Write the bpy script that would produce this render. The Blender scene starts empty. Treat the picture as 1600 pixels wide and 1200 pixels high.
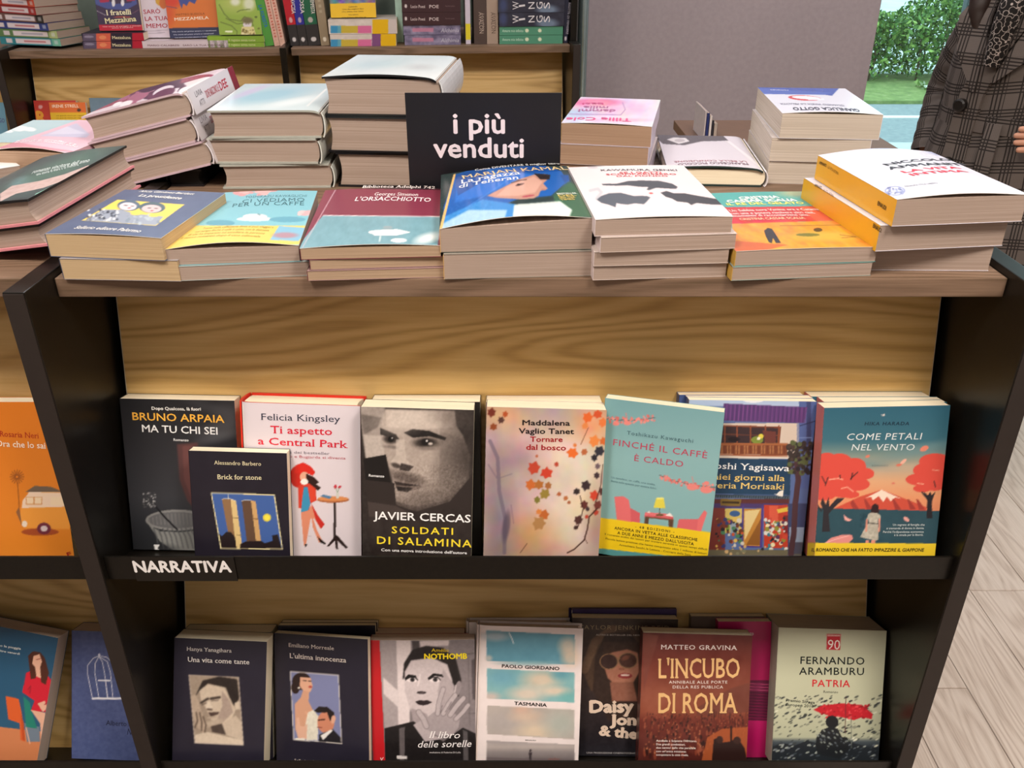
import bpy, bmesh, math, random
import numpy as np
from mathutils import Vector, Matrix

R = math.radians
random.seed(7)
np.random.seed(7)
SC = bpy.context.scene
COL = SC.collection

# ------------------------------------------------------------------ camera
CAM = Vector((0.0, 0.0, 1.5))
FPX, PITCH = 1370.0, R(28.1)
cam_d = bpy.data.cameras.new('camera')
cam_d.sensor_width = 36.0
cam_d.lens = 36.0 * FPX / 1600.0
cam_d.clip_start = 0.02
cam_o = bpy.data.objects.new('camera', cam_d)
cam_o.location = CAM
cam_o.rotation_euler = (math.pi / 2 - PITCH, 0, 0)
COL.objects.link(cam_o)
SC.camera = cam_o

# ------------------------------------------------------------------ world, lamps, exposure
wd = bpy.data.worlds.new('sky'); SC.world = wd
wd.use_nodes = True
bgn = wd.node_tree.nodes['Background']
bgn.inputs['Color'].default_value = (0.76, 0.88, 0.95, 1)
bgn.inputs['Strength'].default_value = 2.1
SC.view_settings.view_transform = 'Standard'
SC.view_settings.look = 'None'
SC.view_settings.gamma = 1.0
SC.view_settings.use_curve_mapping = False
SC.view_settings.exposure = 0.12

# ceiling panel lamps of the shop: (x, y, watts, colour)
WARM, COOL = (1.0, 0.90, 0.80), (0.93, 0.95, 1.0)
LAMPS = [(-0.75, -0.1, 38, WARM), (0.85, -0.1, 38, WARM), (-2.3, -0.1, 14, WARM), (2.4, -0.1, 14, WARM),
         (-2.3, 1.65, 8, COOL), (-0.75, 1.75, 7.5, COOL), (0.85, 1.75, 7.5, COOL), (2.4, 1.65, 8, COOL),
         (-1.3, 3.2, 14, COOL), (0.5, 3.0, 12, COOL), (-2.0, -1.9, 3, WARM), (0.0, -1.9, 3, WARM), (2.0, -1.9, 3, WARM)]

# ------------------------------------------------------------------ camera geometry helpers
_c, _s = math.cos(PITCH), math.sin(PITCH)
def ray(x, y):
    u = (x - 800) / FPX; v = (y - 600) / FPX
    return Vector((u, _c - v * _s, -(_s + v * _c)))
def hit(x, y, P, N):
    d = ray(x, y); P = Vector(P); N = Vector(N)
    return CAM + d * ((P - CAM).dot(N) / d.dot(N))
def onY(x, y, Y): return hit(x, y, (0, Y, 0), (0, 1, 0))
def onZ(x, y, z): return hit(x, y, (0, 0, z), (0, 0, 1))
def proj(p):
    q = Vector(p) - CAM
    z = q.y * _c - q.z * _s
    v = -(q.y * _s + q.z * _c)
    return 800 + FPX * q.x / z, 600 + FPX * v / z

# ------------------------------------------------------------------ scene helpers
def s2l(c):
    c = np.asarray(c, float)
    return np.where(c <= 0.04045, c / 12.92, ((c + 0.055) / 1.055) ** 2.4)
def hexc(c):
    if isinstance(c, str):
        return tuple(int(c[i:i + 2], 16) / 255 for i in (0, 2, 4))
    return tuple(x / 255 for x in c) if max(c) > 1 else tuple(c)
def setp(o, label=None, cat=None, group=None, kind=None):
    if label: o['label'] = label
    if cat: o['category'] = cat
    if group: o['group'] = group
    if kind: o['kind'] = kind
    return o
def link(name, me, parent=None, mat=None):
    o = bpy.data.objects.new(name, me); COL.objects.link(o)
    if parent: o.parent = parent
    if mat and me is not None and not me.materials: me.materials.append(mat)
    return o
def empty(name, M=None, label=None, cat=None, group=None, parent=None):
    o = bpy.data.objects.new(name, None); o.empty_display_size = 0.02
    COL.objects.link(o)
    if parent: o.parent = parent
    if M is not None: o.matrix_world = M
    return setp(o, label, cat, group)
def mesh_from(v, f, name='m'):
    me = bpy.data.meshes.new(name); me.from_pydata([tuple(p) for p in v], [], [tuple(q) for q in f]); me.update(); return me
def smooth(me):
    me.polygons.foreach_set('use_smooth', [True] * len(me.polygons)); return me
class MB:
    def __init__(s): s.v = []; s.f = []
    def box(s, x0, x1, y0, y1, z0, z1):
        b = len(s.v)
        s.v += [(x0, y0, z0), (x1, y0, z0), (x1, y1, z0), (x0, y1, z0), (x0, y0, z1), (x1, y0, z1), (x1, y1, z1), (x0, y1, z1)]
        s.f += [[b + i for i in q] for q in ((3, 2, 1, 0), (4, 5, 6, 7), (0, 1, 5, 4), (1, 2, 6, 5), (2, 3, 7, 6), (3, 0, 4, 7))]
        return s
    def prism(s, prof, x0, x1, axis='x'):
        """prof: list of 2-D points, extruded along axis"""
        b = len(s.v); n = len(prof)
        for a in (x0, x1):
            for p, q in prof:
                s.v.append({'x': (a, p, q), 'y': (p, a, q), 'z': (p, q, a)}[axis])
        s.f.append([b + i for i in range(n)][::-1]); s.f.append([b + n + i for i in range(n)])
        for i in range(n):
            j = (i + 1) % n
            s.f.append([b + i, b + j, b + n + j, b + n + i])
        return s
    def tube(s, pts, r, n=10, cap=True):
        pts = [Vector(p) for p in pts]; b = len(s.v); m = len(pts)
        rs = r if isinstance(r, (list, tuple)) else [r] * m
        for k, p in enumerate(pts):
            d = (pts[min(k + 1, m - 1)] - pts[max(k - 1, 0)]).normalized()
            a = d.orthogonal().normalized() if k == 0 else (a - d * a.dot(d)).normalized()
            c = d.cross(a)
            for i in range(n):
                t = 2 * math.pi * i / n
                s.v.append(tuple(p + (a * math.cos(t) + c * math.sin(t)) * rs[k]))
        for k in range(m - 1):
            for i in range(n):
                j = (i + 1) % n
                s.f.append([b + k * n + i, b + k * n + j, b + (k + 1) * n + j, b + (k + 1) * n + i])
        if cap:
            s.f.append([b + i for i in range(n)][::-1]); s.f.append([b + (m - 1) * n + i for i in range(n)])
        return s
    def build(s, name, mat, parent=None, bevel=0, sm=False):
        me = mesh_from(s.v, s.f, name)
        bm = bmesh.new(); bm.from_mesh(me)
        bmesh.ops.recalc_face_normals(bm, faces=bm.faces)
        if bevel:
            bmesh.ops.bevel(bm, geom=bm.edges[:], offset=bevel, segments=2, affect='EDGES', profile=0.6)
        bm.to_mesh(me); bm.free()
        if sm: smooth(me)
        return link(name, me, parent, mat)

# ------------------------------------------------------------------ materials
MATS = {}
def node_mat(name, rough=0.5, spec=0.5):
    m = bpy.data.materials.new(name); m.use_nodes = True
    nt = m.node_tree; b = nt.nodes['Principled BSDF']
    b.inputs['Roughness'].default_value = rough
    b.inputs['Specular IOR Level'].default_value = spec
    return m, nt, b
def N(nt, typ, **kw):
    n = nt.nodes.new(typ)
    for k, v in kw.items():
        if k in n.inputs: n.inputs[k].default_value = v
        else: setattr(n, k, v)
    return n
def ramp(nt, fac, stops, interp='LINEAR'):
    r = nt.nodes.new('ShaderNodeValToRGB'); r.color_ramp.interpolation = interp
    el = r.color_ramp.elements
    while len(el) < len(stops): el.new(0.5)
    for e, (p, c) in zip(el, stops):
        e.position = p; e.color = (*s2l(hexc(c)), 1)
    nt.links.new(fac, r.inputs[0]); return r
def flat(c, rough=0.5, spec=0.4, metal=0.0):
    c = hexc(c); k = ('flat', tuple(round(x, 3) for x in c), rough, spec, metal)
    if k in MATS: return MATS[k]
    m, nt, b = node_mat('plain', rough, spec)
    b.inputs['Metallic'].default_value = metal
    tc = N(nt, 'ShaderNodeTexCoord')
    nz = N(nt, 'ShaderNodeTexNoise', Scale=60.0, Detail=2.0)
    nt.links.new(tc.outputs['Object'], nz.inputs['Vector'])
    l = s2l(c)
    r = nt.nodes.new('ShaderNodeValToRGB')
    r.color_ramp.elements[0].position = 0.3; r.color_ramp.elements[0].color = (*(l * 0.95), 1)
    r.color_ramp.elements[1].position = 0.7; r.color_ramp.elements[1].color = (*np.minimum(l * 1.05, 1), 1)
    nt.links.new(nz.outputs['Fac'], r.inputs[0]); nt.links.new(r.outputs[0], b.inputs['Base Color'])
    MATS[k] = m; return m
def mat_print(rough, spec=0.5, coat=0.0):
    k = ('print', rough, spec)
    if k in MATS: return MATS[k]
    m, nt, b = node_mat('printed_card', rough, spec)
    a = N(nt, 'ShaderNodeVertexColor', layer_name='Col')
    nt.links.new(a.outputs['Color'], b.inputs['Base Color'])
    MATS[k] = m; return m
def mat_paper(c0='f6ecd4', c1='e2d3b4'):
    k = ('paper', c0, c1)
    if k in MATS: return MATS[k]
    m, nt, b = node_mat('page_edges', 0.85, 0.2)
    tc = N(nt, 'ShaderNodeTexCoord')
    mp = N(nt, 'ShaderNodeMapping'); mp.inputs['Scale'].default_value = (4, 4, 1900)
    nz = N(nt, 'ShaderNodeTexNoise', Scale=1.0, Detail=3.0, Roughness=0.7)
    nt.links.new(tc.outputs['Object'], mp.inputs[0]); nt.links.new(mp.outputs[0], nz.inputs['Vector'])
    r = ramp(nt, nz.outputs['Fac'], [(0.25, c1), (0.65, c0)])
    nt.links.new(r.outputs[0], b.inputs['Base Color'])
    bp = N(nt, 'ShaderNodeBump', Strength=0.25, Distance=0.0004)
    nt.links.new(nz.outputs['Fac'], bp.inputs['Height']); nt.links.new(bp.outputs[0], b.inputs['Normal'])
    MATS[k] = m; return m
def mat_wood(name, stops, scale=(1.0, 1.0, 1.0), rings=11.0, rough=0.45, axis_rand=False, fine=0.5, bump=0.15):
    """oak: long-grain contour lines (cathedrals) plus fine pores; grain runs along local X"""
    m, nt, b = node_mat(name, rough, 0.35)
    tc = N(nt, 'ShaderNodeTexCoord'); oi = N(nt, 'ShaderNodeObjectInfo')
    mp = N(nt, 'ShaderNodeMapping'); mp.inputs['Scale'].default_value = scale
    add = N(nt, 'ShaderNodeVectorMath', operation='ADD')
    mul = N(nt, 'ShaderNodeVectorMath', operation='SCALE'); mul.inputs['Scale'].default_value = 37.0
    comb = N(nt, 'ShaderNodeCombineXYZ')
    for i in range(3): nt.links.new(oi.outputs['Random'], comb.inputs[i])
    nt.links.new(comb.outputs[0], mul.inputs[0])
    nt.links.new(tc.outputs['Object'], add.inputs[0]); nt.links.new(mul.outputs[0], add.inputs[1])
    nt.links.new(add.outputs[0], mp.inputs[0])
    n1 = N(nt, 'ShaderNodeTexNoise', Scale=1.0, Detail=3.0, Roughness=0.35, Distortion=0.25)
    nt.links.new(mp.outputs[0], n1.inputs['Vector'])
    k = N(nt, 'ShaderNodeMath', operation='MULTIPLY'); k.inputs[1].default_value = rings
    nt.links.new(n1.outputs['Fac'], k.inputs[0])
    tri = N(nt, 'ShaderNodeMath', operation='PINGPONG'); tri.inputs[1].default_value = 0.5
    nt.links.new(k.outputs[0], tri.inputs[0])
    fr = N(nt, 'ShaderNodeMapRange'); fr.inputs['From Max'].default_value = 0.42; fr.interpolation_type = 'SMOOTHSTEP'
    nt.links.new(tri.outputs[0], fr.inputs['Value'])
    mp2 = N(nt, 'ShaderNodeMapping'); mp2.inputs['Scale'].default_value = (scale[0] * 9, scale[1] * 26, scale[2] * 26)
    nt.links.new(add.outputs[0], mp2.inputs[0])
    n2 = N(nt, 'ShaderNodeTexNoise', Scale=1.0, Detail=5.0, Roughness=0.65); nt.links.new(mp2.outputs[0], n2.inputs['Vector'])
    mx = N(nt, 'ShaderNodeMix'); mx.inputs['Factor'].default_value = fine
    nt.links.new(fr.outputs[0], mx.inputs['A']); nt.links.new(n2.outputs['Fac'], mx.inputs['B'])
    r = ramp(nt, mx.outputs['Result'], stops)
    nt.links.new(r.outputs[0], b.inputs['Base Color'])
    bp = N(nt, 'ShaderNodeBump', Strength=bump, Distance=0.001)
    nt.links.new(n2.outputs['Fac'], bp.inputs['Height']); nt.links.new(bp.outputs[0], b.inputs['Normal'])
    return m

PAPER = mat_paper()
PAPER_W = mat_paper('f1ece2', 'dcd4c8')
PAPER_P = mat_paper('e2cfc0', 'c6b09f')
PAPER_SHADED = mat_paper('b3a094', '8d7a6d')  # shaded copy of the page paper, dimness put into the colour
OAK = mat_wood('yellow_oak', [(0.12, 'b08b50'), (0.5, 'd2ac6c'), (0.85, 'e2c184')], (0.8, 6.5, 6.5), 30.0, 0.42, fine=0.62)
OAK_TOP = mat_wood('grey_brown_oak', [(0.15, '54432f'), (0.45, '705a49'), (0.8, '886f5c')], (1.2, 14, 14), 14.0, 0.5, fine=0.7)
PLANKS = mat_wood('pale_floor_oak', [(0.1, '9a887a'), (0.4, 'c1b0a2'), (0.8, 'd6c8bb')], (1.4, 11, 11), 14.0, 0.45, fine=0.7)
def mat_black():
    m, nt, b = node_mat('black_laminate', 0.32, 0.3)
    tc = N(nt, 'ShaderNodeTexCoord'); nz = N(nt, 'ShaderNodeTexNoise', Scale=180.0, Detail=3.0)
    nt.links.new(tc.outputs['Object'], nz.inputs['Vector'])
    r = ramp(nt, nz.outputs['Fac'], [(0.3, '0e0c0a'), (0.7, '16130f')])
    nt.links.new(r.outputs[0], b.inputs['Base Color'])
    return m
BLACK = mat_black()
BLACK_EDGE = flat('2c2522', 0.55, 0.3)

# ------------------------------------------------------------------ lettering
FONT = None
_tcache = {}
def text_mesh(body, bold=0.0, serif=False, shear=0.0, space=1.0):
    """flat letters as (verts x, y, layer height; faces; width, cap height), starting at x = 0 on the baseline"""
    k = (body, bold, serif, shear, space)
    if k in _tcache: return _tcache[k]
    cu = bpy.data.curves.new('lettering', 'FONT')
    cu.body = body; cu.size = 1.0; cu.resolution_u = 2; cu.fill_mode = 'FRONT'
    cu.shear = shear; cu.space_character = space
    ob = bpy.data.objects.new('lettering', cu)
    me = bpy.data.meshes.new_from_object(ob)
    V = np.zeros(len(me.vertices) * 3); me.vertices.foreach_get('co', V); V = V.reshape(-1, 3)[:, :2]
    F = [tuple(p.vertices) for p in me.polygons]
    bpy.data.objects.remove(ob); bpy.data.curves.remove(cu); bpy.data.meshes.remove(me)
    V = np.concatenate([V, np.zeros((len(V), 1))], 1)
    if serif and len(V):
        cnt = {}
        for f in F:
            for a, b in zip(f, f[1:] + f[:1]):
                cnt[(min(a, b), max(a, b))] = cnt.get((min(a, b), max(a, b)), 0) + 1
        W = list(map(tuple, V)); th, ex = 0.03, 0.04
        ks = math.tan(shear) if shear else 0
        for (a, b), n in cnt.items():
            if n != 1: continue
            (xa, ya), (xb, yb) = V[a][:2], V[b][:2]
            if abs(ya - yb) > 0.004 or not (0.045 < abs(xa - xb) < 0.17): continue
            x0, x1 = min(xa, xb), max(xa, xb); y = ya
            if abs(y) < 0.03 + bold or -0.3 < y < -0.12: q = (x0 - ex, x1 + ex, y, y + th)
            elif y > 0.62: q = (x0 - ex, x1 + ex * 0.6, y - th, y)
            elif 0.4 < y < 0.62: q = (x0 - ex, x1, y - th, y)
            else: continue
            i = len(W); W += [(q[0], q[2], 6e-5), (q[1], q[2], 6e-5), (q[1], q[3], 6e-5), (q[0], q[3], 6e-5)]
            F.append((i, i + 1, i + 2, i + 3))
        V = np.array(W)
    if bold > 0 and len(V):
        n0 = len(V); F0 = list(F); VV = [V]
        for i_, (dx, dy) in enumerate(((bold, 0), (-bold, 0), (0, bold), (0, -bold))):
            VV.append(V + np.array([dx, dy, 1.3e-5 * (i_ + 1)])); F = F + [tuple(q + n0 * (i_ + 1) for q in f) for f in F0]
        V = np.concatenate(VV)
    if len(V):
        V = V.copy(); V[:, 0] -= V[:, 0].min(); w = V[:, 0].max()
    else: w = 1.0
    r = (V, F, w, 0.73); _tcache[k] = r
    return r

# ------------------------------------------------------------------ printed surfaces, painted cell by cell into vertex colours
def project_pts(P):
    q = P - np.array(CAM)
    z = q[:, 1] * _c - q[:, 2] * _s
    v = -(q[:, 1] * _s + q[:, 2] * _c)
    return 800 + FPX * q[:, 0] / z, 600 + FPX * v / z
class Art:
    """a flat printed rectangle: origin O (world), axes ax, ay (unit), size W x H.
    Shapes are given in the pixel frame of the photograph crop chosen by zoom()."""
    def __init__(s, O, ax, ay, W, H, step=1.5, base='ffffff', most=190, rise=None):
        s.O, s.ax, s.ay, s.W, s.H = np.array(O), np.array(ax), np.array(ay), W, H
        e = lambda u, v: np.array(proj(Vector(s.O + s.ax * (u * W) + s.ay * (v * H))))
        lx = max(np.hypot(*(e(1, 0) - e(0, 0))), np.hypot(*(e(1, 1) - e(0, 1))))
        ly = max(np.hypot(*(e(0, 1) - e(0, 0))), np.hypot(*(e(1, 1) - e(1, 0))))
        s.nx = int(min(most, max(6, lx / step))); s.ny = int(min(most * 1.3, max(6, ly / step)))
        a = (np.arange(2 * (s.nx + 1)) - 0.5) / 2 / s.nx; b = (np.arange(2 * (s.ny + 1)) - 0.5) / 2 / s.ny
        s.U, s.V = np.meshgrid(a, b)
        P = s.O + s.U[..., None] * s.ax * W + s.V[..., None] * s.ay * H
        s.rise = rise; s.nrm = np.cross(s.ax, s.ay)
        if rise is not None: P = P + rise(s.U, s.V)[..., None] * s.nrm
        x, y = project_pts(P.reshape(-1, 3)); s.px = x.reshape(s.U.shape); s.py = y.reshape(s.U.shape)
        s.C = np.zeros(s.U.shape + (3,)); s.fill(base); s.zoom(0, 0, 1)
    def zoom(s, x0, y0, k):
        s.z = (x0, y0, k); s.X = (s.px - x0) * k; s.Y = (s.py - y0) * k; return s
    def loc(s, x, y):
        """zoom pixel -> (a, b) metres on the rectangle"""
        x0, y0, k = s.z
        d = 0.0
        for _ in range(4):
            p = np.array(hit(x / k + x0, y / k + y0, s.O + s.nrm * d, s.nrm)) - s.O
            a, b = p @ s.ax, p @ s.ay
            if s.rise is None: break
            d = float(s.rise(np.clip(a / s.W, 0, 1), np.clip(b / s.H, 0, 1)))
        return a, b
    def fill(s, c): s.C[:] = hexc(c); return s
    def mix(s, m, c, al=1.0):
        m = (np.asarray(m, float) * al)[..., None]
        s.C = s.C * (1 - m) + np.array(hexc(c)) * m; return s
    def poly(s, pts, c, al=1.0):
        pts = np.array(pts, float)
        sel = (s.X >= pts[:, 0].min()) & (s.X <= pts[:, 0].max()) & (s.Y >= pts[:, 1].min()) & (s.Y <= pts[:, 1].max())
        if not sel.any(): return s
        x, y = s.X[sel], s.Y[sel]; ins = np.zeros(x.shape, bool)
        for (xa, ya), (xb, yb) in zip(pts, np.roll(pts, -1, 0)):
            if ya == yb: continue
            ins ^= ((ya > y) != (yb > y)) & (x < (xb - xa) * (y - ya) / (yb - ya) + xa)
        m = np.zeros(s.X.shape); m[sel] = ins
        return s.mix(m, c, al)
    def rect(s, x0, y0, x1, y1, c, al=1.0): return s.poly([(x0, y0), (x1, y0), (x1, y1), (x0, y1)], c, al)
    def ell(s, cx, cy, rx, ry, c, rot=0.0, soft=0.0, al=1.0):
        t = R(rot); dx, dy = s.X - cx, s.Y - cy
        a = (dx * math.cos(t) + dy * math.sin(t)) / rx; b = (-dx * math.sin(t) + dy * math.cos(t)) / ry
        d = np.sqrt(a * a + b * b)
        m = (d <= 1) if soft <= 0 else np.clip((1 + soft - d) / (2 * soft), 0, 1)
        return s.mix(m, c, al)
    def line(s, pts, wd, c, al=1.0):
        best = np.full(s.X.shape, 1e9)
        for (xa, ya), (xb, yb) in zip(pts[:-1], pts[1:]):
            dx, dy = xb - xa, yb - ya; L = dx * dx + dy * dy + 1e-9
            t = np.clip(((s.X - xa) * dx + (s.Y - ya) * dy) / L, 0, 1)
            best = np.minimum(best, np.hypot(s.X - xa - t * dx, s.Y - ya - t * dy))
        return s.mix(np.clip(wd / 2 - best + 0.5, 0, 1), c, al)
    def vgrad(s, stops, al=1.0):
        ys = [a for a, _ in stops]; cs = np.array([hexc(c) for _, c in stops])
        g = np.stack([np.interp(s.Y, ys, cs[:, i]) for i in range(3)], -1)
        s.C = s.C * (1 - al) + g * al; return s
    def below(s, x0, y0, x1, y1, c, al=1.0):
        """everything under the line through two points"""
        return s.mix(s.Y > y0 + (y1 - y0) * (s.X - x0) / (x1 - x0), c, al)
    def noise(s, amp, cell, seed=0, box=None, mono=True):
        rs = np.random.RandomState(seed); h, w = s.X.shape; out = np.zeros((h, w) if mono else (h, w, 3))
        for k in range(3):
            cc = cell / (2 ** k); gy, gx = max(2, int(2 * s.ny / cc) + 2), max(2, int(2 * s.nx / cc) + 2)
            g = rs.rand(gy, gx) if mono else rs.rand(gy, gx, 3)
            yy = np.linspace(0, gy - 1.001, h); xx = np.linspace(0, gx - 1.001, w)
            yi, xi = yy.astype(int), xx.astype(int); fy, fx = (yy - yi)[:, None], (xx - xi)[None]
            if not mono: fy, fx = fy[..., None], fx[..., None]
            v = (g[yi][:, xi] * (1 - fy) + g[yi + 1][:, xi] * fy) * (1 - fx) + (g[yi][:, xi + 1] * (1 - fy) + g[yi + 1][:, xi + 1] * fy) * fx
            out += (v - 0.5) * 0.6 ** k
        if mono: out = out[..., None]
        m = 1.0
        if box is not None:
            x0, y0, x1, y1 = box; m = ((s.X > x0) & (s.X < x1) & (s.Y > y0) & (s.Y < y1)).astype(float)[..., None]
        s.C = np.clip(s.C + out * amp * m, 0, 1); return s
    def blur(s, n=1):
        for _ in range(n):
            P = np.pad(s.C, ((1, 1), (1, 1), (0, 0)), 'edge')
            s.C = (P[:-2, 1:-1] + P[2:, 1:-1] + P[1:-1, :-2] + P[1:-1, 2:] + 2 * P[1:-1, 1:-1]) / 6
        return s
    def scatter(s, n, box, size, cols, seed=0, stretch=1.0, rot=None, al=1.0):
        rd = random.Random(seed)
        for _ in range(n):
            q = size * (0.5 + rd.random())
            s.ell(rd.uniform(box[0], box[2]), rd.uniform(box[1], box[3]), q * stretch, q, rd.choice(cols), rd.uniform(0, 180) if rot is None else rot, al=al)
        return s
    def colors(s):
        c = s.C.reshape(s.ny + 1, 2, s.nx + 1, 2, 3).mean((1, 3))
        return s2l(np.clip(c, 0, 1))

def grid_cover(name, art, zf, thick, edge, parent, mat, liner='e9e3da', axis='z'):
    """printed card: dense coloured face, skirt and a plain inner face. zf(u, v) is the height of the face."""
    nx, ny = art.nx, art.ny
    u, v = np.meshgrid(np.linspace(0, 1, nx + 1), np.linspace(0, 1, ny + 1))
    X, Y, Z = u * art.W, v * art.H, zf(u, v)
    top = np.stack([X, Y, Z], -1).reshape(-1, 3); ct = art.colors().reshape(-1, 3)
    idx = np.arange((nx + 1) * (ny + 1)).reshape(ny + 1, nx + 1)
    F = np.stack([idx[:-1, :-1], idx[:-1, 1:], idx[1:, 1:], idx[1:, :-1]], -1).reshape(-1, 4)
    ring = np.concatenate([idx[0, :-1], idx[:-1, -1], idx[-1, :0:-1], idx[:0:-1, 0]])
    a = len(top); m = len(ring)
    r1 = top[ring]; r2 = r1 - np.array([0, 0, thick])
    e = np.tile(s2l(hexc(edge)), (2 * m, 1))
    i = np.arange(m); j = (i + 1) % m
    F2 = np.stack([a + i, a + m + i, a + m + j, a + j], -1)
    k, l = 16, 8
    uu, vv = np.meshgrid(np.linspace(0, 1, k + 1), np.linspace(0, 1, l + 1))
    low = np.stack([uu * art.W, vv * art.H, zf(uu, vv) - thick], -1).reshape(-1, 3)
    b = a + 2 * m; id2 = b + np.arange((k + 1) * (l + 1)).reshape(l + 1, k + 1)
    F3 = np.stack([id2[:-1, :-1], id2[1:, :-1], id2[1:, 1:], id2[:-1, 1:]], -1).reshape(-1, 4)
    VV = np.concatenate([top, r1, r2, low]); CC = np.concatenate([ct, e, np.tile(s2l(hexc(liner)), (len(low), 1))])
    FF = np.concatenate([F, F2, F3])
    if axis == 'spine':           # a = along the spine (local y), b = thickness (local z), face at local x = 0 looking to -x
        VV = np.stack([-VV[:, 2], VV[:, 0], VV[:, 1]], -1)
    me = bpy.data.meshes.new(name)
    me.vertices.add(len(VV)); me.vertices.foreach_set('co', VV.ravel())
    me.loops.add(FF.size); me.loops.foreach_set('vertex_index', FF.ravel().astype(np.int32))
    me.polygons.add(len(FF)); me.polygons.foreach_set('loop_start', (np.arange(len(FF)) * 4).astype(np.int32))
    me.update(calc_edges=True)
    at = me.color_attributes.new('Col', 'FLOAT_COLOR', 'POINT')
    at.data.foreach_set('color', np.concatenate([CC, np.ones((len(CC), 1))], 1).ravel())
    smooth(me) if axis != 'spine' else None
    return link(name, me, parent, mat)

# ------------------------------------------------------------------ books
Z3 = Vector((0, 0, 1))
_bm = {}
def box_mesh(x0, x1, y0, y1, z0, z1, mat):
    k = tuple(round(a, 5) for a in (x0, x1, y0, y1, z0, z1)) + (mat.name,)
    if k not in _bm:
        b = MB().box(x0, x1, y0, y1, z0, z1); me = mesh_from(b.v, b.f, 'slab'); me.materials.append(mat); _bm[k] = me
    return _bm[k]
def prism_mesh(prof, y0, y1, mat, sm=False):
    k = tuple((round(a, 5), round(b, 5)) for a, b in prof) + (round(y0, 5), round(y1, 5), mat.name)
    if k not in _bm:
        b = MB().prism(prof, y0, y1, 'y'); me = mesh_from(b.v, b.f, 'profile')
        bm = bmesh.new(); bm.from_mesh(me); bmesh.ops.recalc_face_normals(bm, faces=bm.faces); bm.to_mesh(me); bm.free()
        me.materials.append(mat); _bm[k] = me
    return _bm[k]

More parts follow.
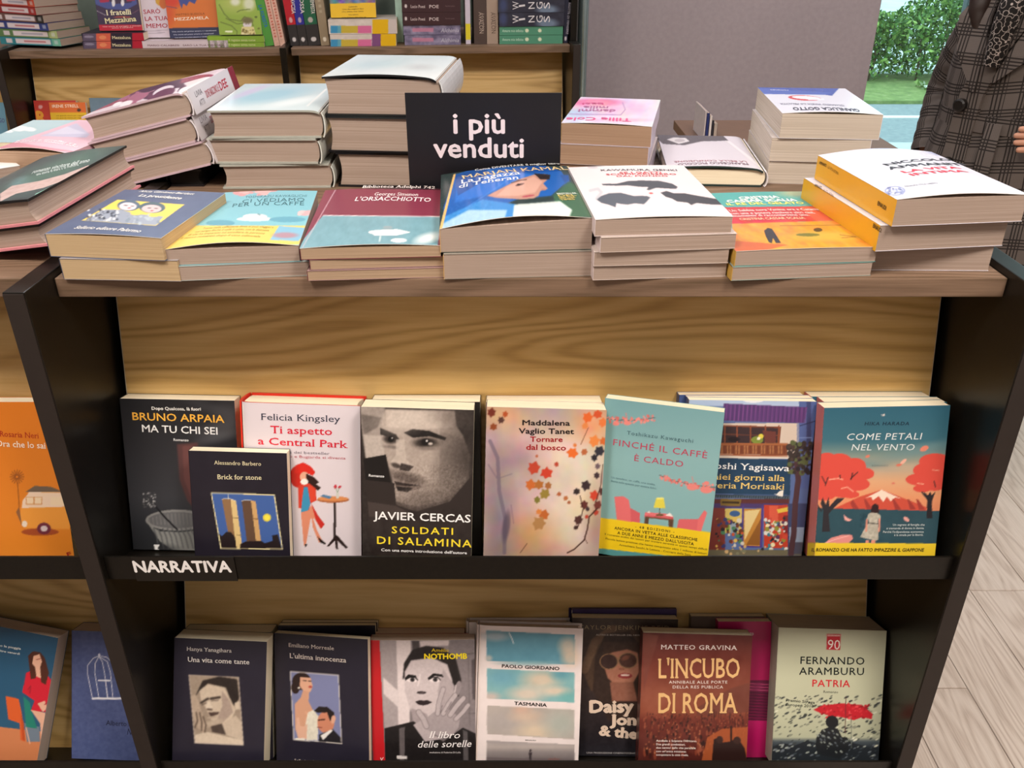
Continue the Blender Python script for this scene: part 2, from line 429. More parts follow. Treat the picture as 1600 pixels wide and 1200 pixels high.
class Book:
    """local frame: x across the cover from the spine, y up the cover, z out of the front cover; z = 0 is the back"""
    def __init__(s, pose, t, label, group=None, hard=False, cover='ffffff', spine=None, back=None, edge=None,
                 paper=None, bow=(0, 0), gloss=0.35, name=None, bulge=None, spec=0.5, wedge=0.0):
        O, ax, ay, s.w, s.h = pose
        s.O, s.ax, s.ay = Vector(O), Vector(ax), Vector(ay); s.az = s.ax.cross(s.ay)
        s.t, s.hard, s.bow, s.gloss, s.spec, s.wedge = t, hard, bow, gloss, spec, wedge
        s.cover = cover; s.spine = spine or cover; s.back = back or cover; s.edge = edge or ('e8e2d8' if not hard else cover)
        s.paper = paper or PAPER
        s.bulge = bulge if bulge is not None else (0.005 if hard else 0.0)
        M = Matrix(((s.ax.x, s.ay.x, s.az.x, s.O.x), (s.ax.y, s.ay.y, s.az.y, s.O.y), (s.ax.z, s.ay.z, s.az.z, s.O.z), (0, 0, 0, 1)))
        s.root = empty(name or ('hardcover_book' if hard else 'paperback_book'), M, label, 'book', group)
        s.fa = s.sa = None; s.texts = {}; s.stexts = {}
    def front(s, step=1.5, base=None, most=190):
        s.fa = Art(s.O + s.az * s.t, s.ax, s.ay, s.w, s.h, step, base or s.cover, most, (lambda u, v: s.zf(u, v) - s.t) if (any(s.bow) or s.wedge) else None); return s.fa
    def spine_art(s, step=1.2, base=None):
        s.sa = Art(s.O - s.ax * s.bulge, s.ay, s.az, s.h, s.t, step, base or s.spine, 120); return s.sa
    def _put(s, art, store, spn, part, body, p0, p1, cap, col, bold, serif, shear, space):
        V, F, wd, ch = text_mesh(body, bold, serif, shear, space)
        if not len(V): return
        a = np.array(art.loc(*p0)); b = np.array(art.loc(*p1)); up = np.array(art.loc(p0[0], p0[1] - cap))
        r = b - a; L = np.hypot(*r); r /= L
        u = np.array([r[1], -r[0]]) if spn else np.array([-r[1], r[0]])
        sd = np.array(art.loc(p0[0] - cap, p0[1]))
        chh = abs((up - a) @ u) if abs(p1[0] - p0[0]) > abs(p1[1] - p0[1]) else abs((sd - a) @ u)
        P = a + np.outer(V[:, 0] / wd * L, r) + np.outer(V[:, 1] / ch * chh, u)
        P = np.concatenate([P, V[:, 2:3]], 1)
        store.setdefault((part, col), []).append((P, F))
    def text(s, part, body, p0, p1, cap, col, bold=0.0, serif=False, shear=0.0, space=1.0):
        s._put(s.fa, s.texts, False, part, body, p0, p1, cap, col, bold, serif, shear, space)
    def stext(s, part, body, p0, p1, cap, col, bold=0.0, serif=False, shear=0.0, space=1.0):
        s._put(s.sa, s.stexts, True, part, body, p0, p1, cap, col, bold, serif, shear, space)
    def zf(s, u, v):
        z = s.t + np.sin(np.pi * np.clip(u, 0, 1)) * (s.bow[0] * (1 - v) + s.bow[1] * v) + s.wedge * u
        if s.hard: z = z - 0.0035 * np.exp(-np.maximum(u, 0) * s.w / 0.005)
        return z
    def _text_obj(s, store, parent, spn):
        for part, col, P, fs in [(k[0], k[1], P, F) for k, items in store.items() for P, F in items]:
            if spn: V3 = np.stack([-s.bulge - 0.0004 - P[:, 2], P[:, 0], P[:, 1]], -1)
            else: V3 = P
            me = mesh_from(V3, fs, part)
            if not spn and any(s.bow):
                bm = bmesh.new(); bm.from_mesh(me)
                for q in np.linspace(0.06, 0.94, 15):
                    bmesh.ops.bisect_plane(bm, geom=bm.verts[:] + bm.edges[:] + bm.faces[:], plane_co=(q * s.w, 0, 0), plane_no=(1, 0, 0))
                bm.to_mesh(me); bm.free()
            if not spn:
                n = len(me.vertices); c = np.zeros(n * 3); me.vertices.foreach_get('co', c); c = c.reshape(-1, 3)
                c[:, 2] += s.zf(c[:, 0] / s.w, c[:, 1] / s.h) + 0.00028
                me.vertices.foreach_set('co', c.ravel()); me.update()
            link(part, me, parent, flat(col, 0.45, 0.3))
    def done(s):
        w, h, t, r = s.w, s.h, s.t, s.root
        mb, ms = flat(s.edge if s.hard and s.back == s.cover else s.back, s.gloss, 0.4), flat(s.spine, s.gloss, 0.4)
        if s.hard:
            ct, ov = 0.0026, 0.003
            prof = [(0.001, ct), (w - ov, ct)]
            for k in range(1, 6):
                q = k / 6; prof.append((w - ov - 0.0035 * math.sin(math.pi * q), ct + (t - 2 * ct) * q))
            prof += [(w - ov, t - ct), (0.001, t - ct)]
            for k in range(5, 0, -1):
                q = k / 6; prof.append((0.001 - max(s.bulge - 0.003, 0) * math.sin(math.pi * q) ** 0.5, ct + (t - 2 * ct) * q))
            link('pages', prism_mesh(prof, ov, h - ov, s.paper), r)
            link('back_cover', box_mesh(0, w, 0, h, 0, ct, mb), r)
            out, inn = [], []
            for k in range(9):
                q = k / 8; x = -s.bulge * math.sin(math.pi * (0.06 + 0.88 * q)) ** 0.35; zz = 0.0004 + (t - 0.0038) * q
                out.append((x, zz)); inn.append((x + 0.0018, min(max(zz, 0.0015), t - 0.004)))
            sp = link('spine', prism_mesh(out + inn[::-1], 0, h, ms), r)
        else:
            ct = 0.0005
            if s.wedge: link('pages', prism_mesh([(ct, ct), (w - 0.0006, ct), (w - 0.0006, t - ct + s.wedge), (ct, t - ct)], 0.0004, h - 0.0004, s.paper), r)
            else: link('pages', box_mesh(ct, w - 0.0006, 0.0004, h - 0.0004, ct, t - ct, s.paper), r)
            link('back_cover', box_mesh(ct, w, 0, h, 0, ct, mb), r)
            sp = None
            if s.sa is None: sp = link('spine', box_mesh(0, ct, 0, h, 0, t, ms), r)
        if s.sa is not None:
            o = grid_cover('spine_print' if s.hard else 'spine', s.sa, lambda u, v: np.full(np.shape(u), s.bulge + (0.0002 if s.hard else 0.0)), 0.0004, s.spine, r if not s.hard else sp, mat_print(s.gloss, s.spec), axis='spine')
            sp = sp or o
        if s.stexts: s._text_obj(s.stexts, sp, True)
        if s.fa is not None:
            f = grid_cover('front_cover', s.fa, s.zf, ct, s.edge, r, mat_print(s.gloss, s.spec), liner='e9e3da' if not s.hard else s.edge)
            if s.texts: s._text_obj(s.texts, f, False)
        else:
            link('front_cover', box_mesh(0, w, 0, h, t - ct, t, flat(s.edge if s.hard else s.cover, s.gloss, 0.4)), r)
        return s

# poses ------------------------------------------------------------
class Lean:
    """a leaning back panel above a shelf: point, lean angle, shelf height"""
    def __init__(s, Y, z, lean, shelf, yaw=0.0, X=0.0):
        a = R(lean); s.P = Vector((X, Y, z)); s.a = a; s.shelf = Vector(shelf)
        m = Matrix.Rotation(yaw, 3, 'Z'); s.gap = 0.0009
        s.n = m @ Vector((0, -math.cos(a), math.sin(a))); s.up = m @ Vector((0, math.sin(a), math.cos(a))); s.r = m @ Vector((1, 0, 0))
    def T(s, TL, yb):
        lo, hi = 0.0, 0.2
        for _ in range(40):
            m = (lo + hi) / 2; p = hit(TL[0], TL[1], s.P + s.n * m, s.n) - s.n * m
            if proj(p)[1] > yb: lo = m
            else: hi = m
        return lo
    def pose(s, TL, TR, T, t, h=None, lift=0.0, yaw=False):
        """cover through two picture points; yaw=True turns the book about its upright axis instead of tilting it sideways"""
        T = T + s.gap
        a, b = hit(TL[0], TL[1], s.P + s.n * T, s.n), hit(TR[0], TR[1], s.P + s.n * T, s.n)
        if yaw:
            lo, hi = T - 0.08, T + 0.08; d0 = (b - a).dot(s.up) * (1 - float(yaw))
            for _ in range(40):
                m = (lo + hi) / 2; b = hit(TR[0], TR[1], s.P + s.n * m, s.n)
                if (b - a).dot(s.up) < d0: lo = m
                else: hi = m
        ax = (b - a).normalized(); w = (b - a).length
        ay = (s.up - ax * s.up.dot(ax)).normalized(); az = ax.cross(ay)
        hh = min((q - s.shelf).dot(s.up) / ay.dot(s.up) for q in (a, b)) - lift - 0.0006
        if h is None: h = hh
        return (a - ay * h - az * t, ax, ay, w, h)
    def behind(s, pose, k, dx=0.0, w=None, h=None):
        """pose pushed back towards the panel by k metres, still standing on the shelf"""
        O, ax, ay, w0, h0 = pose
        O = O - s.n * k + s.r * dx
        O = O - s.up * ((O - s.shelf).dot(s.up) - 0.0006)
        return (O, s.r, s.up, w or w0, h or h0)
def lay(FL, FR, ztop, h, t, rot=0, w=None, yaw=None, wedge=0.0):
    a, b = onZ(FL[0], FL[1], ztop), onZ(FR[0], FR[1], ztop + wedge)
    b.z = ztop
    ex = (b - a).normalized(); w0 = (b - a).length
    if yaw is not None: ex = Vector((math.cos(R(yaw)), math.sin(R(yaw)), 0))
    w = w or w0; ey = Z3.cross(ex)
    O = a - Z3 * t
    if rot == 180: return (O + ex * w + ey * h, -ex, -ey, w, h)
    return (O, ex, ey, w, h)
def under(pose, dz, dx=0.0, dy=0.0, yaw=0.0):
    O, ax, ay, w, h = pose
    c = O + ax * w / 2 + ay * h / 2; m = Matrix.Rotation(R(yaw), 3, 'Z')
    ax2, ay2 = m @ ax, m @ ay
    return (c - ax2 * w / 2 - ay2 * h / 2 + Vector((dx, dy, -dz)), ax2, ay2, w, h)
REPORT = []
def rep(n, pose, t, T=None): REPORT.append('%s w%.3f h%.3f t%.3f %s' % (n, pose[3], pose[4], t, '' if T is None else 'T%.3f' % T))

# ------------------------------------------------------------------ fixture dimensions (metres, z up, floor at 0)
XL, XR, PT = -0.480, 0.520, 0.022           # inner faces of the side panels, panel thickness
YF, YB = 0.803, 1.520                        # side panels front and rear
ZTOP = 1.5 - 0.335                           # worktop surface
YTOP = 0.862                                 # worktop front edge
LIPY = 0.812
UPZ, LOZ = 1.5 - 0.690, 1.5 - 1.044          # shelf floors at the lip
UP = Lean(0.945, 1.5 - 0.514, 14, (0, LIPY + 0.003, UPZ))
LO = Lean(0.985, 1.5 - 0.842, 24, (0, LIPY + 0.003, LOZ))

# ------------------------------------------------------------------ the shop
def struct(o): o['kind'] = 'structure'; return o
WALL = flat('a5999d', 0.75, 0.2); CEIL = flat('e8e6e2', 0.9, 0.2); WALL_L = flat('b9b2b0', 0.8, 0.2)
X0, X1, Y0, Y1, ZC = -3.6, 3.6, -3.0, 4.6, 3.0

floor = struct(MB().box(X0, X1, Y0, Y1 + 0.1, -0.06, -0.006).build('floor', flat('8a7a6d', 0.7)))
k = 0
pw = 0.152
pm = {}
for i in range(-14, 23):
    xa = 0.852 + pw * (i - 1)
    if xa < X0 or xa + pw > X1: continue
    y = -0.6 - 1.22 * ((i * 0.37) % 1)
    while y < Y1:
        ya, yb_ = max(y, -0.6), min(y + 1.22, Y1)
        key = round(yb_ - ya, 3)
        vis = 0.5 < xa < 3.4 or -1.4 < xa < 0.5 and ya > 1.4
        if vis and key > 0.05:
            if key not in pm:
                L = key; b = MB().box(0, L - 0.0016, -pw + 0.0016, 0, -0.006, 0)
                pm[key] = mesh_from(b.v, b.f, 'plank'); pm[key].materials.append(PLANKS)
                bm = bmesh.new(); bm.from_mesh(pm[key]); bmesh.ops.bevel(bm, geom=[e for e in bm.edges if e.verts[0].co.z > -0.001 and e.verts[1].co.z > -0.001], offset=0.0012, segments=1, affect='EDGES'); bm.to_mesh(pm[key]); bm.free()
            o = link('plank', pm[key], floor); o.rotation_euler = (0, 0, math.pi / 2); o.location = (xa, ya, 0); k += 1
        y += 1.22
ceiling = struct(MB().box(X0, X1, Y0, Y1, ZC, ZC + 0.1).build('ceiling', CEIL))
struct(MB().box(X0 - 0.1, X0, Y0, Y1, -0.06, ZC).build('wall_left', WALL_L))
struct(MB().box(X1, X1 + 0.1, Y0, Y1, -0.06, ZC).build('wall_right', WALL_L))
struct(MB().box(X0, X1, Y0 - 0.1, Y0, -0.06, ZC).build('wall_rear', WALL_L))
# grey partition beside the rear bookcase and the wall behind that bookcase
struct(MB().box(0.262, 1.318, 3.40, 3.52, 0, ZC).build('wall_partition', WALL, bevel=0.002))
struct(MB().box(X0, 0.262, 3.62, 3.74, 0, ZC).build('wall_back', WALL_L))
# glazed shop front
FR = flat('3c444a', 0.4, 0.5)
def mat_glass():
    m = bpy.data.materials.new('window_glass'); m.use_nodes = True; nt = m.node_tree
    nt.nodes.remove(nt.nodes['Principled BSDF']); out = nt.nodes['Material Output']
    tr = N(nt, 'ShaderNodeBsdfTransparent'); tr.inputs[0].default_value = (0.86, 0.97, 0.95, 1)
    gl = N(nt, 'ShaderNodeBsdfGlossy'); gl.inputs['Roughness'].default_value = 0.02
    fr = N(nt, 'ShaderNodeFresnel', IOR=1.45); mx = N(nt, 'ShaderNodeMixShader')
    nt.links.new(fr.outputs[0], mx.inputs[0]); nt.links.new(tr.outputs[0], mx.inputs[1]); nt.links.new(gl.outputs[0], mx.inputs[2])
    nt.links.new(mx.outputs[0], out.inputs['Surface']); return m
GLASS = mat_glass()
for i, (a, b) in enumerate(((0.95, 2.20), (2.32, 3.6))):
    w = struct(empty('window_%d' % (i + 1)))
    w.location = (a, 4.6, 0)
    link('pane', mesh_from(*(lambda q: (q.v, q.f))(MB().box(0, b - a, -0.004, 0.004, 0.06, 2.6)), 'pane'), w, GLASS)
    MB().box(-0.06, b - a + 0.06, -0.04, 0.04, 0, 0.06).build('frame_rail', FR, w, 0.003)
    MB().box(-0.06, b - a + 0.06, -0.04, 0.04, 2.6, 2.68).build('frame_rail', FR, w, 0.003)
    MB().box(-0.06, 0.0, -0.05, 0.05, 0.06, 2.6).build('frame_post', FR, w, 0.004)
    MB().box(b - a, b - a + 0.06, -0.05, 0.05, 0.06, 2.6).build('frame_post', FR, w, 0.004)
struct(MB().box(X0, 0.89, 4.6, 4.7, 0, ZC).build('wall_front', WALL_L))
struct(MB().box(0.89, X1, 4.6, 4.7, 2.68, ZC).build('wall_lintel', WALL_L))

# outside: pavement, road with a white line, verge, hedge, pale yard
def noisy(name, stops, scale, rough=0.9):
    m, nt, b = node_mat(name, rough, 0.2)
    tc = N(nt, 'ShaderNodeTexCoord'); nz = N(nt, 'ShaderNodeTexNoise', Scale=scale, Detail=6.0, Roughness=0.7)
    nt.links.new(tc.outputs['Object'], nz.inputs['Vector']); r = ramp(nt, nz.outputs['Fac'], stops)
    nt.links.new(r.outputs[0], b.inputs['Base Color']); return m
struct(MB().box(-8, 24, 4.72, 6.75, -0.12, -0.02).build('ground_pavement', noisy('pavement', [(0.3, 'c4ccce'), (0.7, 'dbe2e2')], 6)))
struct(MB().box(-8, 24, 6.75, 8.34, -0.2, -0.03).build('ground_road', noisy('asphalt', [(0.3, '8d989e'), (0.7, 'a3aeb3')], 25)))
struct(MB().box(-8, 24, 7.70, 7.80, -0.05, -0.026).build('ground_road_line', flat('f2f4f2', 0.7)))
struct(MB().box(-8, 24, 8.34, 9.9, -0.2, 0.0).build('ground_verge', noisy('verge', [(0.3, '6f8556'), (0.55, '90a566'), (0.75, 'b5b48d')], 9)))
struct(MB().box(-10, 34, 9.9, 40, -0.2, -0.01).build('ground_yard', noisy('yard', [(0.3, 'c3d3d6'), (0.7, 'dbe6e6')], 1.5)))
def leaf_cloud(name, n, fn, size, cols, seed, parent=None):
    rs = np.random.RandomState(seed)
    C = fn(rs, n); A = rs.randn(n, 3); A /= np.linalg.norm(A, axis=1)[:, None]; B = np.cross(A, rs.randn(n, 3)); B /= np.linalg.norm(B, axis=1)[:, None]
    s = size * (0.5 + rs.rand(n, 1))
    V = np.stack([C - A * s, C + B * s * 0.5, C + A * s, C - B * s * 0.5], 1).reshape(-1, 3)
    F = np.arange(4 * n).reshape(-1, 4)
    me = bpy.data.meshes.new(name); me.from_pydata(V.tolist(), [], F.tolist()); me.update()
    cc = s2l(np.array([hexc(c) for c in cols]))[rs.randint(0, len(cols), n)] * (0.8 + 0.4 * rs.rand(n, 1))
    at = me.color_attributes.new('Col', 'FLOAT_COLOR', 'POINT')
    at.data.foreach_set('color', np.concatenate([np.repeat(cc, 4, 0), np.ones((4 * n, 1))], 1).ravel())
    return link(name, me, parent, mat_print(0.6, 0.3))
hedge = empty('hedge', Matrix.Translation((6.0, 9.75, 0)), 'shaggy green hedge along the grass verge outside the window', 'hedge')
def hf(rs, n):
    x = rs.uniform(-3.4, 4.4, n); top = 0.66 + 0.10 * np.sin(x * 3.1) + 0.06 * np.sin(x * 7.7 + 1)
    z = 0.02 + (top - 0.02) * rs.rand(n) ** 0.7
    y = (rs.rand(n) - 0.5) * 0.55 * (0.55 + 0.45 * np.sqrt(np.clip(1 - (z / 0.85) ** 2, 0, 1))) * 2
    return np.stack([x, y * 0.75 + 0.05 * np.sin(9 * x + 7 * z), z], 1)
fo = leaf_cloud('foliage', 40000, hf, 0.027, ['5f8a45', '4d7a3a', '7ea553', '98ba62', '3d6232', '6b9150'], 3, hedge); fo['kind'] = 'stuff'
b = MB(); rd = random.Random(5)
for q in range(46):
    x = rd.uniform(-3.3, 4.3); y = rd.uniform(-.3, .3); b.tube([(x, y, -0.01), (x + rd.uniform(-.06, .06), y, .22), (x + rd.uniform(-.15, .15), y + rd.uniform(-.1, .1), .58)], [0.012, 0.009, 0.003], 5)
b.build('stems', flat('5a4a3a', 0.9), hedge)['kind'] = 'stuff'
def gf(rs, n):
    return np.stack([rs.uniform(-2, 7, n), rs.uniform(-1.35, -0.62, n), rs.uniform(0.0, 0.05, n)], 1)
gr = leaf_cloud('grass', 9000, gf, 0.03, ['7fa052', '97b266', '6d8d48', 'c9c7a0', 'dfe6d8'], 8)
gr.location = (6.0, 9.75, 0)
setp(gr, 'short rough grass on the verge below the hedge', 'grass', kind='stuff')

# ------------------------------------------------------------------ ceiling lamps
LAMP_AT = ['square ceiling light panel over the %s' % q for q in ('orange camper van book', 'red umbrella novel', 'neighbouring unit\'s outer end', 'floor planks beside the front bookcase', 'neighbouring worktop\'s outer end', 'skewed white stack', 'tall white pile', 'person in the checked coat', 'lime green books at the back', 'grey partition', 'room corner behind the camera on the shelf side', 'middle of the room behind the camera', 'room corner behind the camera on the window side')]
for i, (x, y, wt, c) in enumerate(LAMPS):
    root = empty('ceiling_lamp', Matrix.Translation((x, y, ZC)), LAMP_AT[i], 'ceiling lamp', 'ceiling light panels')
    fb = MB()
    for q in ((-0.32, 0.32, -0.32, -0.29), (-0.32, 0.32, 0.29, 0.32), (-0.32, -0.29, -0.29, 0.29), (0.29, 0.32, -0.29, 0.29)):
        fb.box(q[0], q[1], q[2], q[3], -0.035, 0)
    fb.build('frame', flat('e6e6e6', 0.5), root)
    m, nt, bs = node_mat('lit_diffuser', 0.6)
    bs.inputs['Emission Color'].default_value = (*c, 1); bs.inputs['Emission Strength'].default_value = wt * 0.16
    MB().box(-0.29, 0.29, -0.29, 0.29, -0.02, -0.012).build('diffuser', m, root)
    ld = bpy.data.lights.new('panel_light', 'AREA'); ld.shape = 'SQUARE'; ld.size = 0.56; ld.energy = wt; ld.color = c
    lo = bpy.data.objects.new('panel_light', ld); COL.objects.link(lo); lo.parent = root; lo.location = (0, 0, -0.03)

# ------------------------------------------------------------------ display fixtures
def fixture(M, label, group, xl, xr, left=True, right=True, low=True, upn=UP, wide=0.0):
    """double-sided bookshop display: side panels, worktop, leaning oak panels over lipped shelves"""
    root = empty('display_bookcase', M, label, 'bookcase', group)
    def side(x0, x1):
        p = MB().box(x0, x1, YF, YB, 0.0, ZTOP + 0.008).build('side_panel', BLACK, root, 0.0012)
        e = MB().box(x0 + 0.0008, x1 - 0.0008, YF - 0.0012, YF, 0.002, ZTOP + 0.0065).build('edge_band', BLACK_EDGE, p)
    if left: side(xl - PT, xl)
    if right: side(xr, xr + PT)
    g = 0.0075
    def panel(L, s1):
        # oak board lying in the leaning plane, from the tilted shelf floor upwards by s1 metres
        s0 = (L.shelf - L.P).dot(L.up); f = lambda s_, k: tuple((L.P + L.up * (s0 + s_) - L.n * k).yz)
        c = [f(-0.004, 0.0), f(-0.004, 0.016), f(s1, 0.016), f(s1, 0.0)]
        p = MB().prism(c, xl + g, xr - g, 'x').build('back_panel', OAK, root, 0.0008)
        c = [f(-0.003, 0.0005), f(-0.003, 0.0155), f(s1, 0.0155), f(s1, 0.0005)]
        for x in (xl + g - 0.0006, xr - g + 0.0001):
            MB().prism(c, x - 0.0003, x + 0.0006, 'x').build('edge_strip', flat('d6cbb8', 0.5), p)
        d = (L.shelf - L.P).dot(L.n)
        k = lambda u, v: tuple((L.shelf + L.up * v - L.n * u).yz)
        sh = MB().prism([k(0, 0), k(d + 0.02, 0), k(d + 0.02, -0.006), k(0, -0.006)], xl, xr, 'x').build('shelf', BLACK, root)
        MB().box(xl, xr, LIPY, LIPY + 0.003, L.shelf.z - 0.0075, L.shelf.z + 0.026).build('shelf_lip', BLACK, sh, 0.0006)
    panel(UP, (ZTOP - 0.024 - UPZ + 0.02) / math.cos(UP.a))
    panel(LO, (UPZ - LOZ + 0.01) / math.cos(LO.a))
    MB().box(xl, xr, 0.84, 0.858, 0.02, LOZ - 0.035).build('base_panel', BLACK, root, 0.0008)
    MB().box(xl, xr, YB - 0.06, YB - 0.04, 0.02, ZTOP - 0.024).build('rear_panel', OAK, root, 0.0008)
    return root
UNITG = 'lipped black and oak display bookcases'
fx = fixture(Matrix.Identity(4), 'black and oak display bookcase in front with two lipped book shelves', UNITG, XL, XR)
DX = -(1.0 + PT)
fixture(Matrix.Translation((DX, 0, 0)), 'display bookcase cut off by the photo edge, holding the orange camper van book', UNITG, XL, XR, right=False)
top1 = MB().box(XL + 0.0005, XR - 0.0005, YTOP, YB - 0.03, ZTOP - 0.021, ZTOP).build('worktop', OAK_TOP, None, 0.0012)
setp(top1, 'brown oak worktop carrying the bestseller stacks and the black sign', 'worktop', 'oak worktops')
top2 = MB().box(XL + DX + 0.0005, XR + DX - 0.0005, YTOP, YB - 0.03, ZTOP - 0.021, ZTOP).build('worktop', OAK_TOP, None, 0.0012)
setp(top2, 'brown oak worktop under the pink and dark green books by the photo edge', 'worktop', 'oak worktops')
# NARRATIVA label clipped over the lip
lab = empty('shelf_label', Matrix.Translation((onY(205, 868, LIPY).x, LIPY - 0.0012, UPZ)), 'black shelf label reading NARRATIVA in white capitals', 'label')
a_, b_ = onY(205, 866, LIPY), onY(371, 897, LIPY)
lw = b_.x - a_.x
MB().box(0, lw, -0.0006, 0.0006, -0.0085, 0.0275).build('card', flat('15120f', 0.35), lab)
V, F, wd_, ch = text_mesh('NARRATIVA', 0.035)
p0, p1, ph = onY(212, 892, LIPY), onY(364, 892, LIPY), onY(212, 874, LIPY)
q = (p1.x - p0.x) / wd_; sy = (ph.z - p0.z) / ch
link('lettering', mesh_from([(p0.x - a_.x + v[0] * q, -0.0009 - v[2], p0.z - UPZ + v[1] * sy) for v in V], F), lab, flat('f0eeee', 0.4))

# ------------------------------------------------------------------ books on the two shelves
ZA, ZB, ZCc, ZD, ZE = (170, 590, 3.748), (280, 600, 4.287), (540, 600, 3.81), (930, 600, 4.286), (1240, 600, 4.285)
ZF, ZG, ZH, ZI, ZJ = (260, 940, 4.615), (570, 940, 4.571), (890, 940, 3.019), (0, 400, 2.4), (0, 850, 3.43)
def px(z, x, y): return (z[0] + x / z[2], z[1] + y / z[2])
SHG, LOG = 'novels on the upper shelf', 'novels on the lower shelf'
def standing(L, z, TL, TR, yb, n, label, behind, nm, T=None, t=None, h=None, group=None, dxs=(0.004, -0.003, 0.005), tback=None, wcut=0.0, lift=0, yaw=False, **kw):
    """front book fitted to its cover, n - 1 more copies between it and the panel"""
    TLp, TRp = px(z, *TL), px(z, *TR)
    if T is None: T = L.T(TLp, px(z, 0, yb)[1])
    t = t or T / n
    pose = L.pose(TLp, TRp, T, t, h, lift, yaw); rep(nm, pose, t, T)
    bk = Book(pose, t, label, group, **kw); bk.T = T
    for i in range(1, n):
        p = L.behind(pose, t * i, dxs[(i - 1) % 3], w=pose[3] - wcut)
        Book(p, t * 0.985, behind[i - 1], group, **{k: v for k, v in kw.items() if k not in ('bow',)}).done()
    return bk

# --- upper shelf -----------------------------------------------------------------
# dark cover with a fluted bowl
b = standing(UP, ZA, (62, 122), (735, 135), 92, 1, 'near-black novel with a fluted bowl and whisk and orange author name', [], 'arpaia', cover='26272b', spine='1e1f22', group=SHG, gloss=0.4)
A = b.front().zoom(*ZA)
A.vgrad([(120, '1d1d20'), (400, '2c2c30'), (700, '3a3b40'), (1040, '24262a')])
A.ell(640, 300, 130, 40, '55555a', -18, 0.5, 0.5).ell(640, 350, 110, 26, '5f6064', -14, 0.6, 0.6).ell(600, 180, 180, 30, '3c3c40', 20, 0.6, 0.6).ell(700, 210, 70, 60, '4a4a4e', 20, 0.6, 0.5)
A.poly([(400, 390), (520, 380), (560, 700), (520, 790), (460, 720), (415, 600)], '5a3a3a').poly([(430, 400), (500, 400), (540, 680), (500, 740), (440, 600)], '6e4644')
A.blur(5)
A.ell(400, 835, 185, 62, '8e8e8c').ell(395, 835, 165, 48, '6a6a6c')
for i in range(16):
    x = 235 + i * 22; A.line([(x, 835 - 40 * math.sin((i + 1) / 17 * math.pi)), (x + 6, 860)], 4, '9c9c98', 0.5)
A.poly([(232, 860), (300, 900), (420, 905), (560, 890), (580, 1040), (420, 1040), (300, 960)], '8a8b88')
for i in range(12):
    x = 262 + i * 27; A.line([(x, 885), (x + 18 + i, 930), (x + 30 + i * 2, 1000)], 9, '5c5e60', 0.8)
A.ell(430, 1030, 60, 30, '9a9a98', 0, 0.3).ell(330, 1010, 120, 30, '2a2b2e', 10, 0.6, 0.6)
A.line([(265, 745), (330, 820), (400, 890)], 9, '15151a')
A.scatter(70, (200, 675, 275, 760), 3, ['d9d9d9', 'a9a9a9', '666666'], 3)
A.blur(1)
A.poly([(263, 978), (300, 978), (285, 1000), (305, 1018), (272, 1020)], 'e8e8e8').rect(268, 1022, 312, 1031, 'e8e8e8')
b.text('strapline', 'Dopo Qualcosa, là fuori', (252, 188), (540, 193), 19, 'ecebe6', 0.02)
b.text('author_name', 'BRUNO ARPAIA', (140, 247), (678, 264), 46, 'eeb347', 0.012)
b.text('title', 'MA TU CHI SEI', (196, 317), (638, 333), 44, 'efefee', 0.012)
b.text('strapline', 'Romanzo', (380, 370), (468, 373), 15, 'e5e5e5', 0.02)
b.done()

# white cover with a woman in a red hat, red case
b = standing(UP, ZB, (414, 122), (1212, 148), 55, 1, 'white hardcover novel in a red case, woman in red hat at cafe table', [], 'kingsley', hard=True, cover='cfc3cb', spine='d8301f', back='d8301f', edge='c62a20', group=SHG, gloss=0.35)
kT = b.T
A = b.front().zoom(*ZB); A.fill('d9cfd6')
A.ell(800, 620, 60, 75, 'c8281c').poly([(780, 545), (830, 525), (880, 550), (912, 590), (895, 615), (840, 590), (770, 600)], 'd4291d')
A.ell(838, 622, 30, 34, 'e2a98e').poly([(850, 600), (905, 625), (938, 660), (915, 670), (950, 695), (930, 715), (895, 690), (855, 660)], '2c1713')
A.poly([(795, 680), (870, 665), (915, 700), (920, 780), (880, 800), (870, 850), (800, 830)], 'cf3c28').poly([(835, 690), (860, 690), (880, 800), (860, 860), (815, 865), (825, 760)], '3a8fb8')
A.ell(838, 655, 26, 20, 'f0eee8').poly([(862, 670), (900, 690), (915, 770), (880, 790)], 'd8452e')
A.poly([(815, 860), (870, 845), (885, 810), (910, 860), (960, 930), (945, 970), (905, 900), (880, 900), (850, 1070), (835, 1085)], 'd98a6c')
A.poly([(885, 800), (930, 880), (975, 940), (950, 970), (915, 910)], 'c22a22').poly([(880, 850), (925, 985), (960, 1050), (975, 1068), (935, 1060), (895, 960)], 'd98a6c')
A.poly([(925, 1020), (985, 1070), (975, 1075), (945, 1062)], '17100f').poly([(840, 1070), (860, 1075), (845, 1095)], '17100f')
A.ell(1030, 775, 108, 21, 'a9623a').ell(1030, 768, 104, 16, 'd58a52')
A.rect(1034, 795, 1050, 1030, '2a1c1a').poly([(1040, 1010), (1060, 1015), (1130, 1095), (1115, 1103), (1060, 1050), (1065, 1105), (1050, 1105), (1042, 1050), (1000, 1090), (988, 1088), (1030, 1035)], '2a1c1a')
A.poly([(945, 752), (965, 740), (1025, 755), (1005, 770)], '4d7aa0').rect(1050, 722, 1070, 765, 'c9c9c2').ell(1046, 688, 10, 14, 'c0283a').ell(1075, 690, 12, 8, 'c0283a', -30).line([(1060, 725), (1048, 695)], 3, '5a8a55').line([(1060, 725), (1073, 695)], 3, '5a8a55')
A.line([(865, 1020), (885, 1022)], 3, 'a9a2a8')
b.text('author_name', 'Felicia Kingsley', (548, 240), (1078, 255), 46, '2b2f42', 0.0, True)
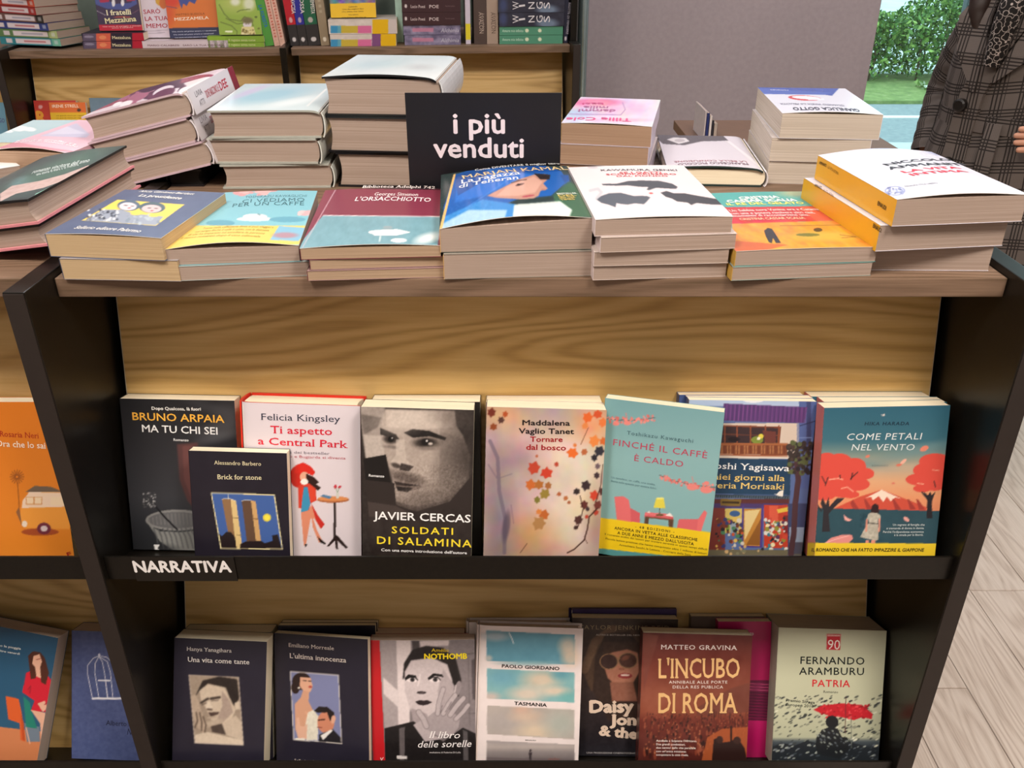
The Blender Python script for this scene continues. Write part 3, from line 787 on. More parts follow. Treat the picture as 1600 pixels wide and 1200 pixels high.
b.text('title', 'Ti aspetto', (612, 328), (1025, 342), 52, 'd2233a', 0.01, True)
b.text('title', 'a Central Park', (528, 403), (1130, 428), 50, 'd2233a', 0.01, True)
b.text('strapline', "L'autrice dei bestseller", (600, 460), (1008, 474), 19, '7d7480', 0.0, True)
b.text('strapline', 'Due cuori in affitto e Bugiarda si diventa', (440, 482), (1115, 505), 18, 'bb5a68', 0.0, True)
b.done()

# small dark blue book with two towers
tB = 0.016
b = standing(UP, ZA, (465, 427), (1042, 443), 0, 1, 'small dark blue paperback with two towers under a blue sky', [], 'barbero', T=kT + tB + 0.002, t=tB, cover='201b24', spine='1c1822', group=SHG, gloss=0.4, paper=PAPER)
A = b.front().zoom(*ZA); A.fill('1f1b26').noise(0.02, 30, 4)
A.poly([(597, 672), (972, 684), (1020, 1007), (654, 1003)], 'e6dba8').poly([(603, 678), (966, 690), (1013, 1001), (660, 997)], '3f5fa0')
A.poly([(662, 712), (713, 712), (745, 1000), (697, 900)], '8c6a4a').poly([(713, 712), (745, 722), (783, 1000), (745, 1000)], 'd8bd83')
A.poly([(778, 720), (832, 718), (862, 960), (808, 960)], '5f4636').poly([(832, 718), (860, 726), (892, 960), (862, 960)], 'c9a06a')
A.line([(727, 820), (760, 823)], 5, '8b7048').line([(848, 826), (874, 829)], 5, '70502f').line([(748, 920), (778, 925)], 4, '8b7048')
A.line([(700, 684), (700, 712)], 3, 'e8e4d0').line([(662, 712), (700, 706), (742, 722)], 3, 'efe9d2').line([(778, 722), (805, 716), (832, 720)], 3, 'efe9d2')
A.ell(926, 820, 24, 23, 'd9c94a').ell(926, 820, 15, 15, 'f0e04a')
A.poly([(645, 915), (665, 930), (665, 925), (690, 903), (715, 905), (740, 935), (748, 1000), (660, 998)], '231a1c')
A.poly([(770, 975), (800, 960), (890, 955), (915, 970), (960, 955), (955, 925), (990, 918), (1012, 1000), (768, 1000)], '231a1c')
b.text('author_name', 'Alessandro Barbero', (617, 508), (892, 516), 24, 'ddd3ae', 0.0, True)
b.text('title', 'Brick for stone', (638, 594), (895, 598), 29, 'e6dcb4', 0.004, True)
b.done()

# grey portrait of a man
b = standing(UP, ZCc, (88, 135), (765, 155), 45, 2, 'black and white close-up of a frowning man with a yellow title', ['second copy behind the frowning man portrait, cream pages on top'], 'cercas', cover='1c1918', spine='15120f', group=SHG, gloss=0.4, dxs=(0.0115,), back='171412')
A = b.front(1.3).zoom(*ZCc); A.fill('2a2422')
A.poly([(80, 130), (235, 140), (215, 240), (240, 420), (120, 450), (100, 300)], '9a8f88').poly([(90, 180), (215, 200), (190, 260), (110, 300)], '6b625d').poly([(100, 300), (210, 310), (235, 430), (120, 440)], 'b5aaa2')
A.poly([(235, 150), (690, 160), (740, 380), (735, 560), (620, 690), (420, 730), (300, 700), (275, 560), (230, 400), (205, 260)], 'a89b92')
A.poly([(240, 150), (660, 165), (640, 260), (450, 270), (240, 255)], 'c2b5ab').poly([(650, 160), (775, 165), (780, 420), (740, 420), (700, 310), (660, 250)], '1d1a19')
A.poly([(560, 280), (700, 330), (735, 500), (640, 640), (560, 600)], '8f837c')
A.poly([(655, 150), (795, 150), (805, 600), (745, 600), (738, 400), (700, 300)], '191615').ell(768, 520, 14, 40, '8a7f78', 5).blur(5)
A.poly([(345, 290), (400, 268), (500, 280), (600, 320), (590, 335), (500, 312), (400, 320)], '1a1716').poly([(205, 260), (300, 300), (320, 330), (280, 325), (205, 300)], '1a1716')
A.ell(745, 450, 140, 290, '352e2b', 8, 0.75, 0.85).ell(330, 230, 120, 60, 'd0c4ba', -10, 0.7, 0.5).ell(600, 720, 220, 70, '332b28', -14, 0.7, 0.8).ell(640, 190, 120, 60, '5a504b', 10, 0.7, 0.5)
A.ell(480, 350, 85, 32, '5f5650', 0, 0.3).ell(478, 348, 55, 22, '2b2523', -4, 0.3).ell(475, 345, 24, 21, '0c0a0a').ell(484, 338, 6, 6, 'f0ece8').ell(505, 355, 14, 8, 'bdb3ac')
A.ell(268, 330, 42, 24, '3a3330', 6, 0.3).ell(270, 328, 18, 18, '0c0a0a').ell(277, 322, 5, 5, 'f0ece8').ell(270, 375, 45, 10, '7d726c', 5, 0.5).ell(490, 385, 60, 10, '80756e', 0, 0.5)
A.poly([(300, 330), (350, 330), (360, 450), (405, 490), (370, 520), (290, 490), (265, 470), (300, 420)], 'c9bdb3', 0.55).poly([(330, 470), (405, 490), (375, 520), (320, 510)], '3a3230').ell(300, 485, 30, 14, '4a413d', 20, 0.3)
A.ell(365, 560, 110, 32, '564b46', 14, 0.5, 0.9).poly([(285, 575), (360, 590), (455, 605), (440, 625), (360, 640), (300, 620)], '6f625c').poly([(290, 580), (360, 592), (452, 605), (360, 608), (300, 600)], '2a2220').poly([(300, 610), (400, 618), (370, 645), (310, 635)], '1f1a19')
A.ell(430, 690, 150, 60, '6d625c', -10, 0.6, 0.8).ell(600, 600, 90, 110, '7a6f68', 20, 0.7, 0.5)
A.blur(2).noise(0.13, 3, 11, (280, 480, 720, 740)).noise(0.06, 5, 12)
A.poly([(105, 445), (240, 420), (270, 590), (120, 570)], '141110').poly([(120, 570), (290, 590), (300, 720), (420, 760), (620, 700), (740, 560), (800, 420), (810, 1020), (150, 1020)], '2b2422')
A.noise(0.05, 14, 5, (130, 740, 820, 1020)).poly([(130, 700), (300, 725), (400, 780), (330, 800), (140, 790)], '4a403d', 0.7)
b.text('strapline', 'Romanzo', (138, 550), (230, 556), 15, 'e8e8e8', 0.02)
b.text('author_name', 'JAVIER CERCAS', (166, 803), (744, 824), 48, 'efefef', 0.014)
b.text('title', 'SOLDATI', (275, 887), (640, 897), 42, 'f0d838', 0.014, space=1.25)
b.text('title', 'DI SALAMINA', (187, 950), (750, 972), 46, 'f0d838', 0.014, space=1.2)
b.text('strapline', "Con una nuova introduzione dell'autore", (212, 994), (722, 1013), 17, 'e8e8e8', 0.02)
b.done()

# autumn leaves
b = standing(UP, ZCc, (838, 135), (1555, 155), 50, 2, 'novel with watercolour autumn leaves and black and red lettering', ['second copy behind the autumn leaves novel'], 'tanet', cover='b59f9c', spine='2c2522', group=SHG, gloss=0.35)
A = b.front().zoom(*ZCc)
A.vgrad([(135, 'a39493'), (330, 'c2b0a8'), (620, 'b49d97'), (1010, 'a98f86')])
for e in ((930, 200, 110, 80, 'e2a06c'), (900, 420, 90, 200, 'a08c92'), (1020, 460, 120, 90, '9c8890'), (1400, 560, 130, 200, 'e6d6c4'), (1480, 240, 120, 110, 'e0986a'), (1350, 900, 160, 160, 'd9c0ae'), (1230, 760, 150, 150, 'dccabd'), (1090, 900, 140, 120, 'c0875c'), (900, 800, 80, 260, '7c6c78'), (1290, 440, 120, 70, 'd9c8be'), (1500, 850, 60, 180, '9b8176')):
    A.ell(*e[:4], e[4], 0, 0.8, 0.8)
A.blur(3).noise(0.07, 40, 21, mono=False)
A.line([(860, 340), (905, 440), (915, 640), (950, 800), (945, 1005)], 22, '5f5468', 0.6).line([(850, 480), (900, 560)], 8, '6a5e70', 0.6).line([(915, 560), (990, 535)], 6, '6a5e70', 0.6).line([(985, 720), (1000, 830)], 6, '6a5468', 0.5).ell(955, 850, 22, 90, '4a4152', 8, 0.3, 0.7)
def leaf(x, y, s, c, r=0):
    t = R(r); P = [(0, -1), (.42, -.55), (.8, -.5), (.65, 0), (.75, .45), (.3, .55), (.05, 1), (-.3, .6), (-.7, .45), (-.6, 0), (-.85, -.4), (-.4, -.5)]
    A.poly([(x + s * (a * math.cos(t) - q * math.sin(t)), y + s * (a * math.sin(t) + q * math.cos(t))) for a, q in P], c)
for q in ((868, 170, 40, '6b2a1c', 10), (925, 215, 30, '50302a', 30), (880, 255, 32, '84401f', 60), (950, 180, 26, 'a84a22', 10), (1440, 200, 46, 'd8622a', 20), (1500, 180, 40, 'c9502a', 70), (1530, 230, 40, 'd9743c', 10), (1425, 250, 30, 'd88246', 40), (1480, 340, 50, 'dd8240', 15), (1535, 340, 36, 'c8642c', 50),
          (1350, 410, 48, 'dd6a28', 100), (1420, 405, 30, 'b0623a', 30), (1365, 365, 18, 'd97a3c', 0), (1120, 500, 56, 'b5402a', 20), (1195, 530, 52, 'c23c26', 70), (1255, 478, 22, 'b0402c', 10), (1138, 430, 14, 'b35c3a', 0), (1100, 600, 46, 'c0642c', 10), (1150, 600, 42, 'a8662c', 60), (1205, 605, 32, 'a06434', 10), (1185, 655, 46, '8f7a34', 40), (1140, 690, 30, '77702f', 5),
          (1270, 655, 20, 'a85a34', 70), (1310, 680, 22, 'b0683c', 30), (1330, 705, 16, '97522e', 60), (1180, 780, 46, 'b5602a', 20), (1150, 760, 26, 'cc7c3c', 50), (1150, 830, 60, 'a67a4a', 30), (1510, 400, 46, '2c2c36', 30), (1480, 440, 30, '24222a', 0), (1500, 490, 26, '6a5860', 10), (1430, 605, 44, '33262a', 15), (1375, 640, 30, '2e2326', 60), (1495, 545, 28, '3a2a30', 0), (1480, 665, 44, 'c2402a', 10), (1530, 640, 36, '4a2a28', 30),
          (1420, 720, 36, '5c2a26', 0), (1500, 720, 38, '66302a', 30), (1385, 810, 40, '4a2a28', 20), (1490, 765, 26, 'a63a2a', 10), (1435, 790, 18, 'b03c2c', 30), (1440, 745, 20, '3a2a30', 5), (1370, 855, 20, '3a2422', 50)):
    leaf(q[0] , q[1], q[2] * 0.8, *q[3:])
A.blur(1)
A.line([(1395, 665), (1415, 740), (1400, 800), (1380, 860)], 5, '3a2420').line([(1500, 740), (1450, 790), (1440, 860), (1420, 930), (1360, 985), (1320, 1005)], 8, '42261f').line([(1530, 480), (1520, 600), (1490, 700)], 5, '3a2420').line([(1445, 260), (1400, 360)], 4, '7a4a30').line([(1080, 950), (1040, 1005)], 4, '5a3a30').line([(1420, 910), (1440, 950)], 3, '42261f')
b.text('author_name', 'Maddalena', (1052, 244), (1336, 247), 32, '1f1717', 0.022)
b.text('author_name', 'Vaglio Tanet', (1030, 294), (1360, 297), 33, '1f1717', 0.022)
b.text('title', 'Tornare', (1098, 343), (1292, 344), 32, '9c1f26', 0.022)
b.text('title', 'dal bosco', (1074, 390), (1312, 395), 33, '9c1f26', 0.022)
b.done()

# bookshop illustration
b = standing(UP, ZD, (628, 106), (1488, 118), 26, 3, 'illustrated novel of a two-storey bookshop with a tree before it', ['middle copy behind the illustrated bookshop novel', 'rearmost copy behind the illustrated bookshop novel, against the oak panel'], 'yagisawa', T=0.046, cover='4a5c8c', spine='3a4a78', group=SHG, gloss=0.35)
yT = b.T
A = b.front(1.3).zoom(*ZD); A.fill('566a9a')
A.rect(500, 100, 1370, 150, 'a9bcd8').ell(1060, 108, 70, 18, 'dfe3ea').rect(1365, 100, 1500, 700, '51649a').line([(1430, 110), (1430, 400)], 30, '3c4672').line([(1370, 280), (1500, 240)], 6, '2c3050').line([(1370, 360), (1450, 360), (1450, 480)], 6, '7a92c4')
A.poly([(860, 130), (1420, 155), (1400, 262), (850, 245)], '5a3a72')
for i in range(40): A.line([(868 + i * 14, 135 + i * .6), (860 + i * 14, 243 + i * .4)], 4, '7a4a86' if i % 2 else '43305c')
A.rect(600, 262, 1350, 500, 'cfc0b2').rect(1350, 262, 1365, 500, '8a90a8')
A.poly([(600, 270), (1245, 285), (1235, 410), (600, 400)], '7a4430').poly([(600, 278), (1225, 295), (1218, 400), (600, 395)], '3a2c30')
for x in (690, 780, 868, 950, 1040, 1140, 1230): A.line([(x, 280), (x, 400)], 9, '8a4c34')
A.line([(600, 330), (1220, 345)], 4, '8a4c34').ell(1085, 375, 40, 26, '7a8a3c').ell(1110, 350, 18, 16, 'd8c84a').ell(1095, 365, 12, 10, 'e9e2c8').ell(930, 370, 40, 16, '221a20').poly([(1120, 310), (1210, 320), (1210, 395), (1140, 390)], '6a3a34')
A.poly([(600, 385), (1290, 405), (1285, 480), (600, 460)], '7c4630').rect(600, 396, 1290, 410, 'a0623e')
for i in range(34): A.line([(640 + i * 19, 415), (640 + i * 19, 465)], 7, 'b07a50' if i % 3 else '6a3624')
A.line([(600, 468), (1285, 485)], 9, '9c5a3a').rect(600, 486, 1350, 500, 'd9cfc4')
A.poly([(600, 488), (1310, 508), (1305, 745), (600, 730)], '22405c').noise(0.03, 20, 3, (600, 490, 1310, 740))
A.poly([(600, 735), (1305, 750), (1300, 772), (600, 756)], '33424f')
for i in range(46): A.line([(620 + i * 15, 742 + i * .3), (620 + i * 15, 764 + i * .3)], 3, '6b7c88')
A.rect(600, 770, 1300, 800, '5a3234').rect(600, 800, 1300, 830, '4a3a6a').poly([(840, 768), (980, 772), (970, 818), (838, 815)], '7a6432').line([(855, 792), (960, 795)], 12, '30261c')
A.rect(600, 830, 870, 1140, '7a3a34').rect(870, 835, 990, 1000, 'c8b464').rect(990, 835, 1115, 1090, 'b9823c').poly([(1000, 850), (1105, 840), (1000, 1050)], 'd9c48a').poly([(1010, 1080), (1110, 900), (1110, 1080)], '8a5a2c')
A.line([(990, 820), (985, 1090)], 12, '4c3c86').line([(1120, 820), (1110, 1090)], 14, '4c3c86').line([(980, 1088), (1115, 1092)], 10, '4c3c86').ell(935, 868, 36, 20, '3a5a8a').rect(905, 930, 960, 1000, '8a9aaa').rect(875, 900, 900, 980, '6a8a3a')
A.rect(1130, 810, 1290, 1100, 'b8402e').rect(1165, 815, 1225, 930, 'd05a44').poly([(1215, 840), (1308, 820), (1305, 850), (1225, 865)], 'd8b84a').rect(1260, 880, 1290, 1000, '7a2a2c')
A.scatter(60, (1140, 900, 1280, 1110), 11, ['2a2a30', 'd0d0c8', 'c24a3a', '3a7a8a', '8a8a3a', '5a3a5a', 'e0d8b0'], 5).scatter(60, (810, 900, 990, 1130), 11, ['2a2a30', 'c9c4b8', 'b8522e', '4a7a5a', '6a3a2a', '3a3a6a', 'd0b05a'], 6)
A.rect(600, 1110, 1400, 1150, '6a6450').scatter(16, (850, 1085, 1150, 1140), 10, ['2a2a2e', '7a7a60', 'c0a070'], 8)
A.rect(1290, 800, 1420, 1140, '3a4468').rect(1300, 960, 1400, 1080, '8a9ab4', ).rect(1300, 1060, 1420, 1140, '4a4a5e')
A.line([(1345, 470), (1360, 640), (1340, 800), (1330, 1000), (1310, 1140)], 38, '4a3238').line([(1360, 560), (1420, 480)], 14, '4a3238').line([(1355, 620), (1310, 540)], 12, '4a3238')
A.scatter(110, (1290, 390, 1450, 600), 13, ['2a262c', '3a3230', '4a3c38', '5a6440', '34302c'], 9)
b.text('author_name', 'Satoshi Yagisawa', (690, 562), (1298, 584), 44, 'eef0f2', 0.006, True)
b.text('title', 'I miei giorni alla', (716, 636), (1268, 650), 42, 'e4c878', 0.006, True)
b.text('title', 'libreria Morisaki', (700, 694), (1265, 706), 42, 'e4c878', 0.006, True)
b.fa.poly([(1190, 735), (1215, 738), (1230, 720), (1262, 708), (1258, 755), (1230, 750)], 'e8e4da')
b.done()

# turquoise cafe cover, in front of the bookshop one
tK = 0.019
b = standing(UP, ZD, (66, 93), (866, 190), 0, 1, 'turquoise novel with pink armchairs, a yellow lamp and yellow paper band', [], 'kawaguchi', T=0.045, t=tK, yaw=0.6, cover='73a0a4', spine='6e9ca0', group=SHG, gloss=0.35)
A = b.front().zoom(*ZD); A.vgrad([(90, '6f9ba1'), (500, '84adb0'), (1140, '7fabae')])
rd = random.Random(3)
for pts in ([(80, 235), (150, 240), (240, 245), (330, 235), (400, 225)], [(430, 610), (500, 640), (600, 665), (700, 680), (825, 695)]):
    A.line(pts, 4, '4a3a3c')
    for (xa, ya), (xb, yb2) in zip(pts[:-1], pts[1:]):
        for _ in range(13):
            q = rd.random(); A.ell(xa + (xb - xa) * q + rd.uniform(-6, 6), ya + (yb2 - ya) * q + rd.uniform(-16, 22), rd.uniform(5, 13), rd.uniform(4, 9), rd.choice(['e08a84', 'd97870', 'c9645f']), rd.uniform(0, 180))
A.line([(215, 240), (205, 195)], 5, 'd97870').line([(350, 235), (345, 205)], 5, 'd97870').line([(660, 670), (648, 620)], 5, 'd97870').ell(650, 690, 38, 22, 'dd827c').ell(745, 710, 40, 22, 'dd827c').ell(745, 665, 20, 14, 'dd827c').ell(140, 265, 22, 14, 'dd827c').ell(215, 262, 26, 14, 'dd827c').ell(480, 630, 20, 10, 'dd827c')
A.poly([(128, 755), (190, 752), (225, 775), (235, 830), (300, 865), (298, 945), (145, 910)], 'd86a6c').poly([(235, 830), (300, 865), (298, 945), (240, 930)], 'c95a60')
A.poly([(560, 905), (690, 905), (730, 845), (750, 860), (705, 1000), (545, 975)], 'd86a6c').poly([(560, 905), (690, 905), (680, 990), (548, 970)], 'cf6166')
A.poly([(335, 860), (520, 880), (525, 912), (328, 890)], 'c2565c').poly([(335, 858), (510, 872), (525, 895), (330, 878)], 'd97074').poly([(333, 890), (360, 893), (355, 950), (328, 945)], '5a4030').poly([(490, 905), (525, 908), (520, 970), (492, 965)], '5a4030').line([(340, 892), (520, 910)], 9, '6a4a34')
A.line([(432, 830), (432, 880)], 5, '4a4030').ell(432, 878, 28, 7, '6a5030').poly([(408, 768), (460, 768), (470, 833), (390, 828)], 'd8cc4c').ell(434, 766, 28, 6, 'eae27a').poly([(470, 880), (500, 862), (525, 890)], 'e6e2dc').poly([(345, 862), (362, 848), (372, 864)], 'd8c8c4')
A.below(60, 898, 815, 1000, 'e3c21c').below(60, 1104, 815, 1185, '4f8c90')
b.text('author_name', 'Toshikazu Kawaguchi', (212, 338), (655, 394), 27, '3a5a62', 0.0, space=1.15)
b.text('title', 'FINCHÉ IL CAFFÈ', (120, 409), (748, 498), 44, 'b8405a', 0.0, space=1.1)
b.text('title', 'È CALDO', (262, 514), (588, 556), 42, 'b8405a', 0.0, space=1.1)
b.text('strapline', 'Un tavolino, un caffè, una scelta.', (106, 630), (404, 680), 15, '5a8088')
b.text('strapline', 'Basta solo questo per essere felici.', (106, 654), (412, 706), 15, '5a8088')
b.text('band_text', '- 48 EDIZIONI -', (268, 962), (530, 998), 17, '4a4420', 0.01, space=1.4)
b.text('band_text', 'ANCORA IN VETTA ALLE CLASSIFICHE', (128, 972), (684, 1052), 20, '3a3418', 0.015, space=1.1)
b.text('band_text', "A DUE ANNI E MEZZO DALL'USCITA", (148, 1004), (660, 1080), 20, '3a3418', 0.015, space=1.1)
b.text('band_text', 'Il romanzo scelto dai lettori per trovare serenità in questi tempi difficili', (64, 1010), (750, 1114), 14, '5a5020')
b.text('band_text', 'Piccole lezioni preziose che hanno conquistato oltre 1 milione di lettori', (70, 1040), (745, 1142), 14, '5a5020')
b.text('band_text', 'Annachiara Sacchi, la Lettura - Corriere della Sera', (160, 1082), (640, 1150), 14, '5a5020')
b.done()

# pink trees and mountain
b = standing(UP, ZE, (205, 160), (1050, 142), 50, 3, 'teal novel with coral trees, a snowy volcano and a woman seen from behind', ['middle copy behind the coral trees novel', 'rearmost copy behind the coral trees novel, by the black panel'], 'harada', cover='2f6276', spine='c5706a', group=SHG, gloss=0.33)
A = b.front().zoom(*ZE)
A.vgrad([(140, '2d5f74'), (380, '3a6a7a'), (480, '7f9088'), (570, 'b9a48c'), (650, 'd9a67e'), (760, 'e0976c'), (840, 'd98a64')])
A.ell(850, 440, 260, 30, '6f8f94', -14, 0.7, 0.6).ell(480, 540, 160, 26, '5e868e', 6, 0.7, 0.5).ell(700, 560, 200, 20, 'c0a890', -6, 0.7, 0.6)
A.poly([(270, 835), (440, 755), (590, 708), (700, 750), (890, 825), (890, 860), (250, 860)], 'c8503e')
A.poly([(590, 708), (720, 768), (680, 760), (650, 785), (625, 755), (600, 790), (570, 750), (530, 780), (520, 755), (480, 765)], 'efd9c8')
for x in (380, 470, 660, 760, 820): A.poly([(x, 770 if x != 380 else 800), (x + 16, 775), (x + 60, 840), (x + 20, 842)], '9c3a34')
A.below(100, 830, 900, 848, '2b4c58').below(250, 850, 890, 850, '2b4c58').noise(0.02, 16, 5, (100, 850, 900, 1080))
cl = [(225, 520, 75, 60), (310, 520, 80, 55), (410, 550, 75, 55), (470, 600, 70, 40), (240, 620, 110, 80), (340, 630, 110, 70), (420, 670, 90, 45), (200, 730, 90, 50), (330, 720, 90, 40), (170, 690, 60, 70), (380, 740, 60, 25)]
for e in cl: A.ell(*e, 'd54e42')
for e in ((950, 520, 110, 55), (900, 580, 100, 55), (840, 640, 90, 40), (940, 660, 90, 55), (860, 700, 60, 25), (960, 600, 60, 60)): A.ell(*e, 'd54e42')
A.line([(240, 640), (300, 632), (330, 640)], 8, 'e8a48c').line([(320, 700), (360, 690), (400, 720)], 7, 'e8a48c').line([(830, 665), (870, 670)], 7, 'e8a48c').line([(930, 575), (975, 580)], 6, 'e8a48c')
for p in ([(190, 620), (215, 670)], [(230, 625), (212, 680)], [(310, 610), (312, 632)], [(430, 590), (380, 635)], [(395, 595), (385, 640)], [(940, 650), (950, 690)]): A.line(p, 6, '2a2026')
A.poly([(190, 990), (200, 850), (180, 800), (195, 760), (215, 810), (235, 755), (240, 820), (290, 765), (340, 765), (270, 830), (235, 870), (245, 990)], '2c2a30').line([(140, 785), (185, 850)], 12, '2c2a30')
A.poly([(890, 900), (895, 780), (870, 720), (900, 745), (915, 720), (925, 745), (950, 720), (925, 790), (930, 900)], '26242a').line([(860, 725), (900, 775)], 10, '26242a')
A.poly([(515, 860), (525, 815), (545, 800), (568, 812), (572, 860), (560, 868)], '2e1c20').poly([(500, 870), (520, 860), (560, 865), (582, 880), (582, 910), (565, 905), (568, 1045), (545, 1048), (445, 1025), (480, 960), (505, 930), (500, 905), (487, 910)], 'b5b0a2')
A.noise(0.12, 4, 2, (445, 868, 580, 1045)).line([(505, 932), (565, 935)], 5, '2a2a2a').line([(492, 908), (485, 985)], 12, 'd9907c').line([(576, 905), (572, 985)], 12, 'd9907c').rect(482, 1045, 505, 1075, 'd9907c').rect(520, 1046, 548, 1075, 'd9907c')
A.poly([(335, 875), (360, 895), (392, 910), (370, 920), (342, 912)], 'e3a39c').ell(755, 905, 22, 13, 'e0a098', 35).ell(875, 432, 30, 17, 'e0846e', -25).ell(735, 520, 26, 11, 'e8b09c', -40).ell(705, 542, 20, 8, 'd9705c', -10).ell(495, 485, 16, 9, 'd97a64', -20).ell(668, 665, 12, 6, 'd97a64').ell(598, 205, 14, 8, 'e6d6cc', 20).ell(595, 200, 9, 5, '2d5f74')
A.poly([(195, 1075), (250, 1030), (330, 1008), (390, 1010), (398, 1035), (360, 1075)], 'dd8d88').line([(200, 1070), (280, 1040), (370, 1015)], 5, 'f0c4bc', 0.8)
A.below(60, 1063, 895, 1068, 'e8c832').rect(0, 1135, 900, 1200, 'e8c832')
b.text('author_name', 'HIKA HARADA', (474, 276), (772, 275), 24, '1f3444', 0.01, shear=0.12, space=1.15)
b.text('title', 'COME PETALI', (356, 375), (858, 370), 46, 'd5dee0', 0.0, shear=0.12, space=1.08)
b.text('title', 'NEL VENTO', (386, 444), (808, 443), 44, 'd5dee0', 0.0, shear=0.12, space=1.08)
b.text('strapline', 'ROMANZO', (524, 552), (632, 551), 12, '6a7a7c', 0.0, space=1.2)
for i, (s_, x) in enumerate((('Un segreto di famiglia che', 664), ('si tramanda di donna in donna.', 620), ("Perché l'indipendenza economica", 598), ('è la strada per la libertà.', 672))):
    b.text('strapline', s_, (x, (948, 972, 996, 1017)[i]), (876 - i * 3, (948, 970, 995, 1015)[i]), 14, 'c9d4d4', 0.01)
b.text('band_text', 'IL ROMANZO CHE HA FATTO IMPAZZIRE IL GIAPPONE', (118, 1120), (872, 1121), 23, '3a3420', 0.02, shear=0.1)
S = b.spine_art().zoom(*ZE); S.fill('cf7a72').below(40, 1063, 110, 1063, 'e8c832')
b.done()

# --- lower shelf -----------------------------------------------------------------
b = standing(LO, ZF, (57, 260), (725, 290), 122, 2, 'dark blue paperback with a grey photo of a man resting on his hand', ['thick copy behind the dark blue book with the grieving man photo'], 'yana', T=0.070, cover='1d1a28', spine='1a1824', group=LOG, gloss=0.4, dxs=(0.004,))
A = b.front().zoom(*ZF); A.fill('23202e').noise(0.015, 30, 4)
A.poly([(160, 526), (522, 542), (558, 1037), (203, 1022)], 'cdbfae').poly([(165, 532), (517, 547), (552, 1030), (208, 1016)], '9c8c7c')
A.poly([(205, 690), (260, 570), (380, 540), (510, 560), (525, 700), (480, 760), (430, 620), (300, 590), (240, 640)], '2a2320')
A.poly([(240, 640), (300, 595), (420, 620), (470, 720), (500, 780), (470, 850), (400, 890), (320, 850), (280, 760), (250, 720)], 'c9b9a6').poly([(400, 640), (460, 720), (480, 800), (400, 880), (360, 860), (400, 760)], 'a8968a')
A.line([(250, 730), (290, 705), (300, 700)], 16, '3a302b').line([(320, 700), (385, 690)], 17, '3a302b').line([(255, 745), (290, 730)], 8, '5a4c44').line([(325, 715), (375, 712)], 7, '6a5a50').poly([(290, 720), (310, 720), (335, 765), (300, 785), (285, 770)], 'd9cbb9').ell(312, 778, 22, 8, '5a4a42', 5)
A.poly([(300, 800), (380, 795), (375, 812), (320, 830)], '4a3833').ell(330, 835, 40, 8, 'b5a493', -8).ell(340, 875, 70, 22, 'b8a896', -15, 0.4)
A.poly([(490, 730), (525, 720), (530, 775), (500, 780)], 'cdbeab').poly([(400, 890), (500, 820), (540, 870), (548, 1000), (420, 960)], 'c2b2a0').poly([(320, 900), (400, 880), (430, 960), (330, 940)], '4a3e38')
A.poly([(175, 680), (210, 670), (240, 740), (250, 790), (280, 850), (290, 900), (265, 960), (250, 930), (210, 900), (190, 800)], 'b3a08e')
for p in ([(215, 800), (225, 860), (205, 910)], [(240, 800), (255, 870), (255, 930)], [(265, 830), (285, 890), (275, 950)]): A.line(p, 10, '5a4c42')
A.poly([(208, 1016), (206, 960), (300, 940), (420, 970), (550, 1000), (552, 1030)], 'd0c1ae')
A.blur(3).noise(0.04, 4, 3, (160, 526, 558, 1037))
b.text('author_name', 'Hanya Yanagihara', (147, 353), (470, 367), 29, 'cfcac4', 0.0, True)
b.text('title', 'Una vita come tante', (153, 432), (598, 452), 36, 'dcd8d2', 0.004, True)
b.done()

b = standing(LO, ZF, (776, 225), (1452, 272), 185, 1, 'dark blue paperback with colour photo of a woman in white and a man', [], 'morreale', T=0.040, t=0.012, yaw=True, cover='1d1a28', spine='1a1824', group=LOG, gloss=0.4)
A = b.front().zoom(*ZF); A.fill('23202e').noise(0.015, 30, 4)
A.poly([(890, 500), (1243, 527), (1267, 1027), (915, 998)], 'd6cfc6').poly([(896, 507), (1237, 533), (1260, 1020), (921, 992)], '7a80a8').vgrad([(520, '23202e'), (521, '23202e')], 0.0)
A.ell(975, 575, 68, 62, '2a1c1a').ell(930, 620, 30, 45, '2a1c1a').poly([(965, 545), (1040, 550), (1055, 610), (1040, 650), (1000, 655), (960, 610)], 'd9a78c').line([(985, 568), (1010, 572)], 5, '2a1c1a').line([(1025, 572), (1045, 575)], 5, '2a1c1a').ell(1038, 615, 14, 7, 'a8302c').ell(955, 622, 10, 6, 'e8e4da')
A.poly([(985, 640), (1030, 650), (1025, 720), (1060, 790), (1000, 900), (930, 930), (925, 740), (970, 690)], 'cf9c80').poly([(1020, 800), (1060, 780), (1100, 830), (1090, 1000), (1010, 1000), (1000, 900)], 'ddd8c8').noise(0.08, 4, 9, (1000, 790, 1100, 1000))
A.poly([(940, 830), (960, 900), (1015, 900), (1010, 995), (950, 990), (935, 930)], 'dcae96').line([(950, 840), (960, 900)], 12, 'dcae96').line([(985, 960), (1012, 890)], 10, 'dcae96').poly([(930, 985), (1000, 985), (1000, 1000), (922, 995)], 'e6e2d8')
A.ell(1150, 870, 62, 78, 'c98468').poly([(1065, 790), (1100, 755), (1160, 760), (1210, 800), (1215, 860), (1180, 860), (1160, 800), (1090, 800)], '201816').line([(1095, 855), (1140, 850)], 8, '2a1a18').line([(1090, 905), (1120, 908)], 7, '8a4034').ell(1203, 850, 16, 32, 'd8a48a', 10)
A.poly([(1100, 960), (1200, 920), (1258, 980), (1260, 1020), (1100, 1008)], '1c1a20').poly([(1110, 965), (1180, 925), (1205, 925), (1130, 1000)], 'e6e4e0')
A.blur(1)
b.text('author_name', 'Emiliano Morreale', (883, 325), (1208, 350), 29, 'cfc4bc', 0.0, True)
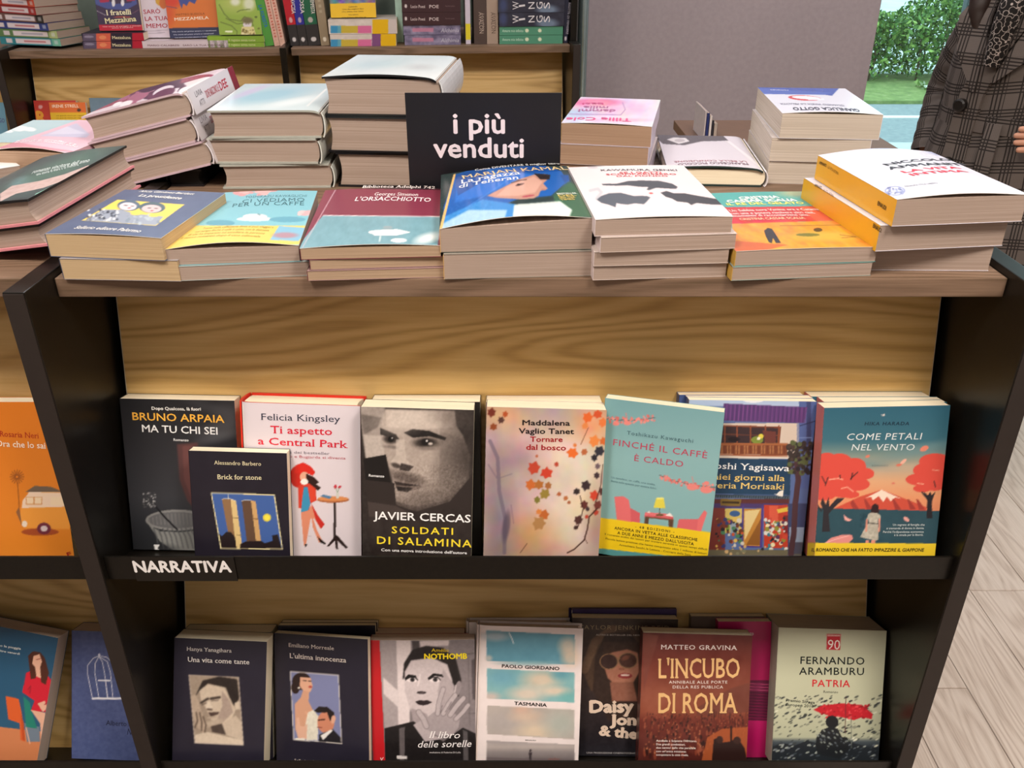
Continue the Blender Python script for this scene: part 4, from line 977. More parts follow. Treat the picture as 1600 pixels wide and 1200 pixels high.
b.text('title', "L'ultima innocenza", (889, 405), (1297, 439), 36, 'd8cec6', 0.004, True)
b.text('strapline', 'Sellerio editore Palermo', (925, 1152), (1250, 1175), 20, 'cfc4bc', 0.0, True)
mp = (b.O, b.ax, b.ay, b.w, b.h)
b.done()
for i, (k, dx) in enumerate(((0.013, 0.0), (0.0255, 0.001))):
    p = LO.behind(mp, k, dx, h=b.h + 0.006)
    Book(p, 0.0118, ('thin book behind the woman in white cover, middle of three', 'thin rearmost book behind the woman in white cover')[i], LOG, cover='1a1824').done()

b = standing(LO, ZG, (32, 275), (784, 270), 150, 2, 'red-spined novel with black and white portrait of a woman, hand raised', ['second copy behind the woman portrait, thin red line on top'], 'nothomb', T=0.05, wcut=0.012, cover='7d7475', spine='c01822', group=LOG, gloss=0.4, paper=PAPER_P, back='8a1a20', dxs=(-0.005,), bow=(0, 0.003))
A = b.front(1.3).zoom(*ZG); A.vgrad([(270, '8d8487'), (600, '9a9093'), (1140, '5a5355')])
A.poly([(110, 275), (225, 275), (240, 600), (250, 900), (140, 905)], 'a59b9d').poly([(225, 275), (330, 275), (320, 860), (240, 900)], 'ded2d3').poly([(130, 540), (240, 640), (245, 760), (135, 660)], 'd9cecf').poly([(335, 280), (390, 280), (390, 330), (345, 350)], '4a4446').poly([(390, 280), (600, 275), (640, 310), (400, 325)], 'd6c9ca').rect(600, 275, 810, 1140, '837a7d').line([(690, 380), (810, 365)], 5, '4c4648').line([(740, 400), (750, 880)], 6, '6a6264').line([(740, 800), (810, 795)], 4, '4c4648')
A.poly([(760, 420), (800, 400), (800, 700), (770, 700)], '554d50')
A.poly([(270, 560), (280, 440), (340, 345), (440, 315), (560, 330), (650, 410), (690, 560), (670, 680), (620, 640), (590, 500), (500, 420), (350, 420), (300, 520)], '211c1d')
A.poly([(285, 500), (330, 420), (480, 400), (590, 450), (625, 560), (640, 680), (560, 780), (480, 860), (380, 880), (320, 760), (285, 640)], 'cbbfc1').poly([(560, 480), (640, 600), (640, 700), (540, 800), (520, 640)], 'b0a4a7').poly([(330, 760), (440, 800), (480, 870), (440, 960), (350, 900)], 'a5999c')
A.blur(3)
A.poly([(285, 545), (310, 520), (365, 528), (370, 545), (320, 540), (290, 565)], '151213').poly([(450, 545), (490, 512), (550, 520), (565, 540), (500, 530), (455, 560)], '151213')
for x, y in ((335, 560), (498, 560)):
    A.ell(x, y, 38, 17, 'e6dcdd', 3).ell(x + 5, y - 2, 17, 16, '4a4446').ell(x + 5, y - 2, 8, 8, '0d0b0c').line([(x - 40, y - 4), (x - 10, y - 20), (x + 25, y - 18), (x + 42, y)], 7, '1a1617')
A.ell(405, 650, 34, 10, '4a4043').ell(385, 648, 9, 7, '2a2224').ell(428, 650, 9, 7, '2a2224').line([(395, 520), (380, 600)], 14, 'e2d8d9', 0.6)
A.poly([(360, 715), (395, 703), (420, 708), (445, 703), (482, 718), (450, 735), (415, 742), (380, 735)], '2a2023')
A.ell(665, 620, 22, 55, '8f8588', 12).line([(650, 600), (640, 660)], 10, 'c9bec0')
A.poly([(140, 905), (350, 855), (400, 900), (560, 1000), (700, 900), (810, 950), (815, 1140), (145, 1140)], '1b1718').poly([(345, 880), (400, 850), (460, 870), (500, 960), (560, 980), (430, 1000)], 'b5a9ac').poly([(245, 905), (285, 895), (285, 1140), (250, 1140)], '5f585a').poly([(700, 915), (735, 930), (740, 1140), (705, 1140)], '555052')
hand = 'a59a9d'
A.poly([(420, 900), (430, 840), (490, 790), (600, 770), (680, 830), (670, 900), (620, 960), (520, 960)], hand)
for p, w_ in (([(520, 800), (530, 720), (560, 625)], 30), ([(560, 800), (600, 730), (645, 670)], 32), ([(610, 810), (660, 740), (705, 690)], 32), ([(650, 840), (700, 790), (738, 740)], 28), ([(440, 890), (420, 840), (385, 790)], 36)):
    A.line(p, w_ + 6, '6b6164').line(p, w_, 'b8adb0')
A.line([(575, 790), (620, 715)], 4, '6b6164').line([(540, 800), (555, 740)], 4, '6b6164').blur(1)
A.noise(0.04, 4, 3)
A.poly([(28, 270), (105, 273), (145, 1140), (60, 1140)], 'bf1c24').poly([(228, 1100), (303, 1103), (303, 1125), (230, 1122)], 'd6d0d0')
b.text('author_name', 'Amélie', (476, 358), (600, 360), 26, 'e0c020', 0.0)
b.text('author_name', 'NOTHOMB', (424, 410), (732, 407), 40, 'f0d820', 0.035)
b.text('title', 'Il libro', (458, 972), (680, 976), 50, 'f0ecec', 0.0, True, 0.25)
b.text('title', 'delle sorelle', (380, 1042), (762, 1036), 50, 'f0ecec', 0.0, True, 0.25)
b.text('strapline', 'traduzione di Federica Di Lella', (462, 1082), (685, 1082), 12, 'cfc9c9', 0.01)
b.text('strapline', 'V', (112, 1135), (138, 1132), 22, 'f0d8d8', 0.02, False, 0.2)
b.done()

b = standing(LO, ZG, (820, 170), (1560, 192), 105, 1, 'white hardcover with four stacked sky photographs and tiny standing figure', [], 'giordano', T=0.052, t=0.023, hard=True, cover='d8cbca', spine='d2c6c4', group=LOG, gloss=0.35, paper=PAPER_P, edge='cfc3c0')
gp = (b.O, b.ax, b.ay, b.w, b.h)
A = b.front().zoom(*ZG); A.fill('e6dad9')
A.poly([(868, 206), (1500, 237), (1500, 452), (870, 423)], '5f97ac').poly([(873, 478), (1498, 507), (1497, 722), (874, 692)], '7fb0b4').poly([(875, 742), (1496, 773), (1495, 984), (876, 946)], 'b3a9a2').poly([(877, 996), (1494, 1020), (1493, 1140), (878, 1140)], '9a9294')
for e in ((930, 250, 90, 30, 'a9b4bc'), (1450, 320, 60, 60, 'd9c8b4'), (1470, 400, 60, 60, 'e0c8b0'), (1180, 440, 200, 16, '86b0b8'), (885, 405, 24, 20, 'c9c0b8')): A.ell(*e[:4], e[4], 0, 0.5, 0.8) if e[1] < 470 else None
def clip(x0, y0, x1, y1, fn):
    keep = A.C.copy(); fn(); m = ((A.X > x0) & (A.X < x1) & (A.Y > y0 + (A.X - 870) * 0.047) & (A.Y < y1 + (A.X - 870) * 0.047))[..., None]; A.C = np.where(m, A.C, keep)
clip(870, 478, 1498, 692, lambda: [A.ell(*e[:4], e[4], 0, 0.6, 0.85) for e in ((980, 540, 110, 60, '6aa0b4'), (1260, 560, 120, 60, 'd9c0a8'), (1160, 660, 120, 50, 'dcc6b4'), (1400, 520, 60, 40, '5f9cac'), (1360, 640, 90, 30, 'dcc4ae'), (900, 680, 60, 30, 'd0b8b0'), (1450, 690, 60, 40, '6fb0b0'))])
clip(870, 742, 1498, 946, lambda: [A.ell(*e[:4], e[4], 0, 0.6, 0.85) for e in ((960, 860, 160, 80, 'aea6a4'), (1150, 820, 100, 40, 'd0b8a4'), (1220, 930, 120, 60, 'dcc8ae'), (1400, 870, 110, 90, 'a9b0a8'), (1120, 770, 60, 30, 'cfae9c'))])
clip(870, 992, 1498, 1160, lambda: [A.vgrad([(990, 'a39b9c'), (1040, 'b3a8a4'), (1075, '8e8686'), (1140, '6f6668')])])
A.line([(1030, 222), (1050, 262), (1062, 298)], 7, 'dfe6e6').noise(0.03, 20, 3).poly([(868, 1112), (1493, 1125), (1493, 1145), (868, 1145)], '6a6062')
A.ell(1183, 1063, 8, 9, '3a3236').poly([(1170, 1075), (1194, 1075), (1192, 1105), (1188, 1140), (1176, 1140), (1173, 1105)], '3a3236').ell(1350, 1125, 45, 8, '7a5a58')
b.text('author_name', 'PAOLO GIORDANO', (978, 470), (1390, 490), 25, '2a2422', 0.03)
b.text('title', 'TASMANIA', (1066, 737), (1300, 751), 25, '2a2422', 0.03)
b.text('strapline', 'EINAUDI', (1146, 992), (1222, 995), 8, '4a4442', 0.02)
b.done()
Book(LO.behind(gp, 0.0225, -0.010), 0.02, 'white hardcover copy behind the sky photographs book, shifted to its spine side', LOG, hard=True, cover='cfc4be', paper=PAPER_P).done()

b = standing(LO, ZH, (12, 76), (512, 84), 60, 1, 'brown novel with a woman in round sunglasses under a scarf', [], 'daisy', T=0.029, t=0.020, cover='2a1f1c', spine='241a18', group=LOG, gloss=0.45)
dp = (b.O, b.ax, b.ay, b.w, b.h)
A = b.front(1.3).zoom(*ZH); A.vgrad([(70, '3a2c24'), (300, '33241f'), (560, '231a1c'), (750, '1a1a22')])
A.poly([(60, 330), (110, 180), (200, 110), (300, 120), (360, 200), (380, 420), (300, 470), (100, 420)], '4a3628').line([(70, 320), (120, 190), (200, 130)], 40, '7a5f48', 0.6)
A.poly([(120, 260), (170, 150), (280, 140), (350, 230), (350, 560), (180, 560), (110, 420)], '2f1f18').poly([(165, 230), (230, 200), (320, 230), (330, 330), (290, 400), (230, 410), (180, 360), (160, 300)], 'a8705a').poly([(190, 380), (300, 380), (320, 470), (200, 470)], '8a5846')
A.poly([(160, 190), (330, 190), (335, 245), (270, 225), (200, 240), (155, 260)], '3a261c').blur(3)
A.ell(185, 283, 44, 38, '8a6a4c').ell(185, 283, 39, 33, '3a2420').ell(275, 278, 46, 38, '8a6a4c').ell(275, 278, 41, 33, '4a2c24').ell(265, 265, 20, 10, '7a4a38', -20, 0.4).line([(222, 270), (238, 268)], 5, '8a6a4c').ell(262, 350, 34, 13, '8a2f30').ell(262, 347, 22, 5, 'd9c0b4').ell(245, 318, 14, 7, '8a5440')
A.noise(0.05, 6, 4)
b.text('author_name', 'TAYLOR JENKINS REID', (44, 130), (470, 134), 21, '9a8a6a', 0.0, space=1.2)
b.text('strapline', 'AUTRICE BESTSELLER DEL NEW YORK TIMES', (124, 160), (420, 163), 8, 'b9b0a8', 0.02)
b.text('title', 'Daisy', (92, 522), (304, 520), 58, 'd9c2ae', 0.05, True)
b.text('title', 'Jones', (188, 580), (396, 582), 50, 'd9c2ae', 0.05, True)
b.text('title', '& the Six', (136, 628), (440, 660), 48, 'd9c2ae', 0.05, True)
b.text('strapline', 'UNA PRODUZIONE CINEMATOGRAFICA DI SUCCESSO', (80, 716), (420, 720), 8, 'a9a4a4', 0.01)
b.done()
p = LO.behind(dp, 0.0076, 0.005, h=b.h + 0.008)
Book(p, 0.0070, 'slim purple-backed book standing behind the sunglasses novel', LOG, hard=True, cover='2f2350', edge='3a2a58').done()

b = standing(LO, ZH, (346, 146), (862, 160), 95, 1, 'red-brown historical novel with a marching army and gold title', [], 'gravina', T=0.066, t=0.024, cover='5a2420', spine='4a1c1a', group=LOG, gloss=0.35)
A = b.front(1.3).zoom(*ZH); A.vgrad([(140, '5a231f'), (300, '6f3328'), (420, '7d4232'), (520, '8a4a36'), (560, '6a2e24'), (760, '4a1e1a')])
A.poly([(345, 150), (420, 160), (380, 300), (350, 420)], '6f3a30').poly([(600, 500), (760, 410), (860, 380), (860, 520), (600, 540)], '6a3a30', 0.8).ell(470, 450, 120, 50, '9a5a44', 0, 0.7, 0.5).noise(0.05, 30, 8)
rd = random.Random(12)
for i in range(330):
    q = rd.random() ** 1.3; y = 530 + 200 * q; x = rd.uniform(350, 850); s_ = 3 + 7 * q
    if x > 640 + 120 * (1 - q) and y > 640: continue
    A.ell(x, y, s_ * 0.7, s_ * 1.7, rd.choice(['2e1614', '4a201a', '7a3a2a', '5e2a22', '8f4c38', '3a1a18'])); A.ell(x, y - s_ * 1.7, s_ * 0.5, s_ * 0.5, rd.choice(['b0704e', '8a5038', '5a2a22']))
for i in range(50):
    x = rd.uniform(360, 840); y = rd.uniform(535, 600); A.line([(x, y), (x + rd.uniform(-4, 4), y - rd.uniform(15, 35))], 2, '3a1a16')
A.poly([(620, 760), (650, 640), (720, 600), (860, 590), (860, 760)], 'a8562e', 0.85).poly([(680, 650), (705, 640), (720, 665), (760, 660), (790, 640), (825, 690), (840, 760), (670, 760)], '2a1816').ell(708, 652, 16, 18, '3a2420').ell(790, 655, 18, 18, '3a2420').line([(762, 590), (762, 660)], 9, '2a1816').blur(1)
b.text('author_name', 'MATTEO GRAVINA', (430, 224), (790, 228), 22, 'e6ddd8', 0.01, True, 0.0, 1.12)
b.text('title', "L'INCUBO", (416, 360), (802, 358), 96, 'dcb27a', 0.012, True)
b.text('strapline', 'ANNIBALE ALLE PORTE', (468, 386), (744, 386), 14, 'dccfc8', 0.01, False, 0.0, 1.15)
b.text('strapline', 'DELLA RES PUBLICA', (486, 409), (724, 409), 14, 'dccfc8', 0.01, False, 0.0, 1.15)
b.text('title', 'DI ROMA', (418, 524), (792, 524), 98, 'dcb27a', 0.012, True)
for i, s_ in enumerate(("Annibale e Scipione l'Africano.", 'Due grandi condottieri,', 'due nemici dalle vite parallele', "con un'unica missione:", 'conquistare la città rivale.')):
    b.text('strapline', s_, (408, 660 + i * 16.5), ((600, 545, 594, 550, 560)[i], 662 + i * 16.5), 10, 'e0d6d0', 0.015)
b.done()

b = standing(LO, ZH, (700, 94), (952, 94), 78, 1, 'magenta book with dark striped band, half hidden behind the red-brown novel', [], 'magenta', T=0.030, t=0.015, cover='a80f54', spine='a80f54', group=LOG, gloss=0.35)
A = b.front().zoom(*ZH); A.vgrad([(90, 'b0125a'), (370, 'a00e50'), (371, '5a1236'), (560, '7a1244'), (561, 'b51462'), (760, '9a0e4e')])
for y in range(385, 560, 14): A.line([(820, y), (960, y + 8)], 5, 'a8406a' if y < 420 else '3a0c26')
b.text('title', 'Piano segreto', (760, 158), (868, 158), 18, 'e6d0d8', 0.02)
b.done()
mp2 = (b.O, b.ax, b.ay, b.w, b.h)
Book(LO.behind(mp2, 0.0155, -0.035, h=b.h + 0.002, w=b.w + 0.03), 0.0145, 'plain brown-edged book behind the magenta one, against the oak panel', LOG, cover='6a5a50').done()

b = standing(LO, ZH, (986, 122), (1496, 138), 55, 1, 'thick pale green novel with a black figure under a red umbrella', [], 'aramburu', cover='b7b89f', spine='9a9a8c', group=LOG, gloss=0.45, paper=mat_paper('d9cbb8', 'bfae9a'))
A = b.front(1.3).zoom(*ZH); A.vgrad([(120, 'c3c5aa'), (500, 'bfc2a6'), (640, 'b0b49a'), (660, '4a545a'), (690, '232a32'), (760, '1c2228')])
A.scatter(260, (955, 440, 1480, 690), 3.2, ['3a4040', '4a5048', '8a8e7c', 'd8dac4', '2a3032'], 4, 2.6, -25)
A.poly([(950, 690), (1000, 665), (1060, 680), (1120, 655), (1170, 670), (1320, 660), (1400, 685), (1460, 690), (1460, 770), (950, 770)], '20262c').scatter(80, (955, 670, 1460, 750), 3, ['6a727a', '39424a', '9aa29c'], 6, 2.4, -20)
A.poly([(1150, 510), (1190, 490), (1280, 480), (1380, 488), (1430, 530), (1425, 555), (1380, 545), (1340, 560), (1290, 545), (1230, 540), (1180, 525)], 'c01c2a').scatter(50, (1180, 485, 1420, 550), 4, ['9a1420', 'e04a50', 'd0303a'], 9, 1.8)
A.line([(1303, 450), (1300, 620)], 3, '5a2a2c').line([(1328, 545), (1330, 690)], 3, '6a7068')
A.ell(1238, 568, 30, 30, '1a1c20').poly([(1165, 640), (1190, 605), (1230, 590), (1265, 600), (1285, 640), (1310, 640), (1318, 700), (1270, 740), (1170, 720), (1160, 680)], '1a1e22').scatter(40, (1170, 600, 1310, 720), 3, ['5a626a', '8a928c'], 12, 2, 40)
A.poly([(1213, 154), (1278, 152), (1276, 228), (1212, 227)], 'c02430').line([(1215, 160), (1276, 160)], 8, 'e08a88')
b.text('emblem', '90', (1216, 224), (1274, 226), 48, 'f0e4dc', -0.01)
b.text('emblem', 'GUANDA', (1218, 163), (1274, 163), 7, 'f0e4dc', 0.0)
b.text('author_name', 'FERNANDO', (1088, 293), (1390, 297), 36, '1c2420', 0.01, space=1.1)
b.text('author_name', 'ARAMBURU', (1082, 344), (1388, 346), 36, '1c2420', 0.01, space=1.1)
b.text('title', 'PATRIA', (1144, 400), (1322, 403), 34, 'cf2832', 0.012, space=1.1)
b.text('strapline', 'Romanzo', (1196, 430), (1266, 432), 12, '3a423c', 0.0, True)
b.text('strapline', 'Premio Strega', (1020, 470), (1156, 482), 14, '2a322e', 0.012)
b.text('strapline', 'Europeo 2018', (1020, 491), (1150, 500), 14, '2a322e', 0.012)
b.done()

# --- neighbouring unit -----------------------------------------------------------------
UL, LL = UP, LO
NBG = 'books on the neighbouring shelves'
p0 = UL.pose((-46, 628), (84, 628), 0.05, 0.022)
b = Book(p0, 0.022, 'orange paperback with a camper van and windmill beside the black side panel', NBG, cover='c8701c', spine='b8641a', gloss=0.4); rep('orange', p0, .022)
A = b.front().zoom(*ZI); A.vgrad([(540, 'd8781c'), (760, 'd67a20'), (1130, 'd9822a')])
for i in range(16):
    a = i * math.pi / 8; A.line([(64 + 6 * math.cos(a), 828 + 6 * math.sin(a)), (64 + 26 * math.cos(a), 828 + 26 * math.sin(a))], 3, '8a4a1c')
A.line([(66, 850), (72, 940)], 4, '9a541c').ell(150, 1035, 70, 14, 'a04a26').poly([(72, 990), (85, 915), (110, 885), (200, 885), (260, 900), (260, 1025), (100, 1020)], 'e3963c').poly([(85, 915), (110, 885), (260, 888), (260, 940), (82, 945)], 'e6cbb4').rect(97, 902, 158, 933, 'c98a50').rect(100, 905, 125, 930, 'e8d0b0').rect(130, 905, 155, 930, 'e8d0b0').rect(190, 905, 250, 935, 'e8d0b0').poly([(95, 885), (130, 862), (190, 865), (240, 885)], '6a5a4c')
A.ell(165, 1022, 26, 22, '6a2a3a').ell(165, 1022, 13, 11, 'd0c0c0').poly([(72, 940), (82, 1010), (60, 960)], '8a5a3a').ell(92, 1005, 10, 12, 'e0d0c0')
b.text('author_name', 'Rosaria Neri', (0, 676), (146, 684), 22, 'a8281c', 0.0, True)
b.text('title', 'Ora che lo sai', (-14, 713), (172, 722), 24, 'f0e6d8', 0.004, True)
b.text('emblem', 'F', (254, 1126), (270, 1122), 16, '9a2c1c', 0.03)
b.done()
p1 = UL.pose((-215, 690), (-42, 690), 0.045, 0.03)
b = Book(p1, 0.03, 'pale pink book with a red edge at the photo border, beside the orange one', NBG, hard=True, cover='c9b4b4', spine='a82030', edge='a01c24'); b.front(3, 'c9b4b4'); b.done()
p2 = LL.pose((-95, 960), (91, 997), 0.062, 0.030)
b = Book(p2, 0.030, 'blue novel with a long-haired woman in a red dress on a green armchair', NBG, cover='234a68', spine='1e4058', gloss=0.4, paper=PAPER_P); rep('reddress', p2, .03)
A = b.front(1.3).zoom(*ZJ); A.fill('24506f').vgrad([(430, '1f4a68'), (1165, '2a5878')])
A.below(40, 985, 400, 1025, 'c47a50').poly([(30, 815), (100, 830), (115, 900), (130, 1000), (135, 1060), (110, 1050), (105, 960), (45, 940)], 'cf5a28').poly([(110, 905), (128, 960), (135, 1055), (120, 1050)], 'b84a20').poly([(130, 960), (210, 980), (215, 1060), (145, 1060)], '6a7888')
A.poly([(125, 815), (160, 850), (170, 900), (200, 990), (140, 980)], '1f7a6a').poly([(300, 870), (335, 850), (355, 1035), (290, 1010), (280, 930)], '1f7a6a').line([(140, 985), (160, 1070)], 6, 'd8a890').line([(335, 1035), (358, 1125)], 6, 'd8a890')
A.poly([(140, 690), (165, 680), (210, 710), (255, 705), (300, 760), (340, 850), (270, 870), (310, 940), (300, 950), (240, 900), (165, 895), (185, 840), (120, 795)], 'c41c30').poly([(150, 600), (175, 575), (215, 580), (240, 610), (262, 690), (245, 755), (220, 740), (210, 660), (190, 720), (165, 725)], '4a2418').poly([(180, 600), (212, 590), (225, 630), (215, 660), (220, 720), (195, 710), (188, 660), (172, 640)], 'd9a890')
A.poly([(200, 855), (240, 840), (255, 880), (230, 900)], 'd9a890').poly([(165, 890), (240, 905), (250, 1000), (255, 1155), (225, 1155), (215, 960)], 'd6a68e').poly([(240, 905), (310, 935), (300, 960), (275, 960), (290, 1155), (262, 1155)], 'd0a088').line([(195, 620), (215, 615)], 4, '8a3a30').line([(150, 780), (165, 760), (160, 800)], 4, '8a1424').line([(240, 860), (300, 820)], 5, '9a1828')
b.text('strapline', 'Sotto la pioggia', (-40, 542), (112, 566), 12, 'd8dcd8', 0.01)
b.text('strapline', 'di un altro venerdì', (-60, 566), (106, 594), 12, 'd8dcd8', 0.01)
b.done()
p3 = LL.pose((112, 985), (221, 989), 0.040, 0.034)
b = Book(p3, 0.034, 'slate blue book with a white birdcage drawing, partly behind the side panel', NBG, cover='3f4c7a', spine='2a3050', gloss=0.5, paper=PAPER_P); rep('cage', p3, .034)
A = b.front(1.3).zoom(*ZJ); A.fill('4a5684').noise(0.05, 6, 5)
for pts in ([(495, 825), (470, 700), (470, 650), (500, 612), (530, 600), (570, 606), (610, 640), (640, 700), (660, 828)], [(530, 825), (508, 690), (510, 640), (530, 603)], [(578, 822), (560, 690), (548, 630), (530, 603)], [(605, 825), (592, 690), (575, 630), (530, 603)], [(640, 745), (660, 755)]): A.line(pts, 4, 'd6d6e2')
A.line([(528, 731), (588, 732)], 8, 'e6e6ee').line([(497, 828), (660, 828)], 11, 'e6e6ee').line([(565, 735), (575, 825)], 3, 'd6d6e2').ell(532, 594, 6, 7, 'd6d6e2')
b.text('author_name', 'Alberto Schiavone', (567, 970), (830, 985), 28, '23263c', 0.0, True)
b.text('title', 'Non esisto', (680, 1020), (830, 1032), 34, '23263c', 0.0, True, 0.2)
b.done()
p4 = LL.pose((-260, 985), (-125, 985), 0.05, 0.03)
Book(p4, 0.03, 'pink book with a yellow foot at the photo border, beside the red dress novel', NBG, cover='c98a88', spine='c98a88', gloss=0.4, paper=PAPER_P).done()

# ------------------------------------------------------------------ stacks on the worktop; shade is put into most of their page colours
Y4, Y5, Y6, Y7, Y8 = (0, 90, 3.244), (240, 70, 3.159), (600, 130, 3.6375), (860, 130, 3.635), (1100, 120, 3.2)
STG, RRG = 'paperbacks stacked along the front of the worktop', 'books stacked along the far side of the worktop'
WHICH = {2: ('upper', 'lower'), 3: ('topmost', 'middle', 'lowest'), 4: ('topmost', 'second', 'third', 'lowest')}
def stack(z, FL, FR, h, ts, what, sub, group, rot=0, w=None, yaw=None, shifts=None, art=None, base=ZTOP, foot=None, **kw):
    """a stack lying flat; ts = thicknesses from the top down. what = label of the top book, sub = short name for the rest"""
    if foot is not None:            # depth of the front edge on the worktop (metres, or a picture point at its foot) fixes the height
        Yf = foot if isinstance(foot, float) else onZ(*px(z, *foot), base).y
        k_ = (onY(*px(z, *FL), Yf).z - base) / sum(ts); ts = [q * k_ for q in ts]
    tot = sum(ts); P = lay(px(z, *FL), px(z, *FR), base + tot, h, ts[0], rot, w, yaw, kw.get('wedge', 0.0))
    rep(sub, P, ts[0]); n = len(ts)
    top = Book(P, ts[0], what, group, **kw)
    kk = {k: v for k, v in kw.items() if k not in ('bow', 'wedge')}
    if not kw.get('hard'): kk['cover'] = tuple(0.3 * p + 0.7 * q for p, q in zip(hexc(kw['cover']), hexc('b8aaa0')))   # the white-cored cut edge of the card is all that shows
    dz = 0.0
    for i in range(1, n):
        dz += ts[i - 1]; dx, dy, yw = (shifts or [(0.002, -0.002, 1.0), (-0.002, 0.001, -0.8), (0.001, 0.0, 0.6)])[i - 1]
        q = under(P, 0, dx, dy, yw)
        q = (Vector((q[0].x, q[0].y, base + tot - dz - ts[i] + 0.0003)), *q[1:])
        bk = Book(q, ts[i] - 0.0006, '%s copy in the %s stack' % (WHICH[n][i], sub), group, **kk)
        if 'sp' in (art or {}): art['sp'](bk)
        bk.done()
    return top

# small blue-grey book, portrait of two women
b = stack(Y4, (226, 893), (815, 915), 0.165, [0.0245, 0.0235], 'small blue-grey paperback with yellow picture of two faces, on its stack', 'blue-grey two faces', STG, bow=(0.002, 0.001), cover='4a5878', spine='44506c', gloss=0.3, shifts=[(0.006, -0.001, 3.5)], paper=mat_paper('c9b08c', 'a48a66'))
A = b.front().zoom(*Y4); A.fill('4c5a78').noise(0.03, 20, 3)
A.poly([(595, 720), (935, 745), (790, 852), (415, 825)], 'e9c95a').ell(652, 750, 58, 27, '4c6478').ell(772, 760, 66, 28, '46606a').ell(648, 754, 44, 20, 'd9ccd2').ell(768, 766, 50, 20, 'd0b8ba').poly([(430, 825), (520, 770), (610, 770), (680, 790), (760, 800), (830, 805), (790, 850)], '8f98a8').scatter(60, (440, 770, 600, 825), 5, ['2a3444', 'd0d4d8', '5a6474'], 3).scatter(30, (640, 795, 810, 845), 6, ['a8b4bc', '7a8898'], 4)
A.ell(690, 790, 30, 9, 'e8c85a').ell(780, 800, 26, 8, 'e8c85a').line([(630, 748), (645, 750)], 4, '4a3a44').line([(665, 752), (678, 753)], 4, '4a3a44').line([(750, 762), (764, 763)], 4, '4a3a44').line([(784, 764), (798, 765)], 4, '4a3a44').ell(655, 762, 8, 3, 'b04a50').ell(770, 776, 8, 3, 'b04a50')
b.text('author_name', 'Alicia Giménez-Bartlett', (702, 682), (978, 697), 9, 'e6e4e0', 0.01, True)
b.text('title', 'La presidente', (698, 704), (912, 720), 13, 'eeece6', 0.012, True)
b.text('strapline', 'Sellerio editore Palermo', (372, 868), (705, 888), 15, 'e0dedc', 0.01, True)
b.done()

# turquoise with a yellow band
b = stack(Y5, (42, 1012), (716, 990), 0.205, [0.0175, 0.0165], 'turquoise paperback with a yellow band and cup picture, on its stack', 'turquoise yellow-banded', STG, bow=(0.006, 0.002), cover='6fb0bc', spine='66a6b2', gloss=0.28, shifts=[(0.010, 0.0, 1.0)], paper=PAPER_SHADED)
A = b.front().zoom(*Y5); A.vgrad([(700, '74aebc'), (1000, '82bcc8')])
A.scatter(26, (420, 705, 640, 740), 10, ['d8a4a4', 'c98e92'], 4, 2.4, -5).scatter(20, (720, 820, 850, 840), 8, ['d8b4b4', 'c9a0a4'], 5, 2.2, 0)
A.ell(500, 860, 90, 10, 'e6e8e6').ell(500, 848, 60, 14, 'd8dcdc').ell(330, 880, 70, 16, '5a98ac').ell(660, 862, 90, 14, '5f9cb0').line([(515, 835), (525, 840)], 6, '6a8a94')
A.poly([(200, 892), (800, 893), (720, 985), (30, 1020)], 'dfc268').poly([(618, 895), (770, 905), (715, 970), (575, 962)], '7fb0c8').ell(650, 940, 60, 14, 'c06a70', 0, 0.3, 0.6)
b.text('author_name', 'TOSHIKAZU KAWAGUCHI', (450, 758), (755, 752), 11, '4a7a86', 0.0)
b.text('title', 'CI VEDIAMO', (436, 782), (745, 774), 17, '38646e', 0.0, space=1.1)
b.text('title', 'PER UN CAFFÈ', (388, 802), (742, 793), 17, '38646e', 0.0, space=1.1)
for i, s_ in enumerate(('Torna nella caffetteria dove si può viaggiare', 'nel tempo finché il caffè è caldo, con la dolcezza', 'di chi ha imparato ad ascoltare le persone', 'Il nuovo romanzo dopo il caso editoriale')):
    b.text('band_text', s_, (240 - i * 36, 912 + i * 16), (590 - i * 22, 906 + i * 15), 9, 'a08a40', 0.0)
b.done()

# burgundy and blue
b = stack(Y5, (720, 1005), (1418, 990), 0.215, [0.0125, 0.0115, 0.0115], 'burgundy and grey-blue paperback with a white bird, on its stack', 'burgundy bird', STG, bow=(0.003, 0.002), cover='6a2638', spine='6a2638', gloss=0.28, shifts=[(0.006, 0.002, 1.2), (0.004, 0.0, 0.4)], paper=mat_paper('b89f86', '937a62'))
A = b.front().zoom(*Y5); A.fill('7a3044')
A.poly([(900, 690), (1460, 692), (1455, 716), (890, 708)], '2c1c22').poly([(836, 842), (1420, 848), (1400, 1010), (700, 1010)], '6f98a4').noise(0.05, 8, 4, (700, 846, 1450, 1010)).line([(836, 842), (1425, 848)], 4, 'd9c8cc').line([(900, 712), (735, 1000)], 5, 'c8b4bc', 0.7)
A.ell(1150, 925, 90, 12, 'dfe3e2').poly([(1060, 920), (1200, 910), (1270, 925), (1200, 940), (1090, 940)], 'e6e8e6').ell(1155, 902, 24, 9, '8a9aa0').line([(1120, 945), (1115, 970)], 6, 'dfe3e2').ell(1350, 955, 60, 22, 'cfd8da', -15, 0.5).ell(1210, 965, 40, 10, 'e3e6e6')
b.text('strapline', 'Biblioteca Adelphi 742', (1030, 708), (1388, 712), 13, 'e0d4d0', 0.01, True)
b.text('author_name', 'Georges Simenon', (1088, 745), (1305, 748), 16, 'e3d2d2', 0.004, True)
b.text('title', "L'ORSACCHIOTTO", (990, 772), (1366, 776), 20, 'eadada', 0.008, True)
b.done()

